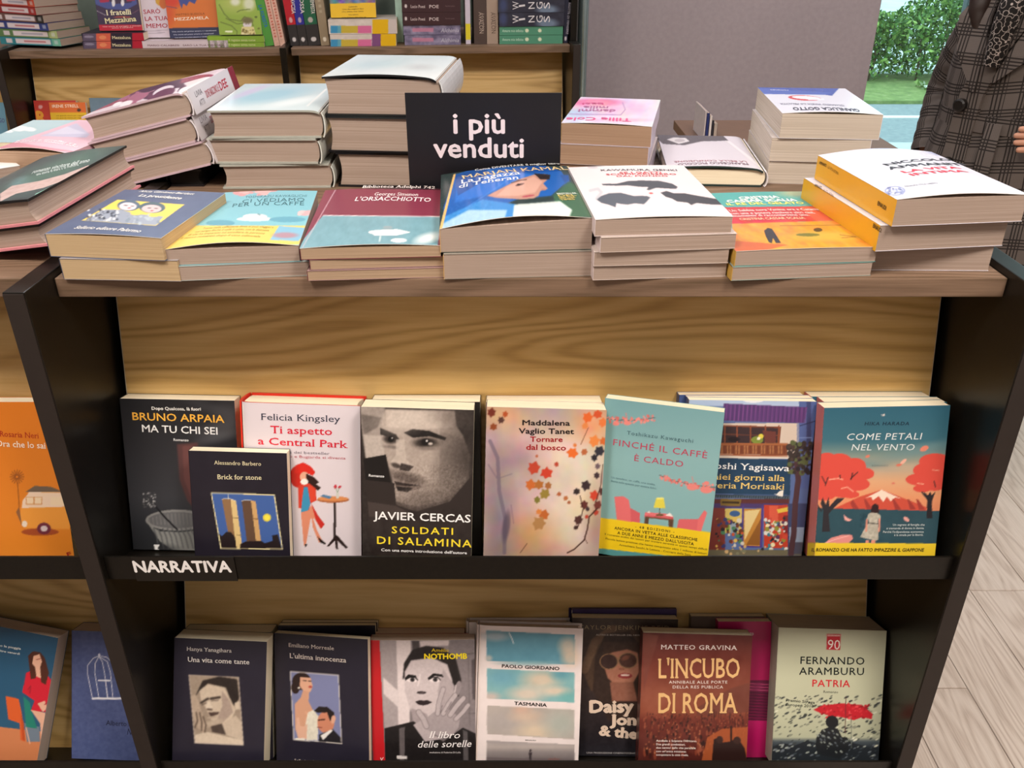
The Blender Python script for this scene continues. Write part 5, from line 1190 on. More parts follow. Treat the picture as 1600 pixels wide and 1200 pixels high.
# blue headscarf
b = stack(Y6, (315, 828), (1190, 765), 0.212, [0.0255, 0.028], 'thick paperback with a face wrapped in a bright blue headscarf', 'blue headscarf', STG, bow=(0.0075, 0.004), wedge=0.0085, cover='2a3a34', spine='d8b070', gloss=0.22, shifts=[(0.003, -0.004, 0.0)], paper=PAPER_SHADED)
A = b.front(1.3).zoom(*Y6); A.fill('2c3a3a')
A.poly([(400, 520), (560, 470), (860, 450), (1010, 500), (1040, 560), (950, 640), (760, 660), (600, 720), (330, 840), (340, 700)], '1f5aa8')
A.poly([(420, 560), (700, 500), (850, 520), (700, 580), (560, 640), (400, 680)], '2a6cc4').poly([(340, 760), (560, 660), (760, 690), (740, 760), (330, 835)], '3a84c8').poly([(330, 800), (480, 720), (700, 720), (680, 790), (320, 840)], 'b9d2dc', 0.8).poly([(1000, 520), (1050, 520), (1060, 580), (980, 640), (1030, 570)], '1c4a90')  # pale lower-left patch is glare painted into the print
A.poly([(1050, 560), (1160, 600), (1190, 760), (1000, 760), (960, 640)], '2f5a3c').poly([(740, 690), (1000, 670), (1070, 720), (1050, 770), (730, 770)], 'cfd6d2').blur(3)
A.poly([(585, 640), (690, 585), (760, 548), (850, 520), (915, 515), (932, 545), (905, 570), (932, 600), (890, 612), (878, 640), (850, 655), (780, 660), (640, 652)], 'b98a7a').poly([(700, 585), (850, 530), (900, 560), (860, 620), (760, 640), (640, 640)], 'd0a494', 0.8).poly([(850, 512), (945, 520), (940, 548), (890, 548)], '2c2426').blur(2).ell(772, 576, 26, 6, '6a4c46', -14).ell(764, 576, 9, 5, '2a1c1c').line([(725, 566), (770, 552), (810, 548)], 5, '4a3430').ell(820, 641, 36, 5, 'a84a58', -8).ell(908, 604, 15, 5, 'a87a6c').poly([(400, 525), (600, 470), (560, 560), (420, 640)], '163f80', 0.6).poly([(700, 500), (860, 460), (1010, 500), (930, 505), (840, 510)], '1a4a94', 0.8).line([(560, 480), (720, 540), (600, 620), (420, 740)], 8, '3c86d8', 0.5)
A.blur(1).noise(0.05, 5, 6, (320, 650, 620, 830)).poly([(395, 518), (408, 516), (328, 838), (314, 830)], 'd8b070')
b.text('strapline', 'Come DIVENTARE il miglior libro', (520, 500), (1000, 462), 11, 'd9dcdc', 0.01)
b.text('author_name', 'MARJAN KAMALI', (448, 545), (1068, 492), 20, 'd9bd8a', 0.004, True)
b.text('title', 'La ragazza', (440, 572), (778, 518), 22, 'e3e6ea', 0.006, True, 0.3)
b.text('title', 'di Teheran', (430, 597), (770, 545), 22, 'e3e6ea', 0.006, True, 0.3)
for i, s_ in enumerate(('BESTSELLER', 'DEL', 'NEW YORK', 'TIMES')):
    b.text('strapline', s_, (990 + i * 6, 634 + i * 11), (1100 - i * 4, 630 + i * 11), 9, 'd9b45a' if i else 'd9d9d0', 0.01)
b.done()

# two cats and a dog
b = stack(Y7, (255, 775), (1040, 757), 0.208, [0.0175, 0.0165, 0.016, 0.016], 'pale pink paperback with three dark cat silhouettes, on its stack', 'cat silhouettes', STG, bow=(0.002, 0.001), cover='dccfd0', spine='d8cacb', gloss=0.3, shifts=[(0.004, -0.002, 1.0), (0.001, 0.0, -0.4), (0.0, 0.002, 0.2)], paper=PAPER_SHADED)
A = b.front(1.3).zoom(*Y7); A.fill('d6cacc')
A.poly([(290, 572), (380, 570), (440, 556), (520, 552), (620, 555), (690, 570), (722, 588), (715, 600), (660, 598), (600, 594), (560, 608), (545, 604), (560, 590), (500, 588), (440, 580), (380, 582), (300, 580)], '3a3f46')
A.poly([(260, 660), (290, 640), (330, 626), (400, 622), (470, 640), (545, 640), (568, 648), (545, 675), (530, 688), (480, 682), (440, 690), (400, 686), (375, 680), (370, 705), (330, 690), (290, 680)], '474e58').line([(225, 610), (270, 600), (290, 620), (262, 655)], 16, 'a8aab2', 0.7)
A.poly([(625, 622), (660, 612), (700, 625), (760, 625), (840, 640), (960, 660), (985, 690), (900, 688), (830, 680), (800, 692), (780, 678), (720, 672), (690, 655), (655, 645)], '33363c').ell(572, 625, 12, 4, 'c83a3c').ell(240, 478, 30, 6, 'b0a8ac').blur(1)
b.text('author_name', 'KAWAMURA GENKI', (288, 500), (722, 500), 10, '3a3a42', 0.012)
b.text('title', 'SE I GATTI', (395, 514), (632, 512), 9, 'c23a42', 0.015)
b.text('title', 'SCOMPARISSERO', (318, 524), (718, 522), 9, 'c23a42', 0.015)
b.text('title', 'DAL MONDO', (378, 533), (670, 532), 8, 'c23a42', 0.015)
b.done()

# teal, red band and orange picture
b = stack(Y8, (160, 872), (872, 850), 0.208, [0.0165, 0.0155], 'teal paperback with a red band and orange figure picture, on its stack', 'teal red-banded', STG, bow=(0.001, 0.001), cover='3c8a88', spine='c9a04a', gloss=0.3, shifts=[(-0.003, -0.001, 0.6)], paper=PAPER_SHADED)
A = b.front(1.3).zoom(*Y8); A.fill('4a9c98')
A.poly([(0, 655), (120, 652), (700, 645), (760, 715), (140, 735)], 'b8343a').poly([(480, 650), (700, 645), (760, 715), (560, 722)], 'cf5a44', 0.7)
A.poly([(140, 735), (760, 716), (900, 850), (150, 880)], 'd08a36').noise(0.10, 18, 6, (140, 716, 900, 880), mono=False).ell(560, 790, 110, 20, 'a89440', 0, 0.4, 0.8).ell(620, 800, 140, 22, 'c9a84a', 0, 0.4, 0.6).poly([(150, 820), (420, 840), (300, 870), (150, 880)], 'b04a30', 0.7).ell(470, 580, 90, 20, '9aa888', 0, 0.5).line([(380, 745), (800, 740)], 4, '8a6a30').line([(680, 790), (760, 800), (690, 805)], 3, '6a4a24')
A.poly([(300, 770), (318, 755), (340, 760), (360, 790), (385, 830), (360, 832), (345, 805), (340, 832), (325, 828), (310, 800)], '2e2c34').ell(570, 765, 22, 10, '3a3424').ell(520, 790, 60, 8, '6a6a34')
b.text('author_name', 'CRISTINA', (182, 614), (380, 606), 13, 'f0f0ec', 0.03)
b.text('author_name', 'CASSAR SCALIA', (120, 630), (468, 622), 13, 'f0f0ec', 0.03)
b.text('title', 'IL RE DEL GELATO', (118, 644), (504, 637), 12, 'd9d26a', 0.03)
b.text('band_text', 'Un Sabbia nera Vanina era a Catania', (130, 676), (580, 668), 11, 'f0d8d4', 0.01, True)
b.text('band_text', 'con una e poteva risolvere altri casi,', (135, 690), (555, 684), 11, 'f0d8d4', 0.01, True)
b.text('band_text', 'momento di raccontarvene uno.', (150, 702), (530, 696), 11, 'f0d8d4', 0.01, True)
b.text('band_text', 'CRISTINA CASSAR SCALIA', (182, 718), (510, 712), 11, 'f0c8a4', 0.01, True)
b.done()

# yellow spines
def ysp(bk):
    S = bk.spine_art(1.2).zoom(*Y8); S.fill('e3a81c')
def ytxt(bk, k):
    o = k
    bk.stext('spine_text', 'AMMANITI', (577 - o[0], 435 + o[1]), (612 - o[0], 452 + o[1]), 17, '4a3a1c', 0.02)
    bk.stext('spine_text', 'LA VITA INTIMA', (620 - o[0], 458 + o[1]), (672 - o[0], 492 + o[1]), 17, '8a6a24', 0.0)
    bk.stext('spine_text', 'EINAUDI', (868 - o[0], 640 + o[1]), (910 - o[0], 668 + o[1]), 24, '4a3a1c', 0.03)
tY = 0.0285
zt = ZTOP + 3 * tY
pA = lay(px(Y8, 965, 612), px(Y8, 1640, 551), zt, 0.208, tY, 0, 0.141)
# spine edge of the top book follows the picture: far corner at (577, 365)
fa, fb = onZ(*px(Y8, 965, 612), zt), onZ(*px(Y8, 575, 365), zt + 0.006)
ey = Vector((fb.x - fa.x, fb.y - fa.y, 0)); LA = min(ey.length, 0.222); ey.normalize(); ex = ey.cross(Z3)
pA = (fa - Z3 * tY, ex, ey, 0.142, LA); rep('ammaniti', pA, tY)
lbs = ('white-topped book with yellow spine and blue eye picture, topmost of three', 'middle yellow-spined book of the stack with the eye picture', 'lowest yellow-spined book of the stack with the eye picture')
for i, (dx, dy, yw) in enumerate(((0, 0, 0), (-0.010, 0.006, 0.5), (-0.004, 0.018, -8.0))):
    q = under(pA, 0, dx, dy, yw); q = (Vector((q[0].x, q[0].y, zt - tY * (i + 1) + 0.0003)), *q[1:])
    b = Book(q, tY - 0.0006, lbs[i], STG, cover='d9d6e2', spine='e3a81c', gloss=0.28, paper=PAPER_SHADED, bow=(0.004, 0.006) if i == 0 else (0, 0))
    ysp(b)
    if i < 2: ytxt(b, ((0, 0), (23, 112))[i])
    if i == 0:
        A = b.front(1.3).zoom(*Y8); A.fill('d2d0de')
        A.ell(920, 340, 110, 18, '6a70a8', -3, 0.4, 0.9).ell(930, 341, 50, 8, 'd9d8e6', -3, 0.4).ell(1150, 350, 90, 20, '7a80b4', 14, 0.5, 0.8).ell(1210, 390, 80, 10, '6a70a8', 10, 0.5, 0.7).ell(820, 350, 50, 8, '9a9ec4', 0, 0.6, 0.7).line([(1090, 330), (1300, 400)], 10, '9094c0', 0.5).noise(0.10, 5, 4, (800, 300, 1320, 410))
        A.ell(955, 570, 52, 24, '8a90b8').ell(955, 570, 44, 19, 'd4d4e0').scatter(40, (920, 555, 995, 586), 5, ['5a6090', '8a90b8', 'b8bcd4'], 5)
        b.text('author_name', 'NICCOLÒ', (918, 446), (1248, 420), 15, '2c2c34', 0.03)
        b.text('author_name', 'AMMANITI', (932, 466), (1312, 442), 16, '2c2c34', 0.03)
        b.text('title', 'LA VITA', (1005, 482), (1290, 460), 14, 'd0344a', 0.03)
        b.text('title', 'INTIMA', (1045, 496), (1325, 478), 14, 'd0344a', 0.03)
        b.text('strapline', 'EINAUDI STILE LIBERO', (1010, 552), (1172, 534), 7, '5a5a66', 0.0)
    b.done()

# dark green hardcovers resting across the neighbouring worktop
NB2 = 'books lying on the neighbouring worktop'
gz = [0.0275, 0.0255]; sc_ = 0.93        # the pair lies tilted, its near side propped on the black side panel
gA, gB, gC = CAM + ray(47, 326) * 0.99 * sc_, CAM + ray(200, 240) * 1.17 * sc_, CAM + ray(60, 260) * 1.20 * sc_
ey = (gB - gA).normalized(); hG = (gB - gA).length; ex = gB - gC; ex = (ex - ey * ex.dot(ey)); wG = ex.length; ex.normalize(); up_ = ex.cross(ey)
lowz = min((gA - ex * u - up_ * sum(gz) + ey * v).z for u in (0, wG) for v in (0, hG)); dzG = max(0.0, ZTOP + 0.0006 - lowz)
rep('green lift %.4f' % (lowz - ZTOP), (0, 0, 0, wG, hG), gz[0])
pG = (gA - ex * wG - up_ * gz[0] + Z3 * dzG, ex, ey, wG, hG)
b = Book(pG, gz[0], 'dark green hardcover with a reaching hand and pink back cover', NB2, hard=True, cover='2a3436', spine='20282a', back='d68a94', edge='1c1c1e', gloss=0.2, paper=PAPER_SHADED, bow=(0.002, 0.002))
A = b.front(1.3).zoom(*Y4); A.fill('3a4a4c')
A.ell(110, 640, 60, 30, '7a9cb0', -20, 0.4).ell(300, 560, 260, 40, '4a6a60', -22, 0.5).poly([(0, 690), (60, 650), (200, 625), (330, 590), (450, 545), (460, 560), (330, 620), (220, 660), (80, 690), (0, 730)], 'c2a8a4').poly([(150, 760), (180, 690), (400, 590), (640, 490), (655, 490), (420, 640)], '7fb0a0').poly([(140, 765), (640, 492), (655, 490), (160, 768)], 'd8ece6').ell(70, 740, 90, 20, '242a2e', -10, 0.5).noise(0.06, 8, 3)
b.text('strapline', 'romanzo vincitore dell anno', (160, 590), (450, 530), 16, 'c9d0d0', 0.01)
b.text('strapline', 'una storia di mare e di memoria', (185, 600), (400, 548), 14, 'b9c0c0', 0.01)
b.done()
Book((pG[0] - up_ * gz[1] - ex * 0.003 + ey * 0.002, ex, ey, wG, hG), gz[1] - 0.0008, 'lower dark hardcover under the reaching hand book', NB2, hard=True, cover='241c1e', spine='241c1e', back='d68a94', paper=PAPER_SHADED).done()

# pink and pale books further back on the neighbouring worktop
b = stack((0, 160, 4), (-60, 300), (575, 325), 0.20, [0.034, 0.032], 'pink and lilac paperback with white lettering, lying by the leaning stack', 'pink lilac', NB2, rot=180, foot=1.17, bow=(0.000, 0.006), w=0.112, cover='dcb4c4', spine='dcb4c4', gloss=0.22, paper=mat_paper('b99c86', '96785f'), shifts=[(0.0, 0.004, 1)])
A = b.front().zoom(0, 160, 4); A.fill('e2bccb')
A.poly([(250, 210), (480, 130), (560, 200), (540, 220)], 'c8c4dc').poly([(300, 200), (420, 150), (540, 195)], 'd8d4e8').poly([(0, 260), (60, 240), (200, 265), (560, 320), (300, 300), (0, 290)], 'd88a98', 0.8).blur(3)
b.text('title', 'La ragazza e il mare', (480, 262), (110, 240), 12, 'f4eef2', 0.01)
b.text('title', 'non smette di cantare', (490, 276), (100, 250), 12, 'f4eef2', 0.01)
b.done()
b = stack((0, 160, 4), (-120, 250), (260, 250), 0.16, [0.030, 0.028], 'pale teal paperback at the photo border behind the pink one', 'pale teal', NB2, rot=180, foot=1.30, w=0.14, cover='a9c4cc', spine='a9c4cc', gloss=0.22)
b.front(2).zoom(0, 160, 4).vgrad([(140, 'b4ccd2'), (260, '9fbcc4')]).scatter(8, (10, 160, 200, 180), 12, ['e8ecec'], 3, 3, 5)
b.done()
hw = onY(2, 268, 1.12).z - ZTOP
pw_ = lay((-95, 275), (29, 256), ZTOP + hw, 0.085, hw / 3, 0, 0.13)
pw_ = (onZ(31, 258, ZTOP + hw) - pw_[1] * 0.13 - Z3 * hw / 3, *pw_[1:])
for i in range(3):
    q = under(pw_, 0, -0.002 * i, 0.0, i); q = (Vector((q[0].x, q[0].y, ZTOP + hw - hw / 3 * (i + 1) + 0.0003)), *q[1:])
    Book(q, hw / 3 - 0.0007, ('white paperback corner at the photo border above the dark hardcovers', 'middle white paperback of the pile cut by the photo border', 'lowest white paperback of the pile cut by the photo border')[i], NB2, cover='dfe2e4', paper=PAPER_SHADED, gloss=0.25).done()

# far row, covers turned away from us -------------------------------------------------------
def wsp(txt):
    return txt
# white jackets with red lettering, leaning to the side
YD, tD = 1.20, 0.0335
fa, fb = onY(*px(Y4, 412, 312), YD), onY(*px(Y4, 915, 182), YD)
ex = (fb - fa).normalized(); wD = (fb - fa).length; ey = Vector((0, 1, 0)); up_ = ex.cross(ey)
low = fa - up_ * (3 * tD)
rep('jackets', (0, 0, 0, wD, 0.212), tD); rep('jacket lift %.4f' % (low.z - ZTOP), (0, 0, 0, 0, 0), 0)
for i in range(3):
    sx = (0.0, -0.007, 0.001)[i]
    O = low + up_ * (tD * (2 - i)) + ex * (wD + sx) + ey * 0.212 + Z3 * (ZTOP + 0.0006 - low.z)
    bk = Book((O, -ex, -ey, wD, 0.212), tD - 0.0004, ('white jacketed hardcover with red lettering, topmost of the skewed stack', 'middle white jacketed hardcover of the skewed stack', 'lowest white jacketed hardcover of the skewed stack')[i], RRG, hard=True, cover='dcd0d6', spine='dcd6dc', edge='c2aab4', gloss=0.25, paper=PAPER_SHADED, bulge=0.009)
    S = bk.spine_art(1.2).zoom(*Y4); S.fill('e0dae0'); S.mix(S.U < 0.13, '8a2a3c')
    if i == 0:
        A = bk.front(1.3).zoom(*Y4); A.fill('d8c8d2')
        A.poly([(375, 305), (700, 200), (1110, 78), (1000, 90), (600, 180)], '9a4a62').scatter(70, (560, 130, 1000, 250), 16, ['f0eaf0', '6a3a58', 'a86a84', 'e6dce6', '4a2a48'], 4, 3.0, -22).poly([(930, 130), (1130, 70), (1135, 90), (950, 150)], 'e6e0e4').blur(1)
    def sp(body, u0, u1, v0, cap, col, bold):      # along the spine from its head (near us) to its foot
        V, F, wd_, ch = text_mesh(body, bold)
        h_, t_ = bk.h, bk.t
        P = np.stack([h_ * (1 - u0) - V[:, 0] / wd_ * h_ * (u1 - u0), t_ * v0 + V[:, 1] / ch * cap * t_, V[:, 2]], 1)
        bk.stexts.setdefault(('spine_text', col), []).append((P, F))
    sp('LIVIA', .10, .24, .58, .24, '6a646c', 0.0); sp('ATTI', .12, .22, .20, .24, '6a646c', 0.0); sp('DOVE NASCONO LE', .28, .56, .34, .32, 'b8344a', 0.01); sp('DEE', .58, .76, .32, .38, 'b8344a', 0.02)
    bk.done()
# added prop under the skewed stack, black throughout to stand for the shadow there
Book((Vector((-0.478, 1.215, ZTOP + 0.0003)), Vector((1, 0, 0)), Vector((0, 1, 0)), 0.046, 0.18), 0.024, 'added black book propping the skewed stack, its black standing in for shadow', RRG, hard=True, cover='1c1a1c', paper=mat_paper('2a2725', '1a1816')).done()
# pale blue hardcovers
b = stack(Y5, (262, 325), (815, 322), 0.212, [0.040, 0.038, 0.037], 'pale blue and white hardcover, topmost of the squat pile near the skewed stack', 'pale blue white hardcover', RRG, rot=180, foot=(315, 712), hard=True, cover='c9d6dc', spine='cfd2cc', edge='a8aaa2', gloss=0.16, paper=PAPER_SHADED, bulge=0.007, shifts=[(-0.004, 0.0, -2.0), (0.004, 0.0, 1.0)])
A = b.front().zoom(*Y5); A.vgrad([(190, 'c4d2da'), (300, 'd5e2e6')]).ell(560, 250, 200, 30, '9fc6d8', -8, 0.5, 0.8).ell(480, 230, 90, 12, 'cfc0e0', -20, 0.5, 0.7).ell(700, 280, 120, 14, 'e8f0f2', -10, 0.6).line([(430, 200), (300, 310)], 8, 'e9ecec').line([(760, 300), (850, 220)], 8, 'eceeee')
b.done()
# thick white jackets with black endpapers
b = stack(Y5, (828, 158), (1392, 165), 0.21, [0.063, 0.062, 0.061], 'thick white hardcover with black endpapers, topmost beside the black sign', 'thick white and black', RRG, rot=180, foot=(925, 700), hard=True, cover='dfe4e8', spine='dcdfe3', edge='17171a', gloss=0.16, paper=PAPER_SHADED, bulge=0.010, bow=(0, 0.004), shifts=[(0.002, -0.002, -1.0), (0.008, 0.0, 0.6)])
A = b.front().zoom(*Y5); A.vgrad([(50, 'd5e0e6'), (150, 'e3e8ea')]).ell(1100, 95, 140, 20, 'c2d8e0', -5, 0.6, 0.7).ell(1320, 110, 60, 14, 'd0d4d8', 0, 0.6).noise(0.02, 20, 3)
b.done()

# sign
ys = 1.095
sgn = empty('bestseller_sign', None, 'black card sign reading i più venduti standing on the worktop', 'sign')
a0, a1 = onY(632, 142, ys), onY(878, 149, ys)
sw, sh = a1.x - a0.x, (a0.z + a1.z) / 2 - ZTOP
sgn.location = (a0.x, ys, ZTOP + 0.0003)
MB().box(0, sw, 0, 0.0018, 0, sh).build('card', flat('15141a', 0.42), sgn, 0.0003)
MB().prism([(0.0018, 0.002), (0.0018, 0.12), (0.002, 0.12), (0.062, 0.0), (0.060, 0.0), (0.004, 0.115)], sw * 0.35, sw * 0.65, 'x').build('easel_back', flat('1a191c', 0.6), sgn)
def sign_text(body, x0, x1, yb_, cap):
    p0, p1, ph = onY(*px(Y6, x0, yb_), ys), onY(*px(Y6, x1, yb_), ys), onY(*px(Y6, x0, yb_ - cap), ys)
    V, F, wd_, ch = text_mesh(body, 0.022)
    q = (p1.x - p0.x) / wd_; r = (ph.z - p0.z) / 0.73
    link('lettering', mesh_from([(p0.x - a0.x + v[0] * q, -0.0006 - v[2], p0.z - ZTOP + v[1] * r) for v in V], F), sgn, flat('e3d6dc', 0.5))
sign_text('i più', 394, 688, 285, 122)
sign_text('venduti', 282, 795, 422, 118)

# watercolour paperbacks, upside down to us
b = stack(Y7, (62, 225), (578, 247), 0.20, [0.036, 0.036, 0.035], 'pink and blue watercolour paperback, topmost of the pile beside the sign', 'pink blue watercolour', RRG, rot=180, foot=1.235, bow=(0, 0.002), cover='cfc4d8', spine='cfc4d8', gloss=0.25, paper=mat_paper('b0937c', '8f735e'), shifts=[(-0.003, 0.0, 0.3), (0.0, 0.001, -0.5)])
A = b.front(1.3).zoom(*Y7); A.fill('d4cfe2').ell(260, 110, 140, 22, 'd86a98', 0, 0.3).ell(250, 140, 200, 40, 'd9a0c4', 0, 0.6, 0.6).ell(130, 170, 120, 24, '9fbcd8', 0, 0.6, 0.7).ell(470, 160, 90, 40, 'e0b4cc', 10, 0.6, 0.7).ell(400, 210, 160, 10, 'e0a0b8', 0, 0.5, 0.6).noise(0.08, 30, 5, mono=False)
A.line([(85, 95), (80, 140), (110, 175), (400, 180), (425, 150), (410, 110)], 5, 'a88ab8')
b.text('title', 'dammi', (372, 150), (160, 148), 16, '9a5a86', 0.02)
b.text('title', 'mille', (330, 132), (190, 130), 14, '9a5a86', 0.02)
b.text('title', 'baci', (300, 112), (180, 112), 10, 'b03a72', 0.02)
b.text('author_name', 'Tillie Cole', (462, 202), (92, 196), 18, 'c84a80', 0.02)
b.done()
# white hardcover with grey photo
b = stack(Y7, (662, 477), (1212, 488), 0.205, [0.036], 'white hardcover with a grey photo strip, lying beside the tall white pile', 'white photo', RRG, rot=180, foot=(1150, 580), hard=True, cover='dcd6de', spine='d6d2d6', edge='2a3a38', gloss=0.22, bow=(0, 0.003), bulge=0.008)
A = b.front(1.3).zoom(*Y7); A.fill('d0cad4').poly([(575, 290), (640, 345), (760, 352), (860, 330), (960, 328), (1010, 325), (960, 280), (700, 275)], '55525a').poly([(660, 320), (700, 308), (770, 312), (790, 330), (730, 345)], 'd0ccd0').ell(735, 325, 30, 9, 'b0aab0').line([(1000, 330), (1180, 465)], 6, 'c9c4ca').poly([(1000, 330), (1020, 330), (1215, 480), (1190, 478)], 'ece8ec', 0.6).blur(1)
b.text('author_name', 'FRANCESCO PICCOLO', (1118, 455), (720, 458), 10, '6a4a58', 0.01)
b.text('title', 'LA BELLA CONFUSIONE', (1110, 443), (700, 443), 9, '8a3a4c', 0.0)
b.done()
# tall white pile with a blue band
b = stack(Y8, (392, 182), (898, 190), 0.205, [0.037, 0.036, 0.035], 'white paperback with a blue strip and red ring, topmost of the tall pile', 'blue strip white', RRG, rot=180, foot=(330, 538), bow=(0, 0.003), cover='dadbe6', spine='dadbe6', gloss=0.24, paper=mat_paper('cfc4b8', 'a89a8a'), shifts=[(-0.006, 0.002, -1.5), (-0.006, 0.004, -1.0)])
A = b.front(1.3).zoom(*Y8); A.fill('d2d4e2').poly([(140, 30), (700, 30), (640, 95), (500, 75), (330, 80), (190, 85)], '3f5aa8').poly([(140, 50), (640, 80), (600, 90), (190, 85)], '4a66b4').ell(503, 106, 82, 13, 'c24a50', 3).ell(510, 104, 70, 8, 'e2e3ee', 3).rect(520, 108, 600, 116, 'e2e3ee')
b.text('author_name', 'GIANLUCA GOTTO', (770, 162), (440, 154), 13, '3a3a4c', 0.03)
b.text('title', 'QUANDO INIZIA LA FELICITA', (700, 142), (380, 132), 7, '6a6a80', 0.01)
b.text('strapline', 'romanzo', (420, 66), (330, 64), 6, 'c9d0e6', 0.0)
b.done()

# ------------------------------------------------------------------ second display at the back of the shop
BYAW = R(4.9)
BP = onZ(0, 80, ZTOP); BM3 = Matrix.Rotation(BYAW, 3, 'Z')
BR_, BB_ = BM3 @ Vector((1, 0, 0)), BM3 @ Vector((0, 1, 0))
BMAT = Matrix.Translation((BP.x, BP.y, 0)) @ Matrix.Rotation(BYAW, 4, 'Z') @ Matrix.Translation((0, -YTOP, 0))
def bs(x, y=74): return (hit(x, y, BP, BB_) - BP).dot(BR_)
def bq(x, y, off=0.0): return hit(x, y, BP + BB_ * off, BB_)
s0, s1, s2, s3 = bs(13, 84), bs(441), bs(454), bs(891)
f1 = fixture(BMAT, 'rear display bookcase under the stacked story books, oak panel and black divider', UNITG, s0, s1, True, False)
f2 = fixture(BMAT, 'rear display bookcase beside the grey partition, holding the dark thrillers', UNITG, s2 - 0.003, s3, False, True)
f0 = fixture(BMAT, 'rear display bookcase at the photo border with the sky blue book', UNITG, s0 - 0.022 - 0.75, s0 - 0.0225, True, False)
for r_, a, c, lab_ in ((f0, s0 - 0.772, s0 - 0.0225, 'brown oak worktop of the rear bookcase at the photo border'), (f1, s0, s1, 'brown oak worktop under the green picture book at the back'), (f2, s2, s3, 'brown oak worktop under the dark thrillers at the back')):
    o = MB().box(a + 0.0006, c - 0.0006, YTOP, YTOP + 0.55, ZTOP - 0.021, ZTOP).build('worktop', OAK_TOP, None, 0.0012); o.matrix_world = BMAT
    setp(o, lab_, 'worktop', 'oak worktops')
MB().box(s1 + 0.0005, s2 - 0.005, YF, YB, 0, ZTOP + 0.008).build('side_panel', BLACK, f1, 0.0012)
MB().box(s3 + 0.003, s3 + 0.021, YTOP + 0.02, YTOP + 0.4, ZTOP + 0.008, ZTOP + 0.95).build('upper_side_panel', BLACK, f2, 0.0012)
MB().box(s0 - 0.022, s3 + 0.02, YTOP + 0.40, YTOP + 0.415, ZTOP + 0.010, ZTOP + 0.95).build('upper_back_board', flat('66736b', 0.5), f2, 0.001)
MB().box(s0 - 0.022, s3 + 0.02, YTOP + 0.02, YTOP + 0.40, ZTOP + 0.55, ZTOP + 0.57).build('upper_shelf', OAK_TOP, f2, 0.001)
post = MB().tube([(0, 0, 0), (0, 0, 2.4)], 0.016, 14).build('steel_post', flat('9fb4b8', 0.25, 0.5, 0.8), None, sm=True)
post.location = (*(BP + BR_ * (s3 + 0.052) + BB_ * 0.10).xy, 0)
setp(post, 'slim pale steel post between rear bookcase and grey partition', 'post')

B1, B2, B3, B4, B5 = (0, 0, 10), (130, 0, 9.41), (290, 0, 6.957), (500, 0, 7.273), (700, 0, 6.957)
BG1 = 'books displayed on the rear bookcase'
def lying(z, x0, x1, y0, y1, label, zb, spine, off=0.03, w=0.14, pages=None, yaw=0.0, hard=False, **kw):
    """spine towards us; zb = height it lies on; returns (book, top height)"""
    a, c = bq(*px(z, x0, y1), off), bq(*px(z, x1, y1), off); d = bq(*px(z, x0, y0), off)
    zb = zb + 0.0003
    t = max(0.008, a.z - bq(*px(z, x0, y1), off).z + d.z - a.z); m = Matrix.Rotation(yaw, 3, 'Z')
    h = (c - a).length
    O = Vector((c.x, c.y, zb))
    bk = Book((O, m @ BB_, m @ -BR_, w, h), t - 0.0003, label, BG1, hard=hard, cover=kw.pop('cover', spine), spine=spine, gloss=0.4, **kw)
    return bk, zb + t
def upright(z, x0, x1, ytop_dx, label, spine, off=0.04, h=0.21, w=0.14, zb=ZTOP, y=None, lean=0.0, hard=False, **kw):
    yb_ = z[2] * 72 if y is None else y
    a, c = bq(*px(z, x0, yb_), off), bq(*px(z, x1, yb_), off)
    t = (c - a).length; m = Matrix.Rotation(R(lean), 3, BB_)
    ay, az = m @ Z3, m @ BR_
    O = Vector((a.x, a.y, zb + 0.0004))
    if lean > 0: O = O + Z3 * (t * math.sin(R(lean)))
    return Book((O, BB_, ay, w, h), t - 0.0003, label, BG1, hard=hard, cover=kw.pop('cover', spine), spine=spine, gloss=0.4, **kw)
def faceout(z, BL, BRp, label, zb, h=0.2, t=0.018, off=0.06, lean=9, **kw):
    a, c = bq(*px(z, *BL), off), bq(*px(z, *BRp), off)
    n = BM3 @ Vector((0, -math.cos(R(lean)), math.sin(R(lean))))
    w = (c - a).length; ay = n.cross(BR_)
    a = Vector((a.x, a.y, zb + t * math.sin(R(lean)) + 0.0005)) - n * t
    return Book((a, BR_, ay, w, h), t, label, BG1, gloss=0.4, **kw)

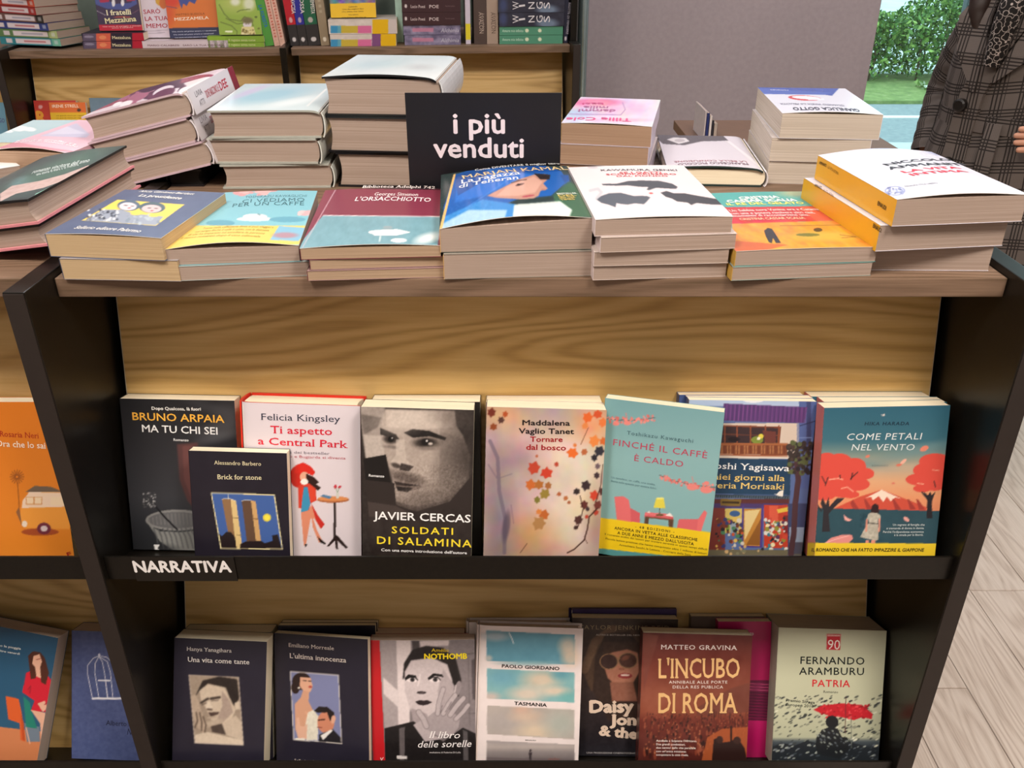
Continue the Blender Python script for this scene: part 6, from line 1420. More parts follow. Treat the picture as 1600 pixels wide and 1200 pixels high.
# stack of story books, spines turned a little
zb = ZTOP + 0.0085
rows = [('2f7f8a', '6fb39a', 0, 980, 0.0), ('5a7a4a', 'a8b47a', 5, 930, 0.02), ('2b3a7a', '2b3a7a', -5, 790, 0.10), ('6a4a44', '2a241f', 20, 715, 0.16), ('8a1a1c', '9c2420', 45, 600, 0.25), ('b03a2a', 'c4482c', 20, 575, 0.28), ('4a444c', '3a343a', 60, 470, 0.34)]
names = ('teal', 'green', 'blue', 'brown', 'dark red', 'orange red', 'grey')
ylev = [(818, 705), (705, 592), (592, 478), (478, 365), (365, 240), (240, 118), (118, -5)]
for i, ((c1, c2, xa, xb, yw), (yl, yh)) in enumerate(zip(rows, ylev)):
    a, c = bq(*px(B1, xa, yl), 0.02), bq(*px(B1, xb, yl), 0.02)
    th = 0.0205
    m = Matrix.Rotation(-yw - 0.35, 3, 'Z'); hx = 0.205
    cor = Vector((c.x, c.y, zb + 0.0002))
    bk = Book((cor, m @ BB_, m @ -BR_, 0.135, hx), th - 0.0006, '%s spined story book in the rear pile, %s' % (names[i], ('lowest of seven', 'second from the bottom', 'third from the bottom', 'in the middle', 'third from the top', 'second from the top', 'topmost in view')[i]), BG1, cover=c1, spine=c1, gloss=0.4, paper=PAPER_SHADED)
    S = bk.spine_art(1.0); S.fill(c1); u, v = S.U, S.V
    S.mix(u < 0.14, c2).mix((u > 0.16) & (u < 0.74) & (v > 0.15) & (v < 0.85), 'd9cdd0').mix((u > 0.80) & (u < 0.90) & (v > 0.2) & (v < 0.8), 'd0c6c8').mix((u > 0.24) & (u < 0.6) & (np.abs(v - 0.5) < 0.12), ('b04a50', '8a8aa0')[i % 2], 0.6).mix((u > 0.04) & (u < 0.10) & (np.abs(v - 0.5) < 0.25), 'd0d4d8', 0.6)
    bk.done(); zb += th

def moon(bk, z, y, x0, x1):
    S = bk.spine_art(1.0).zoom(*z); S.fill('2a2234')
    L = x1 - x0; f = lambda a: x0 + L * a
    S.rect(f(0), -99, f(.22), 999, '5a4f66').rect(f(.22), -99, f(.46), 999, 'd0604a').rect(f(.82), -99, f(1.02), 999, 'b01c34')
    S.ell(f(.33), y, L * .06, 30, 'e08a60').ell(f(.1), y - 10, L * .08, 18, '8a8298')
    bk.stext('spine_text', 'Mezzaluna', (f(.49), y + 22), (f(.80), y + 22), 44, 'd9d0a8', 0.02, True)
    bk.done()
bk, z1 = lying(B2, 5, 880, 605, 715, 'lower of two lying navy and red fairground books at the back', ZTOP, '2a2234'); moon(bk, B2, 660, 5, 880)
bk, z2 = lying(B2, -5, 900, 490, 605, 'upper of two lying navy and red fairground books at the back', z1, '2a2234'); moon(bk, B2, 550, -5, 880)
b = faceout(B2, (250, 490), (880, 480), 'standing navy and red fairground book with pale lettering', z2, cover='2c2a4c', spine='2c2a4c')
A = b.front(1.2).zoom(*B2); A.fill('3a2c48').poly([(140, 0), (300, -60), (440, 60), (700, 40), (780, -60), (790, 60), (620, 150), (350, 130), (170, 60)], '44508c').poly([(200, -100), (380, -100), (380, 30), (250, 40)], 'a02848').poly([(640, -100), (780, -100), (760, 10), (640, 20)], 'a02848').ell(445, 40, 26, 60, 'd8d8dc').ell(580, 40, 26, 50, 'd8d8dc').line([(190, 155), (330, 225)], 6, 'c9c4cc').line([(820, 140), (720, 200)], 6, '8a5a6a').below(235, 365, 865, 362, 'b81c36').ell(570, 250, 130, 8, 'b04a3a')
b.text('title', 'I fratelli', (345, 225), (710, 210), 80, 'e3dcb8', 0.02, True)
b.text('title', 'Mezzaluna', (325, 345), (785, 310), 80, 'e0d8a8', 0.02, True)
b.text('band_text', 'Una storia di coraggio e amicizia', (290, 400), (850, 385), 16, 'e8c8c8', 0.01)
b.text('band_text', 'sotto il tendone', (425, 418), (735, 410), 14, 'e8c8c8', 0.01)
b.done()
bk, z3 = lying(B2, 880, 2140, 605, 710, 'white lying book with grey spine lettering under the orange standing book', ZTOP, 'd2c4cc')
bk.spine_art(1.0).zoom(*B2); bk.stext('spine_text', 'MARIO CALABRESI   SARÒ LA TUA MEMORIA', (950, 680), (2080, 676), 26, '7a5a64', 0.01); bk.done()
b = faceout(B2, (905, 600), (1460, 600), 'standing pale lilac book with red capital lettering at the back', z3, off=0.075, cover='c9bcc8', spine='c9bcc8')
A = b.front(1.2).zoom(*B2); A.fill('cfc4d0').ell(1150, 0, 90, 90, 'c89a3a').ell(1180, 40, 60, 90, 'c46a34').line([(950, 455), (1240, 445)], 7, '8a8090').line([(960, 488), (1200, 480)], 7, '8a8090').line([(970, 550), (1100, 550)], 5, 'a098a6')
for i, s_ in enumerate(('SARÒ LA', 'LA TUA', 'MEMORIA')):
    b.text('title', ('SARÒ', 'LA TUA', 'MEMORIA')[i], (890 + i * 22, (205, 308, 412)[i]), ((1140, 1250, 1420)[i], (195, 296, 402)[i]), 66, 'a8384a', 0.012)
b.done()
b = faceout(B2, (1285, 605), (2080, 590), 'standing orange book with navy foot and blue splash at the back', z3, off=0.055, cover='c8682a', spine='b85a24')
A = b.front(1.2).zoom(*B2); A.fill('cf7030').ell(1290, 20, 130, 90, 'c83a2c', 0, 0.5).ell(1250, 200, 90, 160, 'c84a2a', 0, 0.6, 0.7).poly([(1380, -80), (1700, -80), (1640, 60), (1560, 20), (1520, 90), (1470, 50), (1450, 130), (1420, 60)], '3c4a8c').line([(1210, 90), (1380, 120)], 10, '5a4a6a').below(1240, 415, 2080, 395, '2a3050').rect(1990, -200, 2100, 640, '2f3a6a')
b.text('author_name', 'MATTEO BUSSOLA', (1365, 235), (1790, 215), 34, '7a4a2a', 0.0)
b.text('title', 'MEZZAMELA', (1345, 305), (1850, 280), 46, 'ecd8c4', 0.02)
for i in range(3): b.text('band_text', 'Una storia sul primo amore e i sentimenti', (1310 + i * 20, 475 + i * 44), (1960 - i * 40, 455 + i * 44), 18, 'c9cce0', 0.01)
b.done()
zg = ZTOP
for i, (ya, yb_) in enumerate(((465, 515), (395, 465))):
    bk, zg = lying(B3, 250 - i * 8, 858, ya, yb_, ('lower', 'upper')[i] + ' of two lying lime green books at the back', zg, '7fa23a')
    S = bk.spine_art(1.0).zoom(*B3); S.rect(250, 0, 430, 900, '8ab03c')
    bk.stext('spine_text', 'Il ragazzo senza nome', (470, yb_ - 18), (760, yb_ - 18), 26, 'd3dc9a', 0.01); bk.done()
b = faceout(B3, (370, 395), (832, 390), 'standing lime green picture book with a girl under a tree', zg, off=0.030, cover='86a03c', spine='86a03c')
A = b.front(1.2).zoom(*B3); A.fill('8aa640').ell(560, 40, 190, 90, 'a3b25a', 0, 0.5).ell(690, 40, 60, 70, 'ccd2b4', 0, 0.4).ell(540, 20, 50, 40, 'd2d6c0', 0, 0.4)
for p in ([(365, 50), (420, 150), (480, 210), (600, 230)], [(380, 240), (500, 280), (560, 340), (555, 390)], [(440, 200), (560, 260), (640, 250)], [(560, 130), (600, 110), (700, 100)], [(600, 230), (640, 180), (720, 220), (735, 290)]): A.line(p, 9, '5a6a2c')
A.ell(672, 262, 46, 56, 'd0c8cc').ell(672, 222, 60, 34, '6a6440', 0, 0.3).poly([(610, 290), (740, 290), (765, 385), (600, 385)], 'd0c48a').scatter(24, (620, 320, 750, 385), 8, ['7a6a34', 'e0dab0', '5a5030'], 4).ell(765, 185, 16, 10, '4a5a24').ell(795, 310, 14, 9, '5a5a24').line([(655, 262), (662, 262)], 5, '4a4040').line([(682, 264), (690, 264)], 5, '4a4040').rect(430, 332, 510, 352, 'dfe6c4')
b.done()
b = upright(B3, 868, 965, 0, 'tall green book with blue spine lettering leaning beside the lime books', '4f9440', lean=-6, h=0.2); b.spine_art(1.0).zoom(*B3); b.stext('spine_text', 'LA FORESTA', (790, 60), (860, 300), 40, '2a6ab0', 0.02); b.done()
for i in range(2):
    b = upright(B3, 968 + 62 * i, 1028 + 62 * i, 0, ('pink speckled slim book next to the green leaning one', 'second pink speckled slim book, nearer the red spine')[i], 'd0a898', lean=-6, h=0.205); S = b.spine_art(1.0); S.noise(0.12, 4, i + 2).mix((S.V > 0.3) & (S.V < 0.7) & (S.U > 0.1) & (S.U < 0.9) & (np.sin(S.U * 160) > 0), 'b0483c', 0.8); b.done()
for i, (xa, xb, c, tx, lab_) in enumerate(((1145, 1242, 'b01c2c', 'AVCISA', 'charcoal book with a red upper spine at the back'), (1244, 1335, '2a2a8a', 'OSSA', 'charcoal book with a blue upper spine at the back'), (1337, 1472, '1c5a40', 'TEMPESTA', 'charcoal book with a dark green upper spine at the back'))):
    b = upright(B3, xa, xb, 0, lab_, '2c2a2c', lean=-4, h=0.21, hard=False); S = b.spine_art(1.0); S.mix(S.U > 0.27, c)
    S.zoom(*B3); xm = (xa + xb) / 2
    b.stext('spine_text', tx, (xm - 52, -20), (xm - 38, 150), 44, 'dcd4d0', 0.01, True); S.mix(((S.U - 0.08) / 0.03) ** 2 + ((S.V - 0.5) / 0.22) ** 2 < 1, 'c9c4c4').mix(((S.U - 0.33) / 0.035) ** 2 + ((S.V - 0.5) / 0.2) ** 2 < 1, 'd0b8b8', 0.8); b.done()
b = upright(B3, 1475, 1570, 0, 'beige slim book beside the yellow banded books', '8f7f68', lean=-3, h=0.21); S = b.spine_art(1.0); S.mix((np.abs(S.V - 0.5) < 0.15) & (S.U > 0.4) & (np.sin(S.U * 90) > 0), 'b0a48c', 0.7).mix(((S.U - 0.08) / 0.03) ** 2 + ((S.V - 0.5) / 0.2) ** 2 < 1, 'd9d0c0'); b.done()
# yellow banded
zy = ZTOP
for i, (xa, xb, ya, yb_) in enumerate(((125, 870, 410, 548), (105, 880, 240, 405))):
    bk, zy = lying(B4, xa, xb, ya, yb_, ('lower', 'upper')[i] + ' lying white book with rainbow spine and yellow band', zy, 'cfc4bc', off=0.02)
    S = bk.spine_art(1.0).zoom(*B4); ym = (ya + yb_) / 2 + 12; S.noise(0.05, 10, 3)
    S.rect(xa + 20, ym - 42, 280, ym + 42, '5fa0b4').rect(240, ym - 42, 450, ym + 42, 'c0a83c').rect(430, ym - 42, 585, ym + 42, 'd06a98').rect(120, ym - 42, 200, ym + 42, '3a8cb8')
    if i == 0: S.rect(590, 0, 690, 900, '7a4a7a').rect(690, 0, 865, 900, 'dcae10')
    else: S.rect(595, 0, 775, 900, 'dcae10').rect(775, 0, 900, 900, 'c4b8b4')
    bk.done()
b = faceout(B4, (128, 240), (640, 225), 'standing book wrapped in a wide yellow paper band with print', zy, cover='dcae10', spine='b08a10', off=0.04)
A = b.front(1.2).zoom(*B4); A.fill('5a6a8a').noise(0.3, 12, 4, mono=False).below(105, 42, 625, 30, 'dcb010')
for i, s_ in enumerate(('Caliendo', 'Uno dei migliori libri', 'che abbia mai letto', 'Una lettura', 'capace di stupire dalla prima riga')):
    b.text('band_text', s_, ((325, 255, 250, 325, 245)[i], (85, 112, 140, 175, 205)[i]), ((425, 495, 495, 435, 525)[i], (80, 106, 134, 172, 200)[i]), 15, '5a4a14', 0.01)
b.done()
b = upright(B4, 880, 955, 0, 'thin pale mint book standing between the yellow and dark brown piles', 'b4d4c8', h=0.2, off=0.10); b.done()
zp = ZTOP
xs = [(965, 1602, 395, 510), (950, 1600, 285, 395), (945, 1600, 140, 285), (935, 1600, 0, 140), (935, 1600, -140, 0)]
for i, (xa, xb, ya, yb_) in enumerate(xs):
    bk, zp = lying(B4, xa, xb, ya, yb_, ('lowest lilac marbled book of the dark brown pile', 'upper lilac marbled book of the dark brown pile', 'dark brown book lettered POE, lower one in view', 'dark brown book lettered POE, upper one in view', 'dark brown book at the top edge of the photo')[i], zp, '77708c' if i < 2 else '3a2228', hard=i >= 2, bulge=0.003 if i >= 2 else None)
    S = bk.spine_art(1.0).zoom(*B4); ym = (ya + yb_) / 2
    if i < 2: S.noise(0.2, 14, i).rect(1050, ym - 22, 1290, ym + 22, 'c27a94', 0.8); bk.stext('spine_text', 'Alchimia', (1370, ym + 26), (1580, ym + 26), 46, 'c0bccc', 0.0, True, 0.2)
    else:
        bk.stext('spine_text', 'Lucio Poesi', (1030, ym + 20), (1195, ym + 20), 36, 'c9b8b8', 0.01, True); bk.stext('spine_text', 'POE', (1240, ym + 22), (1350, ym + 22), 38, 'd3c4c4', 0.01, True); bk.stext('spine_text', 'Racconti e poesie', (1425, ym + 4), (1530, ym + 4), 14, '8a7478', 0.0); S.ell(975, ym, 14, 22, 'cfc4c4')
    bk.done()
b = upright(B5, 195, 250, 0, 'white slim book with a yellow foot beside the lilac books', 'c9c0d0', h=0.2, y=470); S = b.spine_art(1.0); S.mix((S.U > 0.06) & (S.U < 0.28), 'd9cc2c'); b.done()
for i, (xa, xb, c, tc_, lab_) in enumerate(((285, 422, '4a3c38', 'b0a094', 'dark brown upright book lettered AVALON'), (424, 545, 'a08c7e', '5a4a42', 'tan upright book lettered AVALON'))):
    b = upright(B5, xa, xb, 0, lab_, c, h=0.215, y=485, hard=True, bulge=0.003); S = b.spine_art(1.0).zoom(*B5); xm = (xa + xb) / 2
    b.stext('spine_text', 'AVALON', (xm - 20, 130), (xm - 10, 365), 46, tc_, 0.0, True); b.stext('spine_text', 'Le nebbie', (xm + 22, 150), (xm + 26, 340), 18, tc_, 0.0); b.done()
zw = ZTOP
for i, (xa, xb, ya, yb_) in enumerate(((560, 1245, 380, 475), (560, 1248, 285, 380), (555, 1258, 130, 280), (545, 1262, -15, 130))):
    bk, zw = lying(B5, xa, xb, ya, yb_, ('lower green lying book under the dark winged ones', 'upper green lying book under the dark winged ones', 'lower dark blue book lettered WINGS', 'upper dark blue book lettered WINGS')[i], zw, '4c8a70' if i < 2 else '2a2c3c', hard=i >= 2, bulge=0.003 if i >= 2 else None)
    S = bk.spine_art(1.0).zoom(*B5); ym = (ya + yb_) / 2
    if i < 2:
        bk.stext('spine_text', 'Amore mio infinito', (590, ym + 16), (820, ym + 16), 30, 'b8d8c4', 0.01); S.ell(858, ym, 20, 20, 'd9dcc0').ell(998, ym, 20, 20, 'd9dcc0')
    else:
        S.noise(0.06, 14, i).ell(1080, ym + 50, 110, 50, '6a7a90', 0, 0.4).ell(600, ym, 40, 70, '3a4468', 0, 0.5)
        for j, ch_ in enumerate('WINGS'):   # each letter turned on its side
            x = (770, 838, 942, 1030, 1108)[j]; hw = (44, 10, 36, 38, 34)[j]
            bk.stext('spine_text', ch_, (x, ym + hw), (x - 2, ym - hw), 72, 'd3d0d4', 0.0)
    bk.done()
b = upright(B5, 1255, 1300, 0, 'navy upright book at the end of the rear worktop', '22263e', h=0.21, y=470, lean=0); S = b.spine_art(1.0).zoom(*B5); b.stext('spine_text', 'NOTTE DI TENEBRE', (1310, 30), (1284, 370), 24, 'b8b4c4', 0.01); S.mix(((S.U - 0.06) / 0.03) ** 2 + ((S.V - 0.5) / 0.25) ** 2 < 1, 'd0ccd4'); b.done()

# books on the leaning shelf below, glimpsed behind the front stacks
BUP = Lean(0, 0, 14, (0, 0, 0), BYAW); BUP.P = BMAT @ UP.P; BUP.shelf = BMAT @ UP.shelf
YR = (0, 90, 3.244)
def glimpse(TL, TR, T, t, label, cover, fn=None):
    P = BUP.pose(TL, TR, T, t); bk = Book(P, t, label, BG1, cover=cover, gloss=0.4)
    if fn: fn(bk)
    bk.done()
def red_r(bk):
    A = bk.front(1.2).zoom(*YR); A.fill('c43a2c').vgrad([(215, 'b8342c'), (350, 'd04a34')])
    bk.text('title', 'R', (188, 335), (238, 335), 66, 'e8a03c', 0.05); A.ell(205, 250, 11, 10, 'd9a0a0')
glimpse((52, 157), (118, 157), 0.030, 0.02, 'red book with a large yellow R on the rear lower shelf', 'c43a2c', red_r)
def orange_y(bk):
    A = bk.front(1.2).zoom(*YR); A.fill('d86a2c').rect(250, 278, 470, 335, 'e0b424').ell(400, 266, 10, 8, '3a2a20')
    bk.text('author_name', 'IRENE STRELL', (265, 254), (400, 252), 16, 'f0d8c0', 0.02)
    for i in range(3): bk.text('band_text', 'una grande storia per ragazzi', (285, 297 + i * 12), (425, 296 + i * 12), 7, '8a6a18', 0.0)
glimpse((76, 160), (133, 160), 0.045, 0.014, 'orange book with a yellow caption box on the rear lower shelf', 'd86a2c', orange_y)
glimpse((139, 153), (216, 153), 0.03, 0.02, 'slate blue book on the rear lower shelf behind the skewed stack', '6a8294')
def blue_l(bk):
    A = bk.front(1.5).zoom(*YR); A.fill('6a9cb4'); bk.text('title', 'GO', (-4, 328), (24, 330), 22, '5a5a8a', 0.02)
glimpse((-58, 160), (6, 160), 0.03, 0.02, 'sky blue book on the far rear shelf at the photo border', '6a9cb4', blue_l)

# low side table with a few upright books, half hidden behind the far row
tb = empty('side_table', Matrix.Translation((0.62, 2.06, 0)), 'small dark side table half hidden behind the white piles', 'table')
hz = onY(1115, 219, 2.0).z
MB().box(-0.22, 0.22, -0.16, 0.16, hz - 0.022, hz).build('table_top', flat('6a5040', 0.5), tb, 0.002)
for sx in (-1, 1):
    for sy in (-1, 1): MB().box(sx * 0.19 - 0.015, sx * 0.19 + 0.015, sy * 0.13 - 0.015, sy * 0.13 + 0.015, 0, hz - 0.022).build('leg', flat('2a2624', 0.5), tb, 0.001)
zc = (1080, 0, 3.077)
for i, (xa, xb, yt, c, cv, lab_) in enumerate(((52, 60, 532, 'b8b0b4', 'b8b0b4', 'white slim book at the end of the little row on the side table'), (61, 74, 540, '2a3468', '2a3468', 'dark blue book in the little row on the side table'), (76, 88, 555, 'cfc8c8', 'cfc8c8', 'pale grey book in the middle of the row on the side table'), (90, 98, 575, '33303a', '33303a', 'charcoal thin book in the row on the side table'), (100, 116, 590, 'a89c94', '8a7a6e', 'brown covered book facing the tall white pile on the side table'))):
    a, c_ = onY(*px(zc, xa, 670), 2.0), onY(*px(zc, xb, 670), 2.0); h_ = onY(*px(zc, xa, yt), 2.0).z - hz
    Book((Vector((a.x, 1.99, hz + 0.0003)), Vector((0, 1, 0)), Z3, 0.12, h_), c_.x - a.x - 0.0004, lab_, 'books in a row on the side table', cover=cv, spine=c, paper=PAPER_SHADED).done()

# ------------------------------------------------------------------ visitor in a checked coat
PX, PY, PROT = 1.368, 2.47, R(-50)
def mat_plaid():
    m, nt, b = node_mat('checked_wool', 0.9, 0.15)
    uv = N(nt, 'ShaderNodeUVMap'); sp = N(nt, 'ShaderNodeSeparateXYZ'); nt.links.new(uv.outputs[0], sp.inputs[0])
    def stripes(sock, per, duty):
        a = N(nt, 'ShaderNodeMath', operation='MULTIPLY'); a.inputs[1].default_value = 1 / per; nt.links.new(sock, a.inputs[0])
        f = N(nt, 'ShaderNodeMath', operation='FRACT'); nt.links.new(a.outputs[0], f.inputs[0])
        l = N(nt, 'ShaderNodeMath', operation='LESS_THAN'); l.inputs[1].default_value = duty; nt.links.new(f.outputs[0], l.inputs[0]); return l.outputs[0]
    def mul(x, y):
        k = N(nt, 'ShaderNodeMath', operation='MULTIPLY'); nt.links.new(x, k.inputs[0]); nt.links.new(y, k.inputs[1]); return k.outputs[0]
    def mx(x, y):
        k = N(nt, 'ShaderNodeMath', operation='MAXIMUM'); nt.links.new(x, k.inputs[0]); nt.links.new(y, k.inputs[1]); return k.outputs[0]
    su = mul(stripes(sp.outputs[0], 0.06, 0.5), stripes(sp.outputs[0], 0.0085, 0.42))
    sv = mul(stripes(sp.outputs[1], 0.068, 0.5), stripes(sp.outputs[1], 0.0085, 0.42))
    fine = mul(stripes(sp.outputs[0], 0.004, 0.5), stripes(sp.outputs[1], 0.004, 0.5))
    k1 = N(nt, 'ShaderNodeMath', operation='MULTIPLY_ADD'); k1.inputs[1].default_value = 0.25
    nt.links.new(fine, k1.inputs[0]); nt.links.new(mx(su, sv), k1.inputs[2])
    r = ramp(nt, k1.outputs[0], [(0.0, '655c57'), (0.3, '564e4a'), (1.0, '2e2927')])
    nt.links.new(r.outputs[0], b.inputs['Base Color']); return m
PLAID = mat_plaid()
prs = empty('person', Matrix.Translation((PX, PY, 0)) @ Matrix.Rotation(PROT, 4, 'Z'), 'person in a belted grey checked coat and dark patterned scarf by the window', 'person')
# body: one skin surface (local: faces -Y, x to the person's left as +X)
def skin_body():
    J = {'pel': (0, 0, .92, .13), 'wai': (0, 0, 1.05, .115), 'che': (0, .01, 1.2, .13), 'nkb': (0, .02, 1.335, .055), 'nk': (0, .005, 1.39, .05), 'hd1': (0, -.01, 1.46, .075), 'hd2': (0, -.005, 1.55, .085), 'hd3': (0, .005, 1.61, .055)}
    E = [('pel', 'wai'), ('wai', 'che'), ('che', 'nkb'), ('nkb', 'nk'), ('nk', 'hd1'), ('hd1', 'hd2'), ('hd2', 'hd3')]
    for s, n in ((-1, 'r'), (1, 'l')):
        J.update({n + 'sh': (s * .12, .03, 1.262, .04), n + 'hp': (s * .085, 0, .87, .085), n + 'kn': (s * .09, -.01, .49, .055), n + 'an': (s * .09, .015, .09, .036), n + 'to': (s * .10, -.13, .03, .028)})
        E += [('che', n + 'sh'), ('pel', n + 'hp'), (n + 'hp', n + 'kn'), (n + 'kn', n + 'an'), (n + 'an', n + 'to')]
    # right arm hangs a little out with the hand in the pocket, left hand rests at the belt
    J.update({'rel': (-.222, .09, 1.06, .042), 'rwr': (-.2, .0, .87, .03), 'rpm': (-.212, -.045, .81, .028),
              'lel': (.23, .02, 1.07, .042), 'lwr': (.225, -.10, 1.00, .028), 'lpm': (.175, -.142, 1.005, .027)})
    E += [('rsh', 'rel'), ('rel', 'rwr'), ('rwr', 'rpm'), ('lsh', 'lel'), ('lel', 'lwr'), ('lwr', 'lpm')]
    for q in range(4):
        z = 1.028 - .017 * q; L = (.058, .066, .062, .05)[q]
        J['lf%da' % q] = (.152, -.162, z, .0095); J['lf%db' % q] = (.152 - L * .5, -.178, z - .004, .0088); J['lf%dc' % q] = (.152 - L * .95, -.184, z - .008, .0075)
        E += [('lpm', 'lf%da' % q), ('lf%da' % q, 'lf%db' % q), ('lf%db' % q, 'lf%dc' % q)]
        J['rf%da' % q] = (-.21, -.02 - .017 * q, .775, .0095); J['rf%db' % q] = (-.205, -.022 - .017 * q, .745, .0088); J['rf%dc' % q] = (-.195, -.023 - .017 * q, .722, .0075)
        E += [('rpm', 'rf%da' % q), ('rf%da' % q, 'rf%db' % q), ('rf%db' % q, 'rf%dc' % q)]
    J['lta'] = (.18, -.152, 1.04, .0105); J['ltb'] = (.155, -.17, 1.058, .009); E += [('lpm', 'lta'), ('lta', 'ltb')]
    J['rta'] = (-.2, -.065, .80, .0105); J['rtb'] = (-.185, -.08, .775, .009); E += [('rpm', 'rta'), ('rta', 'rtb')]
    ks = list(J); me = bpy.data.meshes.new('body'); me.from_pydata([J[k][:3] for k in ks], [(ks.index(a), ks.index(b)) for a, b in E], [])
    o = link('body', me, prs, flat('c9937a', 0.55, 0.3))
    o.modifiers.new('skin', 'SKIN'); o.modifiers.new('sub', 'SUBSURF').render_levels = 2; o.modifiers['sub'].levels = 1
    for i, k in enumerate(ks):
        d = me.skin_vertices[0].data[i]; d.radius = (J[k][3], J[k][3] * (0.8 if k in ('che', 'wai') else 1)); d.use_root = k == 'pel'
    o.modifiers['skin'].use_smooth_shade = True
    return o
body = skin_body()
# face
MB().tube([(0, -.085, 1.535), (0, -.108, 1.505), (0, -.088, 1.498)], [.008, .013, .009], 8).build('nose', flat('c58e76', .55), body, sm=True)
for s in (-1, 1):
    e = MB().tube([(s * .031, -.079, 1.536), (s * .031, -.085, 1.536)], [.012, .008], 10).build('eye', flat('2a2422', .2), body, sm=True)
    MB().tube([(s * .083, .0, 1.56), (s * .09, .005, 1.53), (s * .083, .0, 1.50)], [.01, .014, .008], 8).build('ear', flat('c58e76', .55), body, sm=True)
MB().tube([(-.022, -.076, 1.468), (0, -.086, 1.466), (.022, -.076, 1.468)], [.003, .006, .003], 8).build('mouth', flat('a0504c', .5), body, sm=True)

def loft(name, rings, mat, parent, uvs=0.0, close=False, n=48, solid=0.0):
    """rings: (cx, cy, z, rx, ry, exponent)"""
    V, F, UV = [], [], []
    for cx, cy, z, rx, ry, ee in rings:
        for i in range(n + 1):
            t = 2 * math.pi * i / n - math.pi / 2
            c, s_ = math.cos(t), math.sin(t)
            V.append((cx + rx * math.copysign(abs(c) ** ee, c), cy + ry * math.copysign(abs(s_) ** ee, s_), z)); UV.append((t * (0.19), z + 0.02 * math.sin(2 * t)))
    for k in range(len(rings) - 1):
        for i in range(n): F.append((k * (n + 1) + i, k * (n + 1) + i + 1, (k + 1) * (n + 1) + i + 1, (k + 1) * (n + 1) + i))
    me = mesh_from(V, F, name); lay_ = me.uv_layers.new(name='UVMap')
    for l in me.loops: lay_.data[l.index].uv = UV[l.vertex_index]
    smooth(me); return link(name, me, parent, mat)
def tube_uv(name, pts, rs, mat, parent, n=24, wr=0.0, seed=1):
    rd = random.Random(seed); P = [Vector(p) for p in pts]; Q, RR = [], []
    m = len(P) - 1
    for k in range(m * 10 + 1):
        f = k / 10; i = min(int(f), m - 1); u = f - i; g = lambda a: a
        p0, p1, p2, p3 = P[max(i - 1, 0)], P[i], P[i + 1], P[min(i + 2, m)]
        Q.append(0.5 * (2 * p1 + (p2 - p0) * u + (2 * p0 - 5 * p1 + 4 * p2 - p3) * u * u + (3 * p1 - p0 - 3 * p2 + p3) * u ** 3)); RR.append(rs[i] + (rs[i + 1] - rs[i]) * u)
    V, F, UV = [], [], []; L = 0
    for k, p in enumerate(Q):
        d = (Q[min(k + 1, len(Q) - 1)] - Q[max(k - 1, 0)]).normalized()
        a = Vector((1, 0, 0)) if k == 0 else a
        a = (a - d * a.dot(d)).normalized(); c = d.cross(a)
        if k: L += (p - Q[k - 1]).length
        for i in range(n + 1):
            t = 2 * math.pi * i / n; w = RR[k] * (1 + wr * math.sin(k * 1.9 + 2 * math.sin(t * 2)) * (0.5 + 0.5 * math.cos(t - 1)))
            V.append(tuple(p + (a * math.cos(t) + c * math.sin(t)) * w)); UV.append((t * 0.06, L))
    for k in range(len(Q) - 1):
        for i in range(n): F.append((k * (n + 1) + i, k * (n + 1) + i + 1, (k + 1) * (n + 1) + i + 1, (k + 1) * (n + 1) + i))
    me = mesh_from(V, F, name); ul = me.uv_layers.new(name='UVMap')
    for l in me.loops: ul.data[l.index].uv = UV[l.vertex_index]
    smooth(me); return link(name, me, parent, mat)
coat = loft('coat', [(0, 0, .50, .225, .18, .9), (0, 0, .70, .215, .172, .9), (0, 0, .86, .205, .165, .9), (0, 0, .95, .190, .155, .9), (0, 0, 1.0, .178, .148, .9), (0, 0, 1.03, .176, .147, .9), (0, 0, 1.08, .182, .15, .9), (0, .005, 1.18, .180, .152, .95), (0, .012, 1.25, .165, .138, 1.0), (0, .02, 1.30, .142, .118, 1.0), (0, .024, 1.34, .112, .098, 1.0), (0, .026, 1.37, .09, .08, 1.0), (0, .026, 1.385, .075, .07, 1.0)], PLAID, prs)
tube_uv('sleeve', [(-.115, .03, 1.285), (-.17, .055, 1.19), (-.222, .09, 1.06), (-.215, .05, .96), (-.2, .0, .875)], [.062, .064, .060, .056, .052], PLAID, coat, wr=0.06)
tube_uv('sleeve', [(.115, .03, 1.285), (.19, .03, 1.19), (.232, .015, 1.07), (.248, -.05, 1.02), (.222, -.10, 1.0)], [.062, .066, .062, .058, .05], PLAID, coat, wr=0.06)
# overlapping front edge, lapels, belt, buttons, belt end
def strip(name, pts, wd, mat, parent, thick=0.006):
    """flat cloth strip through 3-D centre points, width vector wd per point"""
    V, F, UV = [], [], []
    for k, (p, w) in enumerate(zip(pts, wd)):
        p, w = Vector(p), Vector(w); out = Vector((p.x * .4, p.y, 0)).normalized() * thick
        for q in (p - w, p + w, p + w - out, p - w - out): V.append(tuple(q)); UV.append((q.x, q.z))
    for k in range(len(pts) - 1):
        for i in range(4): F.append((4 * k + i, 4 * k + (i + 1) % 4, 4 * k + 4 + (i + 1) % 4, 4 * k + 4 + i))
    F.append((0, 1, 2, 3)); F.append(tuple(4 * (len(pts) - 1) + i for i in (3, 2, 1, 0)))
    me = mesh_from(V, F, name); ul = me.uv_layers.new(name='UVMap')
    for l in me.loops: ul.data[l.index].uv = UV[l.vertex_index]
    return link(name, me, parent, mat)
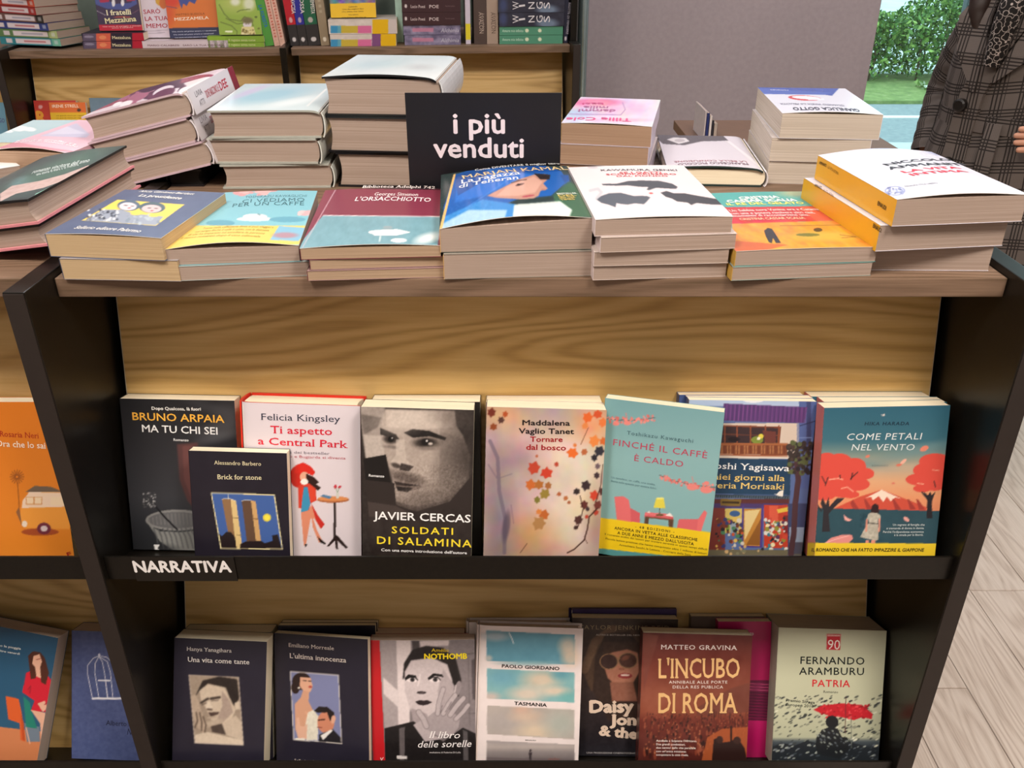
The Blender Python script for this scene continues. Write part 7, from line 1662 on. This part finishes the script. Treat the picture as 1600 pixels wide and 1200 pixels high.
strip('front_edge', [(-.055, -.158, .51 + 0.0), (-.055, -.166, .8), (-.058, -.158, .98), (-.05, -.160, 1.08), (-.012, -.164, 1.20), (.04, -.140, 1.30), (.07, -.10, 1.352)], [(.03, 0, 0)] * 5 + [(.026, 0, .01), (.02, 0, .01)], PLAID, coat, .012)
strip('lapel', [(-.045, -.166, 1.09), (-.075, -.163, 1.18), (-.095, -.143, 1.27), (-.075, -.105, 1.345)], [(.004, 0, 0), (.035, 0, .0), (.04, 0, .0), (.02, 0, 0)], PLAID, coat, .008)
strip('lapel', [(.0, -.172, 1.12), (.05, -.166, 1.19), (.09, -.143, 1.27), (.075, -.105, 1.345)], [(.004, 0, 0), (.03, 0, .0), (.04, 0, .0), (.02, 0, 0)], PLAID, coat, .008)
bl = [(.184 * math.cos(t), .155 * math.sin(t), 1.012) for t in np.linspace(0, 2 * math.pi, 41)]
strip('belt', bl, [(0, 0, .022)] * 41, PLAID, coat, .005)
strip('belt_end', [(.03, -.166, 1.02), (.032, -.178, .95), (.03, -.182, .86), (.028, -.184, .80)], [(.02, 0, 0)] * 4, PLAID, coat, .005)
for z in (1.055, .90, .76):
    MB().tube([(-.068, -.160, z), (-.068, -.176, z), (-.068, -.179, z)], [.0165, .0165, .012], 18).build('button', flat('15110f', .35), coat, sm=False)
# scarf, hair, trousers, shoes
def mat_scarf():
    m, nt, b = node_mat('patterned_scarf', .8, .2); tc = N(nt, 'ShaderNodeTexCoord'); v = N(nt, 'ShaderNodeTexVoronoi', Scale=75.0)
    nt.links.new(tc.outputs['Object'], v.inputs['Vector']); r = ramp(nt, v.outputs['Distance'], [(.0, '14110f'), (.5, '1c1816'), (.56, 'b8aaa2'), (.62, '1a1614')]); nt.links.new(r.outputs[0], b.inputs['Base Color']); return m
SCARF = mat_scarf()
scarf = loft('scarf', [(0, .02, 1.335, .125, .115, 1), (0, .01, 1.36, .115, .112, 1), (0, .005, 1.39, .098, .1, 1), (0, .005, 1.42, .085, .088, 1), (0, .005, 1.43, .07, .075, 1)], SCARF, prs)
tube_uv('scarf_end', [(.01, -.10, 1.38), (.0, -.158, 1.30), (-.005, -.172, 1.22), (-.01, -.176, 1.16)], [.034, .032, .026, .018], SCARF, scarf, n=16)
HAIR = flat('2a1c16', .55, .4)
hair = loft('hair', [(0, .035, 1.30, .12, .075, 1), (0, .03, 1.38, .125, .085, 1), (0, .025, 1.47, .112, .09, 1), (0, .02, 1.56, .105, .098, 1), (0, .012, 1.63, .088, .088, 1), (0, .01, 1.675, .05, .05, 1), (0, .01, 1.685, .004, .004, 1)], HAIR, prs)
for s in (-1, 1):
    tube_uv('lock', [(s * .06, -.035, 1.63), (s * .098, -.055, 1.52), (s * .105, -.085, 1.40), (s * .095, -.125, 1.29), (s * .075, -.14, 1.22)], [.03, .034, .034, .026, .006], HAIR, hair, n=14, wr=.05)
    tube_uv('trouser_leg', [(s * .088, 0, .9), (s * .09, -.005, .6), (s * .09, .0, .35), (s * .09, .012, .1)], [.098, .082, .066, .058], flat('22242c', .8), prs, n=18)
    MB().prism([(-.16, 0), (.055, 0), (.055, .045), (.03, .075), (-.03, .07), (-.10, .045), (-.16, .03)], s * .095 - .042, s * .095 + .042, 'x').build('shoe', flat('1a1716', .4), prs, .008)
